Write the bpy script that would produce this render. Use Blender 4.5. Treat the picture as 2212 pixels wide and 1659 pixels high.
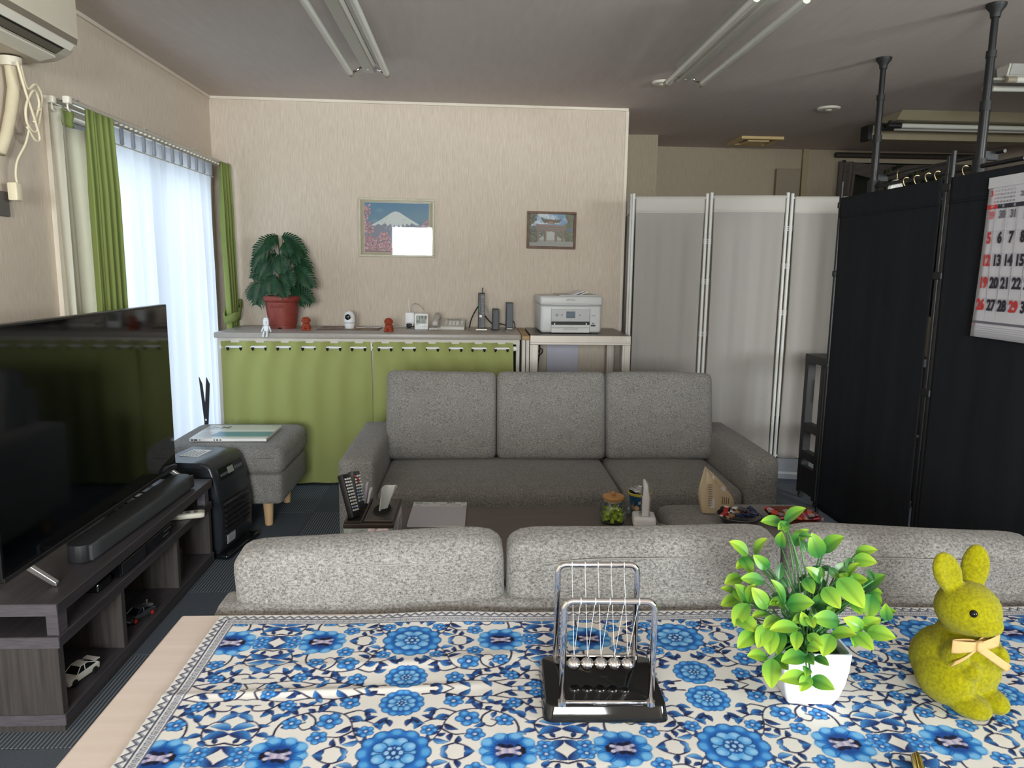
import bpy, bmesh, math, random
import numpy as np
from mathutils import Vector, Matrix, Euler
from math import sin, cos, pi, radians, sqrt, atan2

for _o in list(bpy.data.objects):
    bpy.data.objects.remove(_o)
SC = bpy.context.scene
COL = SC.collection
random.seed(7)
RNG = np.random.default_rng(7)

# ------------------------------------------------------------------ camera
def lin(c):
    c = c / 255.0
    return c / 12.92 if c <= 0.04045 else ((c + 0.055) / 1.055) ** 2.4
def S(r, g, b):
    return (lin(r), lin(g), lin(b))

cam_data = bpy.data.cameras.new('camera')
cam = bpy.data.objects.new('camera', cam_data)
COL.objects.link(cam)
cam_data.sensor_fit = 'HORIZONTAL'
cam_data.sensor_width = 36.0
cam_data.lens = 36.0 * 1600.0 / 2212.0
cam_data.clip_start = 0.02
_P, _Y, _R = radians(9.0), radians(3.0), 0.0126
_f = Vector((sin(_Y) * cos(_P), cos(_Y) * cos(_P), -sin(_P)))
_r = Vector((cos(_Y), -sin(_Y), 0.0))
_u = _r.cross(_f)
_r2 = _r * cos(_R) + _u * sin(_R)
_u2 = _u * cos(_R) - _r * sin(_R)
cam.matrix_world = Matrix(((_r2.x, _u2.x, -_f.x, 0.0), (_r2.y, _u2.y, -_f.y, 0.0), (_r2.z, _u2.z, -_f.z, 1.29), (0, 0, 0, 1)))
SC.camera = cam

# ------------------------------------------------------------------ world, daylight, exposure
W = bpy.data.worlds.new('sky')
SC.world = W
W.use_nodes = True
_bg = W.node_tree.nodes['Background']
_bg.inputs[0].default_value = (0.80, 0.90, 1.0, 1)
_bg.inputs[1].default_value = 0.6

def area(name, loc, direction, sx, sy, power, color, spread=180):
    l = bpy.data.lights.new(name, 'AREA')
    l.shape = 'RECTANGLE'
    l.size, l.size_y = sx, sy
    l.energy = power
    l.color = color
    l.spread = radians(spread)
    o = bpy.data.objects.new(name, l)
    COL.objects.link(o)
    o.location = loc
    o.rotation_euler = Vector(direction).to_track_quat('-Z', 'Y').to_euler()
    return o
# daylight through the side window, through the glass front behind the camera, and through the right-hand window
area('daylight_side_window', (-1.98, 3.9, 1.05), (1, 0, -0.05), 2.0, 2.0, 16, (0.93, 0.93, 1.0))
area('daylight_glass_front', (-0.18, -3.30, 1.50), (0, 1, 0.0), 1.65, 1.05, 116, (1.0, 0.955, 0.945), 150)
area('daylight_right_window', (4.55, -1.2, 1.55), (-1, 0.12, -0.05), 2.6, 1.3, 215, (1.0, 0.965, 0.96))

SC.view_settings.view_transform = 'Standard'
SC.view_settings.look = 'None'
SC.view_settings.gamma = 1.0
SC.view_settings.exposure = 1.46
SC.view_settings.use_curve_mapping = False
SC.cycles.use_denoising = True
SC.cycles.max_bounces = 10
SC.cycles.diffuse_bounces = 6
SC.cycles.transparent_max_bounces = 12
SC.cycles.caustics_reflective = False
SC.cycles.caustics_refractive = False
SC.cycles.sample_clamp_indirect = 4.0

# ------------------------------------------------------------------ materials
MATS = {}
def mat(name, rgb, rough=0.6, metal=0.0, var=None, bump=None, spec=0.5, coat=0.0, sheen=0.0, trans=0.0, coord='Object', ior=1.45, sss=0.0):
    """var=(scale xyz, second rgb, contrast); bump=(scale xyz, strength, distance)"""
    if name in MATS:
        return MATS[name]
    m = bpy.data.materials.new(name)
    m.use_nodes = True
    nt = m.node_tree
    b = nt.nodes['Principled BSDF']
    b.inputs['Base Color'].default_value = (*rgb, 1)
    b.inputs['Roughness'].default_value = rough
    b.inputs['Metallic'].default_value = metal
    b.inputs['Specular IOR Level'].default_value = spec
    b.inputs['Coat Weight'].default_value = coat
    b.inputs['Coat Roughness'].default_value = 0.05
    b.inputs['Sheen Weight'].default_value = sheen
    b.inputs['Transmission Weight'].default_value = trans
    b.inputs['IOR'].default_value = ior
    if sss:
        b.inputs['Subsurface Weight'].default_value = sss
        b.inputs['Subsurface Radius'].default_value = (0.01, 0.01, 0.005)
    tc = nt.nodes.new('ShaderNodeTexCoord')
    def noise(scale, detail=4.0):
        mp = nt.nodes.new('ShaderNodeMapping')
        mp.inputs['Scale'].default_value = scale
        nt.links.new(tc.outputs[coord], mp.inputs[0])
        n = nt.nodes.new('ShaderNodeTexNoise')
        n.inputs['Scale'].default_value = 1.0
        n.inputs['Detail'].default_value = detail
        nt.links.new(mp.outputs[0], n.inputs['Vector'])
        return n
    if var is None:
        var = ((9, 9, 9), tuple(c * 0.94 for c in rgb), 0.5)
    n = noise(var[0])
    r = nt.nodes.new('ShaderNodeValToRGB')
    k = var[2] if len(var) > 2 else 0.5
    r.color_ramp.elements[0].position = 0.5 - 0.5 * (1 - k) * 0.7
    r.color_ramp.elements[1].position = 0.5 + 0.5 * (1 - k) * 0.7
    r.color_ramp.elements[0].color = (*var[1], 1)
    r.color_ramp.elements[1].color = (*rgb, 1)
    nt.links.new(n.outputs['Fac'], r.inputs[0])
    nt.links.new(r.outputs[0], b.inputs['Base Color'])
    if bump:
        n2 = noise(bump[0])
        bp = nt.nodes.new('ShaderNodeBump')
        bp.inputs['Strength'].default_value = bump[1]
        bp.inputs['Distance'].default_value = bump[2] if len(bump) > 2 else 0.002
        nt.links.new(n2.outputs['Fac'], bp.inputs['Height'])
        nt.links.new(bp.outputs[0], b.inputs['Normal'])
    MATS[name] = m
    return m

def glass_mat(name, rgb=(0.92, 0.97, 0.97), gloss=0.12, rough=0.02):
    """thin pane: see-through with a surface reflection"""
    if name in MATS:
        return MATS[name]
    m = bpy.data.materials.new(name)
    m.use_nodes = True
    nt = m.node_tree
    nt.nodes.clear()
    out = nt.nodes.new('ShaderNodeOutputMaterial')
    t = nt.nodes.new('ShaderNodeBsdfTransparent')
    t.inputs[0].default_value = (*rgb, 1)
    g = nt.nodes.new('ShaderNodeBsdfGlossy')
    g.inputs['Roughness'].default_value = rough
    lw = nt.nodes.new('ShaderNodeLayerWeight')
    lw.inputs[0].default_value = 0.5
    pw = nt.nodes.new('ShaderNodeMath'); pw.operation = 'POWER'; pw.inputs[1].default_value = 4.0
    nt.links.new(lw.outputs['Facing'], pw.inputs[0])
    fr = nt.nodes.new('ShaderNodeMath'); fr.operation = 'MULTIPLY_ADD'
    fr.inputs[1].default_value = 0.6; fr.inputs[2].default_value = 0.045
    nt.links.new(pw.outputs[0], fr.inputs[0])
    mx = nt.nodes.new('ShaderNodeMixShader')
    nt.links.new(fr.outputs[0], mx.inputs[0])
    nt.links.new(t.outputs[0], mx.inputs[1])
    nt.links.new(g.outputs[0], mx.inputs[2])
    nt.links.new(mx.outputs[0], out.inputs[0])
    MATS[name] = m
    return m

def cloth_mat(name, rgb, translucent=0.5, clear=0.0, weave=900.0):
    """woven cloth that lets some light through"""
    if name in MATS:
        return MATS[name]
    m = bpy.data.materials.new(name)
    m.use_nodes = True
    nt = m.node_tree
    nt.nodes.clear()
    out = nt.nodes.new('ShaderNodeOutputMaterial')
    tc = nt.nodes.new('ShaderNodeTexCoord')
    n = nt.nodes.new('ShaderNodeTexNoise')
    n.inputs['Scale'].default_value = weave
    nt.links.new(tc.outputs['Object'], n.inputs['Vector'])
    mixc = nt.nodes.new('ShaderNodeMix')
    mixc.data_type = 'RGBA'
    mixc.inputs['A'].default_value = (*[c * 0.82 for c in rgb], 1)
    mixc.inputs['B'].default_value = (*[min(1, c * 1.12) for c in rgb], 1)
    nt.links.new(n.outputs['Fac'], mixc.inputs['Factor'])
    d = nt.nodes.new('ShaderNodeBsdfDiffuse')
    t = nt.nodes.new('ShaderNodeBsdfTranslucent')
    nt.links.new(mixc.outputs['Result'], d.inputs[0])
    nt.links.new(mixc.outputs['Result'], t.inputs[0])
    mx = nt.nodes.new('ShaderNodeMixShader')
    mx.inputs[0].default_value = translucent
    nt.links.new(d.outputs[0], mx.inputs[1])
    nt.links.new(t.outputs[0], mx.inputs[2])
    last = mx
    if clear > 0:
        tr = nt.nodes.new('ShaderNodeBsdfTransparent')
        m2 = nt.nodes.new('ShaderNodeMixShader')
        m2.inputs[0].default_value = clear
        nt.links.new(mx.outputs[0], m2.inputs[1])
        nt.links.new(tr.outputs[0], m2.inputs[2])
        last = m2
    nt.links.new(last.outputs[0], out.inputs[0])
    MATS[name] = m
    return m

def print_mat(name, rough=0.8, weave=0.0, spec=0.3, coat=0.0):
    """flat print: colours come from the mesh's own colour attribute"""
    if name in MATS:
        return MATS[name]
    m = bpy.data.materials.new(name)
    m.use_nodes = True
    nt = m.node_tree
    b = nt.nodes['Principled BSDF']
    a = nt.nodes.new('ShaderNodeAttribute')
    a.attribute_name = 'ink'
    nt.links.new(a.outputs['Color'], b.inputs['Base Color'])
    b.inputs['Roughness'].default_value = rough
    b.inputs['Specular IOR Level'].default_value = spec
    b.inputs['Coat Weight'].default_value = coat
    if weave:
        tc = nt.nodes.new('ShaderNodeTexCoord')
        wv = nt.nodes.new('ShaderNodeTexWave')
        wv.bands_direction = 'DIAGONAL'
        wv.inputs['Scale'].default_value = weave
        nt.links.new(tc.outputs['Object'], wv.inputs['Vector'])
        bp = nt.nodes.new('ShaderNodeBump')
        bp.inputs['Strength'].default_value = 0.25
        bp.inputs['Distance'].default_value = 0.0006
        nt.links.new(wv.outputs['Fac'], bp.inputs['Height'])
        nt.links.new(bp.outputs[0], b.inputs['Normal'])
    MATS[name] = m
    return m

def fabric_mat(name, dark, light):
    """heathered upholstery: two threads mixed at thread scale, with a slow cloudy variation"""
    if name in MATS:
        return MATS[name]
    m = bpy.data.materials.new(name)
    m.use_nodes = True
    nt = m.node_tree
    b = nt.nodes['Principled BSDF']
    b.inputs['Roughness'].default_value = 0.95
    b.inputs['Specular IOR Level'].default_value = 0.15
    b.inputs['Sheen Weight'].default_value = 0.15
    tc = nt.nodes.new('ShaderNodeTexCoord')
    facs = []
    for sc, det in (((950, 950, 520), 2), ((190, 200, 290), 3), ((14, 14, 14), 3)):
        mp = nt.nodes.new('ShaderNodeMapping')
        mp.inputs['Scale'].default_value = sc
        nt.links.new(tc.outputs['Object'], mp.inputs[0])
        n = nt.nodes.new('ShaderNodeTexNoise')
        n.inputs['Scale'].default_value = 1
        n.inputs['Detail'].default_value = det
        nt.links.new(mp.outputs[0], n.inputs['Vector'])
        facs.append(n)
    ad = nt.nodes.new('ShaderNodeMath'); ad.operation = 'ADD'
    nt.links.new(facs[0].outputs['Fac'], ad.inputs[0])
    nt.links.new(facs[1].outputs['Fac'], ad.inputs[1])
    ad2 = nt.nodes.new('ShaderNodeMath'); ad2.operation = 'MULTIPLY_ADD'
    nt.links.new(facs[2].outputs['Fac'], ad2.inputs[0])
    ad2.inputs[1].default_value = 0.12
    nt.links.new(ad.outputs[0], ad2.inputs[2])
    mr = nt.nodes.new('ShaderNodeMapRange')
    mr.inputs['From Min'].default_value = 0.68
    mr.inputs['From Max'].default_value = 1.44
    nt.links.new(ad2.outputs[0], mr.inputs['Value'])
    mixc = nt.nodes.new('ShaderNodeMix')
    mixc.data_type = 'RGBA'
    mixc.inputs['A'].default_value = (*dark, 1)
    mixc.inputs['B'].default_value = (*light, 1)
    nt.links.new(mr.outputs[0], mixc.inputs['Factor'])
    nt.links.new(mixc.outputs['Result'], b.inputs['Base Color'])
    bp = nt.nodes.new('ShaderNodeBump')
    bp.inputs['Strength'].default_value = 0.35
    bp.inputs['Distance'].default_value = 0.0012
    nt.links.new(ad.outputs[0], bp.inputs['Height'])
    nt.links.new(bp.outputs[0], b.inputs['Normal'])
    MATS[name] = m
    return m

# ------------------------------------------------------------------ objects
def bm_new():
    return bmesh.new()

def obj(name, bm, m, parent=None, smooth=False, label=None, kind=None, loc=None, rot=None):
    me = bpy.data.meshes.new(name)
    bmesh.ops.recalc_face_normals(bm, faces=bm.faces[:])
    bm.to_mesh(me)
    bm.free()
    if smooth:
        me.polygons.foreach_set('use_smooth', [True] * len(me.polygons))
        if smooth != 'all':
            try:
                me.set_sharp_from_angle(angle=radians(38))
            except Exception:
                pass
    for mm in (m if isinstance(m, (list, tuple)) else [m]):
        me.materials.append(mm)
    o = bpy.data.objects.new(name, me)
    COL.objects.link(o)
    if parent is not None:
        o.parent = parent
    if label:
        o['label'] = label
    if kind:
        o['kind'] = kind
    if loc is not None:
        o.location = loc
    if rot is not None:
        o.rotation_euler = rot
    return o

def tag(o, label, cat, group=None, kind=None):
    o['label'] = label
    o['category'] = cat
    if group:
        o['group'] = group
    if kind:
        o['kind'] = kind
    return o

def thing(name, label, cat, loc=(0, 0, 0), rotz=0.0, group=None):
    o = bpy.data.objects.new(name, None)
    COL.objects.link(o)
    o.empty_display_size = 0.05
    o.location = loc
    o.rotation_euler = (0, 0, rotz)
    return tag(o, label, cat, group)

def struct(name, bm, m, smooth=False, parent=None):
    o = obj(name, bm, m, parent, smooth)
    if parent is None:
        o['kind'] = 'structure'
    return o

def copy_tree(o, parent=None):
    c = o.copy()
    COL.objects.link(c)
    c.parent = parent
    for ch in list(o.children):
        copy_tree(ch, c)
    return c

def share(name, src, parent, loc=(0, 0, 0), rot=(0, 0, 0), scale=(1, 1, 1)):
    o = bpy.data.objects.new(name, src.data)
    COL.objects.link(o)
    o.parent = parent
    o.location = loc
    o.rotation_euler = rot
    o.scale = scale
    return o

# ------------------------------------------------------------------ shapes
def box(bm, x0, x1, y0, y1, z0, z1, bevel=0.0, seg=2, M=None):
    vs = [bm.verts.new((x, y, z)) for x in (x0, x1) for y in (y0, y1) for z in (z0, z1)]
    idx = ((0, 1, 3, 2), (4, 6, 7, 5), (0, 4, 5, 1), (2, 3, 7, 6), (0, 2, 6, 4), (1, 5, 7, 3))
    fs = [bm.faces.new([vs[i] for i in q]) for q in idx]
    if bevel > 0:
        es = list({e for f in fs for e in f.edges})
        bv = min(bevel, 0.45 * min(abs(x1 - x0), abs(y1 - y0), abs(z1 - z0)))
        r = bmesh.ops.bevel(bm, geom=es, offset=bv, segments=seg, profile=0.5, affect='EDGES')
        vs = list({v for f in r['faces'] for v in f.verts} | {v for v in vs if v.is_valid})
    if M is not None:
        bmesh.ops.transform(bm, matrix=M, verts=[v for v in vs if v.is_valid])
    return vs

def B(x0, x1, y0, y1, z0, z1, bevel=0.0, seg=2):
    bm = bmesh.new()
    box(bm, x0, x1, y0, y1, z0, z1, bevel, seg)
    return bm

def tube(bm, pts, r, n=8, cap=True, closed=False):
    pts = [Vector(p) for p in pts]
    rs = r if isinstance(r, (list, tuple)) else [r] * len(pts)
    rings = []
    up = None
    N = len(pts)
    for i, p in enumerate(pts):
        if closed:
            t = (pts[(i + 1) % N] - pts[i - 1]).normalized()
        elif i == 0:
            t = (pts[1] - pts[0]).normalized()
        elif i == N - 1:
            t = (pts[-1] - pts[-2]).normalized()
        else:
            t = (pts[i + 1] - pts[i - 1]).normalized()
        if up is None:
            up = Vector((0, 0, 1)) if abs(t.z) < 0.9 else Vector((1, 0, 0))
        a = t.cross(up)
        if a.length < 1e-6:
            a = t.orthogonal()
        a.normalize()
        b = a.cross(t).normalized()
        up = b
        rings.append([bm.verts.new(p + (a * cos(2 * pi * k / n) + b * sin(2 * pi * k / n)) * rs[i]) for k in range(n)])
    m = N if closed else N - 1
    for i in range(m):
        A, Bq = rings[i], rings[(i + 1) % N]
        for k in range(n):
            bm.faces.new((A[k], A[(k + 1) % n], Bq[(k + 1) % n], Bq[k]))
    if cap and not closed:
        bm.faces.new(rings[0][::-1])
        bm.faces.new(rings[-1])

def sm3(P, n=5):
    P = [Vector(p) for p in P]
    Q = [P[0]] + P + [P[-1]]
    out = []
    for i in range(1, len(Q) - 2):
        a, b, c, d = Q[i - 1], Q[i], Q[i + 1], Q[i + 2]
        for k in range(n):
            t = k / n
            out.append(0.5 * (2 * b + (c - a) * t + (2 * a - 5 * b + 4 * c - d) * t * t + (3 * b - a - 3 * c + d) * t ** 3))
    return out + [P[-1]]

def T(pts, r, n=8, cap=True, closed=False):
    bm = bmesh.new()
    tube(bm, pts, r, n, cap, closed)
    return bm

def lathe(bm, prof, n=28, c=(0, 0, 0), axis='Z', closed=False):
    c = Vector(c)
    rings = []
    for r, z in prof:
        ring = []
        for k in range(n if r > 1e-6 else 1):
            a = 2 * pi * k / n
            if axis == 'Z':
                v = Vector((r * cos(a), r * sin(a), z))
            elif axis == 'Y':
                v = Vector((r * cos(a), z, r * sin(a)))
            else:
                v = Vector((z, r * cos(a), r * sin(a)))
            ring.append(bm.verts.new(c + v))
        rings.append(ring)
    pairs = list(zip(rings[:-1], rings[1:])) + ([(rings[-1], rings[0])] if closed else [])
    for A, Bq in pairs:
        if len(A) == 1 and len(Bq) == 1:
            continue
        for k in range(n):
            k2 = (k + 1) % n
            if len(A) == 1:
                bm.faces.new((A[0], Bq[k], Bq[k2]))
            elif len(Bq) == 1:
                bm.faces.new((A[k], A[k2], Bq[0]))
            else:
                bm.faces.new((A[k], A[k2], Bq[k2], Bq[k]))
    if not closed:
        if len(rings[0]) > 1:
            bm.faces.new(rings[0][::-1])
        if len(rings[-1]) > 1:
            bm.faces.new(rings[-1])

def LA(prof, n=28, c=(0, 0, 0), axis='Z', closed=False):
    bm = bmesh.new()
    lathe(bm, prof, n, c, axis, closed)
    return bm

def prism(bm, poly, axis, lo, hi):
    """extrude a 2-D outline; axis X: poly=(y,z), Y: poly=(x,z), Z: poly=(x,y)"""
    def mk(p, t):
        return {'X': (t, p[0], p[1]), 'Y': (p[0], t, p[1]), 'Z': (p[0], p[1], t)}[axis]
    a = [bm.verts.new(mk(p, lo)) for p in poly]
    b = [bm.verts.new(mk(p, hi)) for p in poly]
    n = len(poly)
    bm.faces.new(a[::-1])
    bm.faces.new(b)
    for i in range(n):
        bm.faces.new((a[i], a[(i + 1) % n], b[(i + 1) % n], b[i]))

def PR(poly, axis, lo, hi, bevel=0.0):
    bm = bmesh.new()
    prism(bm, poly, axis, lo, hi)
    if bevel:
        bmesh.ops.bevel(bm, geom=bm.edges[:], offset=bevel, segments=2, profile=0.5, affect='EDGES')
    return bm

def cushion(x0, x1, y0, y1, z0, z1, r=0.04, puff=(0.0, 0.0, 0.0), n=12, seed=0, wob=0.0):
    """rounded upholstered block; puff swells the faces along x, y, z"""
    bm = bmesh.new()
    bmesh.ops.create_cube(bm, size=2.0)
    bmesh.ops.subdivide_edges(bm, edges=bm.edges[:], cuts=n, use_grid_fill=True)
    c = Vector(((x0 + x1) / 2, (y0 + y1) / 2, (z0 + z1) / 2))
    h = Vector(((x1 - x0) / 2, (y1 - y0) / 2, (z1 - z0) / 2))
    rr = min(r, min(h) * 0.95)
    rd = random.Random(seed)
    ph = [rd.uniform(0, 6.28) for _ in range(6)]
    def warp(t):
        return math.copysign(1 - (1 - abs(t)) ** 1.6, t) if abs(t) < 1 else t
    for v in bm.verts:
        q = [warp(v.co[i]) for i in range(3)]
        p = Vector([q[i] * h[i] for i in range(3)])
        inner = Vector([max(-h[i] + rr, min(h[i] - rr, p[i])) for i in range(3)])
        d = p - inner
        if d.length > 1e-9:
            p = inner + d.normalized() * rr
        u = [max(-1, min(1, p[i] / h[i])) for i in range(3)]
        for i in range(3):
            j, k = (i + 1) % 3, (i + 2) % 3
            p[i] += puff[i] * u[i] * (1 - u[j] ** 2) * (1 - u[k] ** 2)
        if wob:
            p.z += wob * sin(p.x * 9 + ph[0]) * max(0, u[2])
            p.y += wob * sin(p.x * 7 + ph[1]) * sin(p.z * 8 + ph[2])
        v.co = c + p
    return bm

def sheet(fn, nu, nv, thick=0.0):
    """surface from fn(u,v) -> xyz, u,v in 0..1"""
    bm = bmesh.new()
    g = [[bm.verts.new(fn(i / nu, j / nv)) for i in range(nu + 1)] for j in range(nv + 1)]
    for j in range(nv):
        for i in range(nu):
            bm.faces.new((g[j][i], g[j][i + 1], g[j + 1][i + 1], g[j + 1][i]))
    if thick:
        bmesh.ops.recalc_face_normals(bm, faces=bm.faces[:])
        bmesh.ops.solidify(bm, geom=bm.faces[:], thickness=thick)
    return bm

def ball(bm, c, r, seg=14, ring=9, sc=(1, 1, 1)):
    M = Matrix.Translation(c) @ Matrix.Diagonal((r * sc[0], r * sc[1], r * sc[2], 1))
    bmesh.ops.create_uvsphere(bm, u_segments=seg, v_segments=ring, radius=1.0, matrix=M)

def text(name, body, size, m, parent, loc, rot=(0, 0, 0), align='CENTER', bold=0.0, sx=1.0, shear=0.0, label=None):
    c = bpy.data.curves.new(name, 'FONT')
    c.body = body
    c.size = size
    c.align_x = align
    c.align_y = 'CENTER'
    c.offset = bold
    c.extrude = 0.0002
    c.resolution_u = 3
    c.shear = shear
    o = bpy.data.objects.new(name, c)
    COL.objects.link(o)
    dg = bpy.context.evaluated_depsgraph_get()
    me = bpy.data.meshes.new_from_object(o.evaluated_get(dg))
    bpy.data.objects.remove(o)
    bpy.data.curves.remove(c)
    me.name = name
    me.materials.clear()
    me.materials.append(m)
    o = bpy.data.objects.new(name, me)
    COL.objects.link(o)
    o.parent = parent
    o.location = loc
    o.rotation_euler = rot
    o.scale = (sx, 1, 1)
    o['kind'] = 'stuff'
    return o

# ------------------------------------------------------------------ painted prints (arrays of ink colours laid on a fine grid of vertices)
class Canvas:
    def __init__(self, w, h, res, bg):
        self.nx, self.ny = int(round(w / res)) + 1, int(round(h / res)) + 1
        self.w, self.h = w, h
        xs = np.linspace(0, w, self.nx); ys = np.linspace(0, h, self.ny)
        self.X, self.Yc = np.meshgrid(xs, ys)
        self.a = np.empty((self.ny, self.nx, 3))
        self.a[:] = np.array(bg, float)
        self.res = w / (self.nx - 1)
        self.soft = self.res * 0.9
    def win(self, x0, x1, y0, y1):
        i0 = max(0, int((x0) / self.res) - 1); i1 = min(self.nx, int((x1) / self.res) + 3)
        j0 = max(0, int((y0) / self.res) - 1); j1 = min(self.ny, int((y1) / self.res) + 3)
        if i0 >= i1 or j0 >= j1:
            return None
        s = (slice(j0, j1), slice(i0, i1))
        return s, self.X[s], self.Yc[s]
    def put(self, s, alpha, col):
        al = np.clip(alpha, 0, 1)[..., None]
        self.a[s] = self.a[s] * (1 - al) + np.asarray(col, float) * al
    def disc(self, cx, cy, r, col, alpha=1.0, ry=None, soft=None):
        ry = ry or r
        q = self.win(cx - r * 1.3, cx + r * 1.3, cy - ry * 1.3, cy + ry * 1.3)
        if q is None: return
        s, X, Y = q
        d = np.sqrt(((X - cx) / r) ** 2 + ((Y - cy) / ry) ** 2)
        self.put(s, alpha * np.clip((1 - d) * r / (soft or self.soft) + 0.5, 0, 1), col)
    def rect(self, x0, x1, y0, y1, col, alpha=1.0):
        q = self.win(x0, x1, y0, y1)
        if q is None: return
        s, X, Y = q
        d = np.minimum(np.minimum(X - x0, x1 - X), np.minimum(Y - y0, y1 - Y))
        self.put(s, alpha * np.clip(d / self.soft + 0.5, 0, 1), col)
    def stroke(self, pts, w, col, alpha=1.0, taper=None):
        n = len(pts) - 1
        for k in range(n):
            (x0, y0), (x1, y1) = pts[k], pts[k + 1]
            wk = w if taper is None else w + (taper - w) * (k + 0.5) / n
            q = self.win(min(x0, x1) - wk * 2, max(x0, x1) + wk * 2, min(y0, y1) - wk * 2, max(y0, y1) + wk * 2)
            if q is None: continue
            s, X, Y = q
            dx, dy = x1 - x0, y1 - y0
            L = dx * dx + dy * dy + 1e-12
            t = np.clip(((X - x0) * dx + (Y - y0) * dy) / L, 0, 1)
            d = np.hypot(X - x0 - t * dx, Y - y0 - t * dy)
            self.put(s, alpha * np.clip((wk / 2 - d) / self.soft + 0.5, 0, 1), col)
    def leaf(self, x, y, ang, L, wd, c0, c1, bend=0.0, line=None):
        q = self.win(x - L * 1.1, x + L * 1.1, y - L * 1.1, y + L * 1.1)
        if q is None: return
        s, X, Y = q
        ca, sa = cos(ang), sin(ang)
        u = ((X - x) * ca + (Y - y) * sa) / L
        v = (-(X - x) * sa + (Y - y) * ca) / L - bend * u * (1 - u) * 2
        half = wd / L * np.sin(np.pi * np.clip(u, 0, 1) ** 0.8) ** 0.9 * 0.5
        inside = (half - np.abs(v)) * L
        al = np.clip(inside / self.soft + 0.5, 0, 1) * ((u > 0) & (u < 1))
        t = np.clip(u + v * 2.0, 0, 1)[..., None]
        col = np.asarray(c0) * (1 - t) + np.asarray(c1) * t
        self.put(s, al, col)
        if line is not None:
            rim = np.clip(1 - np.abs(inside - self.soft * 0.6) / (self.soft * 1.1), 0, 1) * ((u > 0) & (u < 1))
            self.put(s, rim * 0.75, line)
    def poly(self, pts, col, alpha=1.0):
        xs = [p[0] for p in pts]; ys = [p[1] for p in pts]
        q = self.win(min(xs), max(xs), min(ys), max(ys))
        if q is None: return
        s, X, Y = q
        ins = np.zeros(X.shape, bool)
        n = len(pts)
        for k in range(n):
            (x0, y0), (x1, y1) = pts[k], pts[(k + 1) % n]
            if y0 == y1: continue
            c = ((y0 > Y) != (y1 > Y)) & (X < (x1 - x0) * (Y - y0) / (y1 - y0) + x0)
            ins ^= c
        self.put(s, alpha * ins.astype(float), col)
    def speckle(self, x0, x1, y0, y1, n, rmin, rmax, cols, mask=None, alpha=0.8):
        for k in range(n):
            x, y = RNG.uniform(x0, x1), RNG.uniform(y0, y1)
            if mask is not None and not mask(x, y): continue
            self.disc(x, y, RNG.uniform(rmin, rmax), cols[int(RNG.integers(len(cols)))], alpha)

def to_linear(a):
    a = np.clip(a, 0, 255) / 255.0
    return np.where(a <= 0.04045, a / 12.92, ((a + 0.055) / 1.055) ** 2.4)

def canvas_mesh(name, cv, place, m, parent=None, smooth=True):
    """place(X, Y) -> arrays x, y, z for every grid vertex"""
    x, y, z = place(cv.X, cv.Yc)
    co = np.stack([x, y, z], -1).reshape(-1, 3).astype(np.float32)
    nx, ny = cv.nx, cv.ny
    i = np.arange(nx - 1)[None, :] + np.arange(ny - 1)[:, None] * nx
    f = np.stack([i, i + 1, i + nx + 1, i + nx], -1).reshape(-1, 4).astype(np.int32)
    me = bpy.data.meshes.new(name)
    me.vertices.add(len(co)); me.vertices.foreach_set('co', co.ravel())
    me.loops.add(f.size); me.loops.foreach_set('vertex_index', f.ravel())
    me.polygons.add(len(f)); me.polygons.foreach_set('loop_start', np.arange(0, f.size, 4, dtype=np.int32))
    me.update(calc_edges=True)
    if smooth:
        me.polygons.foreach_set('use_smooth', np.ones(len(f), bool))
    at = me.color_attributes.new('ink', 'FLOAT_COLOR', 'POINT')
    rgba = np.ones((len(co), 4), np.float32)
    rgba[:, :3] = to_linear(cv.a).reshape(-1, 3)
    at.data.foreach_set('color', rgba.ravel())
    me.materials.append(m)
    o = bpy.data.objects.new(name, me)
    COL.objects.link(o)
    if parent is not None:
        o.parent = parent
    return o

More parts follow.
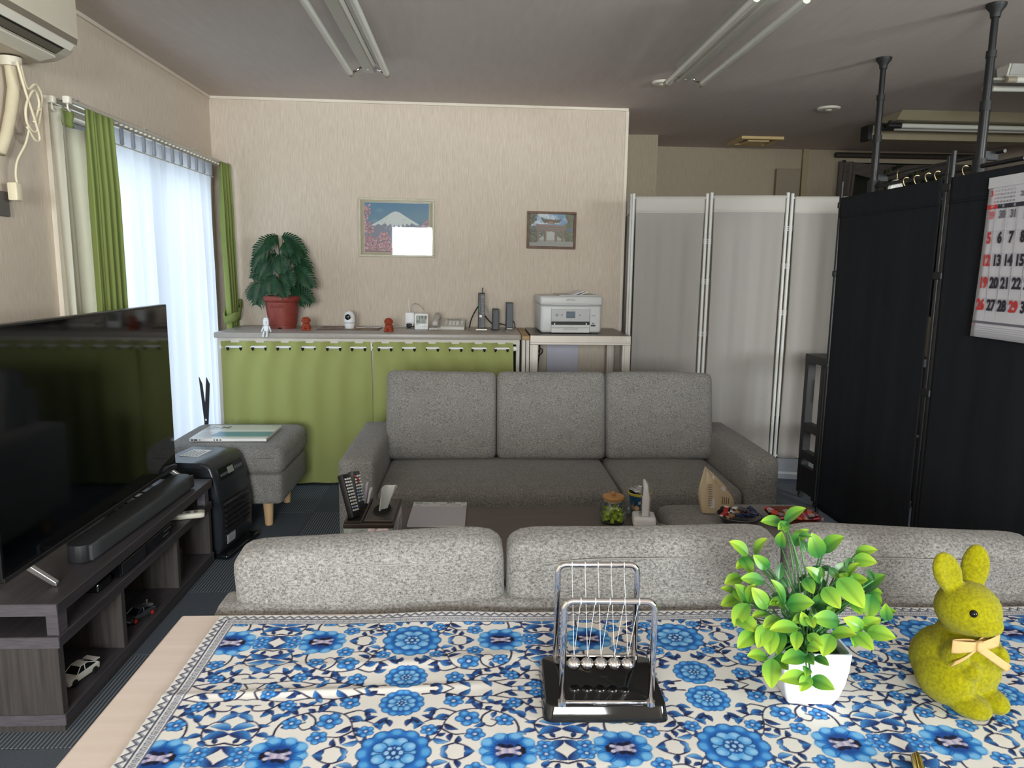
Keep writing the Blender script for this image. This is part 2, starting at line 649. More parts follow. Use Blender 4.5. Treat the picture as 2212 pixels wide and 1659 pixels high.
# ================================================================== SETTING
m_paper = mat('wallpaper', S(215, 202, 187), 0.9, var=((300, 300, 15), S(191, 177, 162), 0.35), bump=((300, 300, 15), 0.3, 0.0015), spec=0.2)
m_paper2 = mat('wallpaper_shaded', S(168, 157, 138), 0.9, var=((300, 300, 15), S(150, 139, 121), 0.35), bump=((300, 300, 15), 0.3, 0.0015), spec=0.2)  # darker copy of the wallpaper; the back corner's shade put into its colour
m_ceil = mat('ceiling_paper', S(204, 193, 186), 0.95, var=((30, 5, 30), S(197, 186, 179), 0.3), bump=((160, 60, 100), 0.15, 0.001), spec=0.1)
m_trimw = mat('cream_trim', S(222, 212, 198), 0.55)
m_plain = mat('carpet_plain', S(108, 116, 126), 1.0, var=((420, 420, 60), S(76, 83, 93), 0.3), bump=((420, 420, 60), 0.6, 0.003), spec=0.05)
def carpet_striped():
    m = mat('carpet_striped', S(110, 118, 127), 1.0, var=((420, 420, 60), S(84, 91, 100), 0.3), spec=0.05)
    nt = m.node_tree
    b = nt.nodes['Principled BSDF']
    src = b.inputs['Base Color'].links[0].from_socket
    tc = nt.nodes.new('ShaderNodeTexCoord')
    wv = nt.nodes.new('ShaderNodeTexWave')
    wv.bands_direction = 'X'
    wv.inputs['Scale'].default_value = 27.0
    wv.inputs['Distortion'].default_value = 0.6
    nt.links.new(tc.outputs['Object'], wv.inputs['Vector'])
    mx = nt.nodes.new('ShaderNodeMix'); mx.data_type = 'RGBA'
    mx.inputs['A'].default_value = (*S(74, 81, 90), 1)
    nt.links.new(src, mx.inputs['B'])
    rp = nt.nodes.new('ShaderNodeMath'); rp.operation = 'POWER'
    rp.inputs[1].default_value = 1.4
    nt.links.new(wv.outputs['Fac'], rp.inputs[0])
    mx2 = nt.nodes.new('ShaderNodeMix'); mx2.data_type = 'RGBA'
    nt.links.new(rp.outputs[0], mx.inputs['Factor'])
    mx2.inputs['B'].default_value = (*S(146, 153, 160), 1)
    nt.links.new(mx.outputs['Result'], mx2.inputs['A'])
    p2 = nt.nodes.new('ShaderNodeMath'); p2.operation = 'POWER'; p2.inputs[1].default_value = 7.0
    nt.links.new(wv.outputs['Fac'], p2.inputs[0])
    nt.links.new(p2.outputs[0], mx2.inputs['Factor'])
    nt.links.new(mx2.outputs['Result'], b.inputs['Base Color'])
    return m
m_stripe = carpet_striped()

floor = struct('floor', B(-1.75, 4.4, -3.05, 6.5, -0.10, -0.007), mat('floor_screed', S(50, 54, 60), 0.95))
ts = 0.4815
tile_me = {}
ix0, ix1, iy0, iy1 = -2, 11, -15, 6
for i in range(ix0, ix1):
    for j in range(iy0, iy1):
        xa, xb = -0.845 + i * ts, -0.845 + (i + 1) * ts
        ya, yb = 3.793 + j * ts, 3.793 + (j + 1) * ts
        xa, xb = max(xa, -1.63), min(xb, 4.3)
        ya, yb = max(ya, -3.0), min(yb, 6.37)
        if xb - xa < 0.02 or yb - ya < 0.02:
            continue
        kind = (i + j) % 2
        key = (kind, round(xb - xa, 3), round(yb - ya, 3))
        cx, cy = (xa + xb) / 2, (ya + yb) / 2
        if key not in tile_me:
            hx, hy = (xb - xa) / 2 - 0.0012, (yb - ya) / 2 - 0.0012
            o = obj('carpet_tile', B(-hx, hx, -hy, hy, -0.0066, 0.0, 0.0012, 1), m_stripe if kind else m_plain, floor)
            o.location = (cx, cy, 0)
            tile_me[key] = o
        else:
            share('carpet_tile', tile_me[key], floor, (cx, cy, 0))

struct('ceiling', B(-1.75, 4.4, -3.05, 6.5, 2.30, 2.40), m_ceil)

# left wall with its tall window opening
bm = bmesh.new()
WY0, WY1, WZ0, WZ1 = 3.06, 4.70, 0.05, 1.862
box(bm, -1.75, -1.63, -3.05, WY0, 0, 2.3)
box(bm, -1.75, -1.63, WY1, 5.0, 0, 2.3)
box(bm, -1.75, -1.63, WY0, WY1, WZ1, 2.3)
box(bm, -1.75, -1.63, WY0, WY1, 0, WZ0)
struct('wall_left', bm, m_paper)
def yb(x):
    return 4.848 + 0.0314 * (x + 1.63)
ANG = math.atan(0.0314)
struct('wall_back', PR([(-1.75, yb(-1.75)), (0.985, yb(0.985)), (1.10, 5.9), (-1.75, 5.9)], 'Z', 0, 2.3), m_paper)
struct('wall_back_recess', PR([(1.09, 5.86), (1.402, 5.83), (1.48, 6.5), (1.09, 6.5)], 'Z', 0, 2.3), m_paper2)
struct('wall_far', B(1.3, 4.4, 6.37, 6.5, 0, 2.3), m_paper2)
bm = bmesh.new()
RY0, RY1, RZ0, RZ1 = -2.5, 0.1, 0.9, 2.2
box(bm, 4.3, 4.4, -3.05, RY0, 0, 2.3)
box(bm, 4.3, 4.4, RY1, 6.5, 0, 2.3)
box(bm, 4.3, 4.4, RY0, RY1, RZ1, 2.3)
box(bm, 4.3, 4.4, RY0, RY1, 0, RZ0)
struct('wall_right', bm, m_paper)
bm = bmesh.new()
FX0, FX1, FZ0, FZ1 = -0.95, 0.60, 0.98, 2.0
box(bm, -1.75, FX0, -3.15, -3.0, 0, 2.3)
box(bm, FX1, 4.4, -3.15, -3.0, 0, 2.3)
box(bm, FX0, FX1, -3.15, -3.0, FZ1, 2.3)
box(bm, FX0, FX1, -3.15, -3.0, 0, FZ0)
struct('wall_front', bm, m_paper)

struct('trim_1', B(-1.63, -1.618, -3.0, 4.85, 2.284, 2.3), m_trimw)
bm = bmesh.new()
box(bm, -1.62, 0.985, -0.012, 0, 2.284, 2.3)
o = struct('trim_2', bm, m_trimw)
o.location = (0.0, yb(0) , 0); o.rotation_euler = (0, 0, ANG)
struct('trim_3', PR([(0.970, yb(0.97) - 0.004), (0.989, yb(0.985) - 0.006), (1.006, 5.05), (0.985, 5.05)], 'Z', 0.0, 2.284), m_trimw)
m_base = mat('baseboard_brown', S(92, 84, 78), 0.6)
bm = bmesh.new()
box(bm, -1.62, 0.98, -0.010, 0, 0, 0.07)
o = struct('baseboard_back', bm, m_base)
o.location = (0.0, yb(0), 0); o.rotation_euler = (0, 0, ANG)
struct('baseboard_left', B(-1.63, -1.62, -3.0, 3.02, 0, 0.06), m_base)
struct('trim_4', B(2.769, 2.817, 6.34, 6.37, 0, 2.3), mat('olive_strip', S(150, 138, 108), 0.7))
struct('trim_5', B(2.545, 2.75, 6.33, 6.37, 1.50, 2.135, 0.004), mat('duct_panel', S(140, 130, 112), 0.7))

m_alu = mat('aluminium_frame', S(178, 180, 180), 0.4, 0.6)
m_pane = glass_mat('window_glass')
def window(name, axis, fixed, a0, a1, z0, z1, n, fw=0.045, th=0.05):
    """sliding sashes: outer frame, then n sashes each with its pane"""
    def bx(bm, lo, hi, za, zb, t):
        if axis == 'Y':
            box(bm, fixed - t / 2, fixed + t / 2, lo, hi, za, zb, 0.003, 1)
        else:
            box(bm, lo, hi, fixed - t / 2, fixed + t / 2, za, zb, 0.003, 1)
    bm = bmesh.new()
    bx(bm, a0, a0 + fw, z0, z1, th); bx(bm, a1 - fw, a1, z0, z1, th)
    bx(bm, a0 + fw, a1 - fw, z0, z0 + fw, th); bx(bm, a0 + fw, a1 - fw, z1 - fw, z1, th)
    w = struct(name, bm, m_alu)
    s = (a1 - a0 - 2 * fw) / n
    for k in range(n):
        lo, hi = a0 + fw + k * s + 0.001, a0 + fw + (k + 1) * s - 0.001
        bm = bmesh.new()
        bx(bm, lo, lo + 0.03, z0 + fw, z1 - fw, 0.028); bx(bm, hi - 0.03, hi, z0 + fw, z1 - fw, 0.028)
        bx(bm, lo + 0.03, hi - 0.03, z0 + fw, z0 + fw + 0.07, 0.028); bx(bm, lo + 0.03, hi - 0.03, z1 - fw - 0.04, z1 - fw, 0.028)
        sash = obj('sash', bm, m_alu, w)
        bm = bmesh.new()
        bx(bm, lo + 0.03, hi - 0.03, z0 + fw + 0.07, z1 - fw - 0.04, 0.006)
        obj('pane', bm, m_pane, sash)
    return w
window('window_1', 'Y', -1.70, WY0, WY1, WZ0, WZ1, 2)
window('window_2', 'X', -3.08, FX0, FX1, FZ0, FZ1, 2)
window('window_4', 'Y', 4.36, RY0, RY1, RZ0, RZ1, 3)
bm = bmesh.new()
box(bm, -1.63, -1.612, WY0 - 0.045, WY0, 0, WZ1 + 0.045); box(bm, -1.63, -1.612, WY1, WY1 + 0.045, 0, WZ1 + 0.045)
box(bm, -1.63, -1.612, WY0, WY1, WZ1, WZ1 + 0.045)
struct('trim_6', bm, m_trimw)

# far window above the dark screen, with its dressed curtain and blind tube
m_dark = mat('matt_black', S(26, 27, 29), 0.55)
w3 = struct('window_3', B(3.10, 4.25, 6.355, 6.37, 0.9, 2.2), mat('dark_garden_glass', S(30, 36, 30), 0.15, var=((7, 7, 7), S(12, 14, 13), 0.3)))

# ================================================================== AIR CONDITIONER AND ITS PIPES
m_acw = mat('ac_cream_plastic', S(208, 199, 182), 0.45)
m_acl = mat('ac_light_plastic', S(222, 217, 205), 0.4)
ac = thing('air_conditioner', 'cream wall air conditioner with open louver above the window', 'air conditioner', (-1.63, 2.46, 1.985))
prof = [(0, 0.0), (0.09, 0.0), (0.135, 0.006), (0.175, 0.022), (0.203, 0.043), (0.217, 0.064), (0.220, 0.085), (0.220, 0.295), (0.205, 0.305), (0, 0.305)]
obj('body', PR(prof, 'Y', -0.40, 0.41, 0.003), m_acw, ac, smooth=True)
def on_profile(p0, p1, lo, hi, off0, off1, name, m):
    d = Vector((p1[0] - p0[0], p1[1] - p0[1])); n = Vector((d.y, -d.x)).normalized()
    q = [(p0[0] + n.x * off0, p0[1] + n.y * off0), (p1[0] + n.x * off0, p1[1] + n.y * off0), (p1[0] + n.x * off1, p1[1] + n.y * off1), (p0[0] + n.x * off1, p0[1] + n.y * off1)]
    return obj(name, PR(q, 'Y', lo, hi), m, ac)
on_profile((0.2165, 0.062), (0.2198, 0.082), -0.40, 0.40, -0.001, 0.002, 'front_groove', mat('ac_groove', S(120, 112, 98), 0.6))
on_profile((0.198, 0.040), (0.214, 0.060), -0.40, 0.385, 0.0, 0.004, 'front_lip', m_acl)
on_profile((0.166, 0.020), (0.197, 0.038), -0.40, 0.35, 0.0, 0.002, 'air_outlet', mat('ac_slot', S(30, 28, 26), 0.7))
on_profile((0.105, 0.002), (0.160, 0.016), -0.40, 0.36, 0.001, 0.007, 'louver', m_acl)
on_profile((0.172, 0.022), (0.192, 0.035), -0.40, 0.345, 0.002, 0.005, 'inner_vane', mat('ac_vane', S(95, 88, 78), 0.6))
for k in range(3):
    obj('indicator', B(0.2055 - 0.002, 0.2075 + 0.002, 0.32 + k * 0.018, 0.332 + k * 0.018, 0.0505, 0.0525), m_dark, ac)
obj('end_seam', PR([(0.19, 0.07), (0.205, 0.07), (0.213, 0.078), (0.213, 0.29), (0.209, 0.29), (0.209, 0.08)], 'Y', 0.4095, 0.4112), mat('ac_seam', S(180, 170, 152), 0.6), ac)

pip = thing('refrigerant_pipe', 'cream taped pipe coming down the wall under the air conditioner', 'pipe', (-1.60, 2.78, 1.98))
obj('tape', T([(0.0, -0.005, 0.0), (0.0, 0.0, -0.04), (0.002, 0.005, -0.10), (0.0, -0.02, -0.18), (-0.004, -0.05, -0.26), (-0.008, -0.09, -0.33)], [0.021, 0.019, 0.021, 0.019, 0.019, 0.018], 12), mat('cream_tape', S(206, 194, 166), 0.6, bump=((40, 40, 160), 0.5, 0.003)), pip, 'all')
obj('pipe_collar', LA([(0.0, -0.03), (0.034, -0.03), (0.036, 0.0), (0.0, 0.0)], 16), m_acw, pip, True)
m_cable = mat('cream_cable', S(226, 214, 186), 0.5)
cb = thing('power_cable', 'coiled cream power cable tied up beside the pipe under the air conditioner', 'cable', (-1.568, 2.78, 1.98))
obj('loop', T(sm3([(0.012, -0.02, -0.03), (0.016, 0.0, -0.10), (0.018, 0.05, -0.075), (0.016, 0.085, -0.10), (0.014, 0.08, -0.15), (0.018, 0.03, -0.24), (0.018, -0.02, -0.22), (0.02, -0.02, -0.16), (0.022, 0.03, -0.10), (0.02, 0.06, -0.14), (0.018, 0.02, -0.21)]), 0.0045, 8), m_cable, cb, 'all')
obj('loop', T(sm3([(0.012, -0.04, -0.02), (0.02, -0.015, -0.12), (0.022, 0.02, -0.2), (0.02, 0.045, -0.26), (0.018, 0.02, -0.27), (0.016, -0.02, -0.23)]), 0.0045, 8), m_cable, cb, 'all')
obj('lead', T(sm3([(0.016, 0.0, -0.22), (0.012, -0.03, -0.29), (0.0, -0.065, -0.35), (-0.004, -0.075, -0.40), (-0.004, -0.07, -0.43)]), 0.004, 8), m_cable, cb, 'all')
obj('plug', B(-0.03, 0.004, -0.09, -0.052, -0.487, -0.425, 0.006), m_cable, cb, True)
obj('tie', T([(0.03, 0.048, -0.16), (0.0, 0.055, -0.165)], 0.004, 6), m_cable, cb)
tag(obj('wall_socket', B(-1.63, -1.618, 2.66, 2.735, 1.44, 1.525, 0.003), mat('socket_grey', S(96, 92, 88), 0.5)), 'grey wall socket plate under the hanging cream plug', 'socket')

# ================================================================== CEILING LIGHTS AND FITTINGS
m_lampw = mat('lamp_white_enamel', S(196, 194, 184), 0.4)
m_tube = mat('lamp_tube_glass', S(205, 206, 198), 0.2, var=((3, 3, 3), S(198, 199, 192), 0.5))
m_cap = mat('tube_cap', S(150, 140, 122), 0.45)
m_chrome = mat('chrome', S(225, 222, 222), 0.08, 1.0)
def twin_lamp(label, loc, rotz, L=1.2, gap=0.088):
    """two bare tubes either side of a shallow tray; local y is the length, 0 at the far end"""
    t = thing('fluorescent_light', label, 'ceiling light', loc, rotz, 'twin tube ceiling lights')
    bm = PR([(-0.05, 0.0), (0.05, 0.0), (0.036, -0.045), (0.014, -0.062), (-0.014, -0.062), (-0.036, -0.045)], 'Y', -L + 0.01, -0.01)
    obj('housing', bm, m_lampw, t)
    obj('center_tray', B(-0.026, 0.026, -L + 0.02, 0.045, -0.072, -0.060, 0.002, 1), m_lampw, t)
    for s in (-1, 1):
        bm = LA([(0.0, -L), (0.0148, -L), (0.0148, 0.0), (0.0, 0.0)], 14, (s * gap, 0, -0.085), 'Y')
        tb = obj('lamp_tube', bm, m_tube, t, True)
        obj('tube_cap', LA([(0.0, -0.022), (0.0155, -0.022), (0.0155, 0.022), (0.010, 0.024), (0, 0.024)], 14, (s * gap, 0, -0.085), 'Y'), m_cap, tb, True)
        obj('lamp_holder', T([(s * 0.03, -0.005, -0.055), (s * 0.055, 0.0, -0.07), (s * (gap - 0.008), 0.0, -0.082)], 0.0065, 8), m_chrome, t, 'all')
        obj('reflector', PR([(s * 0.05, 0.0), (s * 0.036, -0.045), (s * 0.04, -0.047), (s * 0.056, -0.001)], 'Y', -L + 0.02, -0.02), mat('reflector_grey', S(150, 150, 146), 0.35, 0.3), t)
    obj('screw', LA([(0, -0.076), (0.006, -0.075), (0.006, -0.070), (0, -0.070)], 10, (0, -0.02, 0)), m_acw, t)
    return t
twin_lamp('twin tube ceiling light nearest the window, over the left of the sofas', (-0.520, 3.85, 2.30), 0.0)
twin_lamp('twin tube ceiling light above the white folding screen, left of the black poles', (1.055, 3.88, 2.30), 0.0)
t = twin_lamp('twin tube ceiling light behind the nearer black pole, cut by the frame', (2.60, 3.74, 2.30), radians(88), 1.1)
# long tray light at the back right
t = thing('strip_light', 'deep cream strip light with two tubes near the far window', 'ceiling light', (2.70, 4.92, 2.30))
obj('housing', PR([(-0.16, 0), (0.16, 0), (0.10, -0.05), (-0.10, -0.05)], 'X', 0, 1.25, 0.003), mat('strip_cream', S(160, 151, 126), 0.5), t)
for s in (-0.045, 0.045):
    tb = obj('lamp_tube', LA([(0, 0.02), (0.0148, 0.02), (0.0148, 1.22), (0, 1.22)], 14, (0, s, -0.075), 'X'), m_tube, t, True)
    obj('tube_cap', LA([(0, -0.03), (0.018, -0.03), (0.018, 0.06), (0, 0.06)], 12, (0, s, -0.075), 'X'), m_dark, tb, True)
    obj('lamp_holder', B(-0.02, 0.01, s - 0.01, s + 0.01, -0.08, -0.045), m_dark, t)
t = thing('hanging_beam', 'cream beam below the strip light across the far window', 'beam', (2.72, 5.15, 2.30))
obj('beam', B(0, 1.55, 0.0, 0.10, -0.115, -0.025, 0.003), mat('beam_cream', S(150, 140, 116), 0.5), t)
obj('end_cap', B(-0.03, 0.0, -0.004, 0.104, -0.12, -0.02, 0.003), m_dark, t)
obj('hanger', B(0.2, 0.22, 0.04, 0.06, -0.026, 0.0), m_dark, t)
obj('hanger', B(1.3, 1.32, 0.04, 0.06, -0.026, 0.0), m_dark, t)

def disc_fitting(name, label, loc, r):
    t = thing(name, label, 'detector', loc)
    obj('base_plate', LA([(0, 0), (r, 0), (r, -0.006), (r * 0.9, -0.012), (0, -0.013)], 28), m_acl, t, True)
    obj('sensor', LA([(0, -0.012), (r * 0.3, -0.012), (r * 0.26, -0.018), (r * 0.12, -0.021), (0, -0.021)], 18), m_acw, t, True)
    return t
disc_fitting('heat_detector', 'small round white heat detector at the end of the second ceiling light', (1.025, 4.22, 2.30), 0.055)
disc_fitting('smoke_detector', 'round white ceiling detector alone right of the lights', (2.219, 4.761, 2.30), 0.07)
t = thing('ceiling_vent', 'square yellowed ceiling vent in the dark back area', 'vent', (2.205, 5.96, 2.30))
m_vent = mat('vent_yellowed', S(206, 180, 128), 0.5)
bm = bmesh.new()
for a in ((-0.165, 0.165, -0.165, -0.12), (-0.165, 0.165, 0.12, 0.165), (-0.165, -0.12, -0.12, 0.12), (0.12, 0.165, -0.12, 0.12)):
    box(bm, *a, -0.02, 0.0)
obj('frame', bm, m_vent, t)
obj('grille', B(-0.12, 0.12, -0.12, 0.12, -0.008, -0.001), mat('vent_dark', S(110, 96, 70), 0.6), t)
obj('center_plate', B(-0.085, 0.085, -0.085, 0.085, -0.026, -0.008, 0.004), m_vent, t)

# ================================================================== CURTAINS AT THE SIDE WINDOW
m_rail = mat('rail_silver', S(196, 192, 184), 0.35, 0.5)
m_rw = mat('rail_white_plastic', S(232, 226, 214), 0.45)
rail = thing('curtain_rail', 'double silver curtain rail with white end caps above the window', 'curtain rail', (-1.63, 2.98, 1.88))
for x in (0.055, 0.112):
    obj('rail_bar', B(x - 0.010, x + 0.010, 0.0, 1.84, -0.006, 0.012, 0.003, 1), m_rail, rail)
    obj('end_cap', B(x - 0.013, x + 0.013, -0.02, 0.006, -0.010, 0.017, 0.005), m_rw, rail, True)
    obj('end_hook', T([(x, -0.008, -0.008), (x, -0.008, -0.028), (x, 0.004, -0.036), (x, 0.012, -0.026)], 0.0035, 8), m_rw, rail, 'all')
for y in (0.05, 0.65, 1.25, 1.8):
    obj('bracket', B(0.0, 0.125, y - 0.012, y + 0.012, 0.012, 0.018), m_rail, rail)
for k in range(30):
    y = 0.28 + k * 0.047
    obj('runner', B(0.106, 0.118, y - 0.005, y + 0.005, -0.013, -0.005), m_rw, rail)

m_lace = cloth_mat('white_lace', S(196, 200, 208), 0.60, 0.03, 1500)
m_green = cloth_mat('green_linen', S(146, 160, 96), 0.22, 0.0, 800)
m_lining = cloth_mat('curtain_lining', S(226, 222, 208), 0.4, 0.0, 800)

def pleat(u, v, n, a):
    return a * (0.55 * sin(2 * pi * n * u + 0.6 * sin(5 * u)) + 0.45 * sin(2 * pi * n * 1.73 * u + 1.3 + 1.5 * v))

def lace_fn(u, v):
    z = 1.868 - v * 1.845
    y = 3.215 + u * 1.425 + 0.012 * sin(14 * u + 3 * v) * v
    k = min(1, v / 0.07)
    amp = 0.009 + 0.019 * min(1, v * 3)
    head = 0.008 * abs(sin(pi * 13 * u)) ** 6 * (1 - k)
    return (-1.563 + pleat(u, v, 9, amp) * (0.3 + 0.7 * k) + head, y, z)
lc = tag(obj('lace_curtain', sheet(lace_fn, 240, 44), m_lace, smooth='all'), 'sheer white lace curtain hanging across the whole side window', 'curtain')
bm = bmesh.new()
for k in range(13):
    y = 3.23 + k * 0.111
    box(bm, -1.549, -1.537, y - 0.012, y + 0.012, 1.795, 1.866, 0.004, 1)
obj('pinch_pleats', bm, m_lace, lc, kind='stuff')
obj('heading_seam', B(-1.554, -1.549, 3.225, 4.63, 1.792, 1.796), m_lining, lc)

def bunch(y0, y1, xa, depth, n, ztop, zbot, tie=None):
    def fn(u, v):
        z = ztop - v * (ztop - zbot)
        w = 1.0
        if tie is not None:
            w = 0.72 + 0.28 * min(1, abs(z - tie) / 0.5) ** 1.2
        ym = (y0 + y1) / 2
        y = y0 + u * (y1 - y0)
        y = y1 + (y - y1) * w if tie is not None else y
        k = 0.6 + 0.4 * min(1, v * 6)
        return (xa + depth * k * (0.5 * sin(2 * pi * n * u) + 0.22 * sin(2 * pi * n * 2.1 * u + 1 + v)), y, z)
    return fn
gl = thing('green_curtain', 'green linen curtain gathered at the near end of the window', 'curtain', (0, 0, 0), 0, 'green window curtains')
obj('pleats', sheet(bunch(3.075, 3.285, -1.508, 0.034, 4.5, 1.875, 0.03), 90, 24, 0.0015), m_green, gl, 'all')
obj('turned_edge', sheet(lambda u, v: (-1.552 - 0.02 * sin(u * 3), 2.995 + 0.085 * u + 0.006 * sin(v * 7), 1.860 - v * 0.06), 8, 6, 0.0015), m_green, gl, 'all')
obj('lining', sheet(lambda u, v: (-1.556 - 0.018 * sin(u * 4), 2.995 + 0.15 * u + 0.012 * v * sin(u * 3), 1.80 - v * 1.76), 12, 20, 0.0015), m_lining, gl, 'all', label='cream lining turned outwards')
obj('lace_edge', sheet(lambda u, v: (-1.578 - 0.012 * sin(u * 9), 2.965 + 0.12 * u + 0.014 * sin(v * 6) * u + 0.05 * v, 1.868 - v * 1.80), 10, 24), m_lining, gl, 'all', label='white lace edge behind the lining')
gr = thing('green_curtain', 'green linen curtain tied back in the corner by the cabinet', 'curtain', (0, 0, 0), 0, 'green window curtains')
obj('pleats', sheet(bunch(4.62, 4.795, -1.508, 0.036, 4.0, 1.885, 0.04, 0.96), 80, 40, 0.0015), m_green, gr, 'all')
bm = bmesh.new()
tube(bm, [(-1.470, 4.66, 0.985), (-1.462, 4.72, 0.985), (-1.470, 4.79, 1.0), (-1.50, 4.805, 1.0), (-1.545, 4.79, 1.0), (-1.55, 4.70, 0.985), (-1.53, 4.65, 0.98)], 0.006, 6, closed=True)
bmesh.ops.scale(bm, vec=(1, 1, 5.0), space=Matrix.Translation((0, 0, -0.99)), verts=bm.verts[:])
obj('tie_back', bm, m_green, gr, 'all')

# ================================================================== SOFAS AND OTTOMANS
m_fab = fabric_mat('grey_tweed', S(52, 51, 51), S(174, 171, 167))
m_seamd = mat('seam_dark_cloth', S(84, 83, 82), 0.95)  # darker grey cloth for the ottoman seams
m_beech = mat('beech_wood', S(222, 186, 146), 0.45, var=((60, 60, 6), S(206, 166, 124), 0.2))
def leg_bm(r0, r1, h):
    return LA([(0, 0), (r1, 0), (r1 + 0.001, 0.004), (r0, h), (0, h)], 20)

far = thing('sofa', 'grey fabric sofa with arms facing the camera before the green cabinet curtains', 'sofa', (0.36, 0, 0), 0, 'grey three seat sofas')
obj('base', cushion(-0.76, 0.76, 2.90, 3.60, 0.11, 0.27, 0.02, n=5), m_fab, far, 'all')
obj('armrest', cushion(-0.893, -0.748, 2.845, 3.60, 0.11, 0.535, 0.028, (0.006, 0.004, 0.006), 8), m_fab, far, 'all')
obj('armrest', cushion(0.748, 0.893, 2.87, 3.60, 0.11, 0.535, 0.028, (0.006, 0.004, 0.006), 8), m_fab, far, 'all')
obj('back_frame', cushion(-0.76, 0.76, 3.50, 3.62, 0.11, 0.70, 0.03, n=5), m_fab, far, 'all')
obj('seat_cushion', cushion(-0.745, 0.243, 2.86, 3.42, 0.255, 0.405, 0.035, (0.003, 0.008, 0.012), 14, 1), m_fab, far, 'all')
obj('seat_cushion', cushion(0.247, 0.745, 2.86, 3.42, 0.255, 0.405, 0.035, (0.003, 0.008, 0.012), 12, 2), m_fab, far, 'all')
for k, x in enumerate((-0.508, 0.0, 0.508)):
    o = obj('back_cushion', cushion(-0.2515, 0.2515, -0.085, 0.085, 0.0, 0.405, 0.030, (0.001, 0.016, 0.003), 12, k + 5, 0.003), m_fab, far, 'all')
    o.location = (x, 3.385, 0.40); o.rotation_euler = (radians(-11), 0, 0)
for x in (-0.8, 0.8):
    for y in (2.95, 3.52):
        obj('leg', leg_bm(0.028, 0.02, 0.115), m_beech, far, True, loc=(x, y, 0))

near = thing('sofa', 'grey fabric sofa seen from behind just past the flowered table', 'sofa', (0.31, 0, 0), 0, 'grey three seat sofas')
obj('base', cushion(-0.77, 0.77, 1.23, 1.92, 0.11, 0.27, 0.02, n=5), m_fab, near, 'all')
obj('back_frame', cushion(-0.765, 0.765, 1.222, 1.33, 0.11, 0.703, 0.03, (0, 0.003, 0), 8), m_fab, near, 'all')
obj('seat_cushion', cushion(-0.745, 0.0, 1.42, 1.95, 0.255, 0.405, 0.035, (0.003, 0.008, 0.012), 8, 3), m_fab, near, 'all')
obj('seat_cushion', cushion(0.004, 0.745, 1.42, 1.95, 0.255, 0.405, 0.035, (0.003, 0.008, 0.012), 8, 4), m_fab, near, 'all')
m_welt = mat('pale_welt', S(150, 147, 142), 0.9)
for x, w, rl, top in ((-0.489, 0.478, 1.7, 0.808), (0.003, 0.500, 0.3, 0.818), (0.503, 0.494, -2.2, 0.812)):
    bm = cushion(-w / 2, w / 2, -0.055, 0.085, -0.20, 0.20, 0.029, (0.001, 0.012, 0.006), 16, int(w * 1000), 0.004)
    for v in bm.verts:
        k = max(0.0, min(1.0, (v.co.z + 0.05) / 0.25)) ** 1.3
        if v.co.y > -0.03:
            v.co.y = -0.03 + (v.co.y + 0.03) * (1 - 0.55 * k)
        cw = abs(v.co.x) / (w / 2)
        if v.co.z > 0.1 and cw > 0.72:
            v.co.z -= 0.011 * ((cw - 0.72) / 0.28) ** 2 * (v.co.z - 0.1) / 0.1
    o = obj('back_cushion', bm, m_fab, near, 'all')
    o.location = (x, 1.315, top - 0.20); o.rotation_euler = (radians(6), radians(-rl), 0)
    obj('piping', T(sm3([(-w / 2 + 0.015, -0.050, 0.150), (-w / 4, -0.0585, 0.168), (0, -0.061, 0.171), (w / 4, -0.0585, 0.168), (w / 2 - 0.015, -0.050, 0.150)]), 0.0011, 6), m_welt, o, 'all')
for x in (-0.72, 0.72):
    for y in (1.28, 1.85):
        obj('leg', leg_bm(0.028, 0.02, 0.115), m_beech, near, True, loc=(x, y, 0))

def ottoman(label, loc, w, d, h, rot=0.0):
    t = thing('ottoman', label, 'ottoman', loc, rot, 'grey fabric ottomans')
    obj('base', cushion(-w / 2, w / 2, -d / 2, d / 2, 0.13, 0.285, 0.022, (0.004, 0.004, 0), 8), m_fab, t, 'all')
    obj('cushion', cushion(-w / 2 - 0.012, w / 2 + 0.012, -d / 2 - 0.012, d / 2 + 0.012, 0.278, h, 0.045, (0.006, 0.006, 0.008), 12), m_fab, t, 'all')
    obj('seam', T([(w / 2 + 0.0135, -d / 2 + 0.03, h - 0.052), (w / 2 + 0.0165, 0, h - 0.050), (w / 2 + 0.0135, d / 2 - 0.03, h - 0.052)], 0.0015, 6), m_seamd, t, 'all')
    obj('seam', T([(-w / 2 + 0.03, -d / 2 - 0.0135, h - 0.052), (0, -d / 2 - 0.0165, h - 0.050), (w / 2 - 0.03, -d / 2 - 0.0135, h - 0.052)], 0.0015, 6), m_seamd, t, 'all')
    for x in (-w / 2 + 0.09, w / 2 - 0.09):
        for y in (-d / 2 + 0.09, d / 2 - 0.09):
            obj('leg', leg_bm(0.027, 0.018, 0.135), m_beech, t, True, loc=(x, y, 0))
    return t
ottoman('grey ottoman with beech legs holding a magazine, between heater and green curtain', (-1.212, 3.79, 0), 0.565, 0.54, 0.42)
ottoman('grey ottoman at right of the low table carrying bag and two bowls of sweets', (0.965, 2.38, 0), 0.54, 0.54, 0.42)

# ================================================================== TV STAND
m_wood = mat('dark_oak_laminate', S(80, 76, 80), 0.42, var=((90, 3.5, 90), S(58, 55, 58), 0.35), bump=((220, 6, 220), 0.12, 0.0008))
m_woodv = mat('dark_oak_upright', S(86, 80, 78), 0.42, var=((110, 110, 4), S(60, 56, 55), 0.3), bump=((220, 220, 8), 0.12, 0.0008))
m_edge = mat('grey_edge_band', S(104, 99, 106), 0.45, var=((20, 20, 200), S(78, 74, 80), 0.3))
st = thing('tv_stand', 'long dark oak low board with open compartments along the left wall', 'tv stand', (-1.115, 1.93, 0))
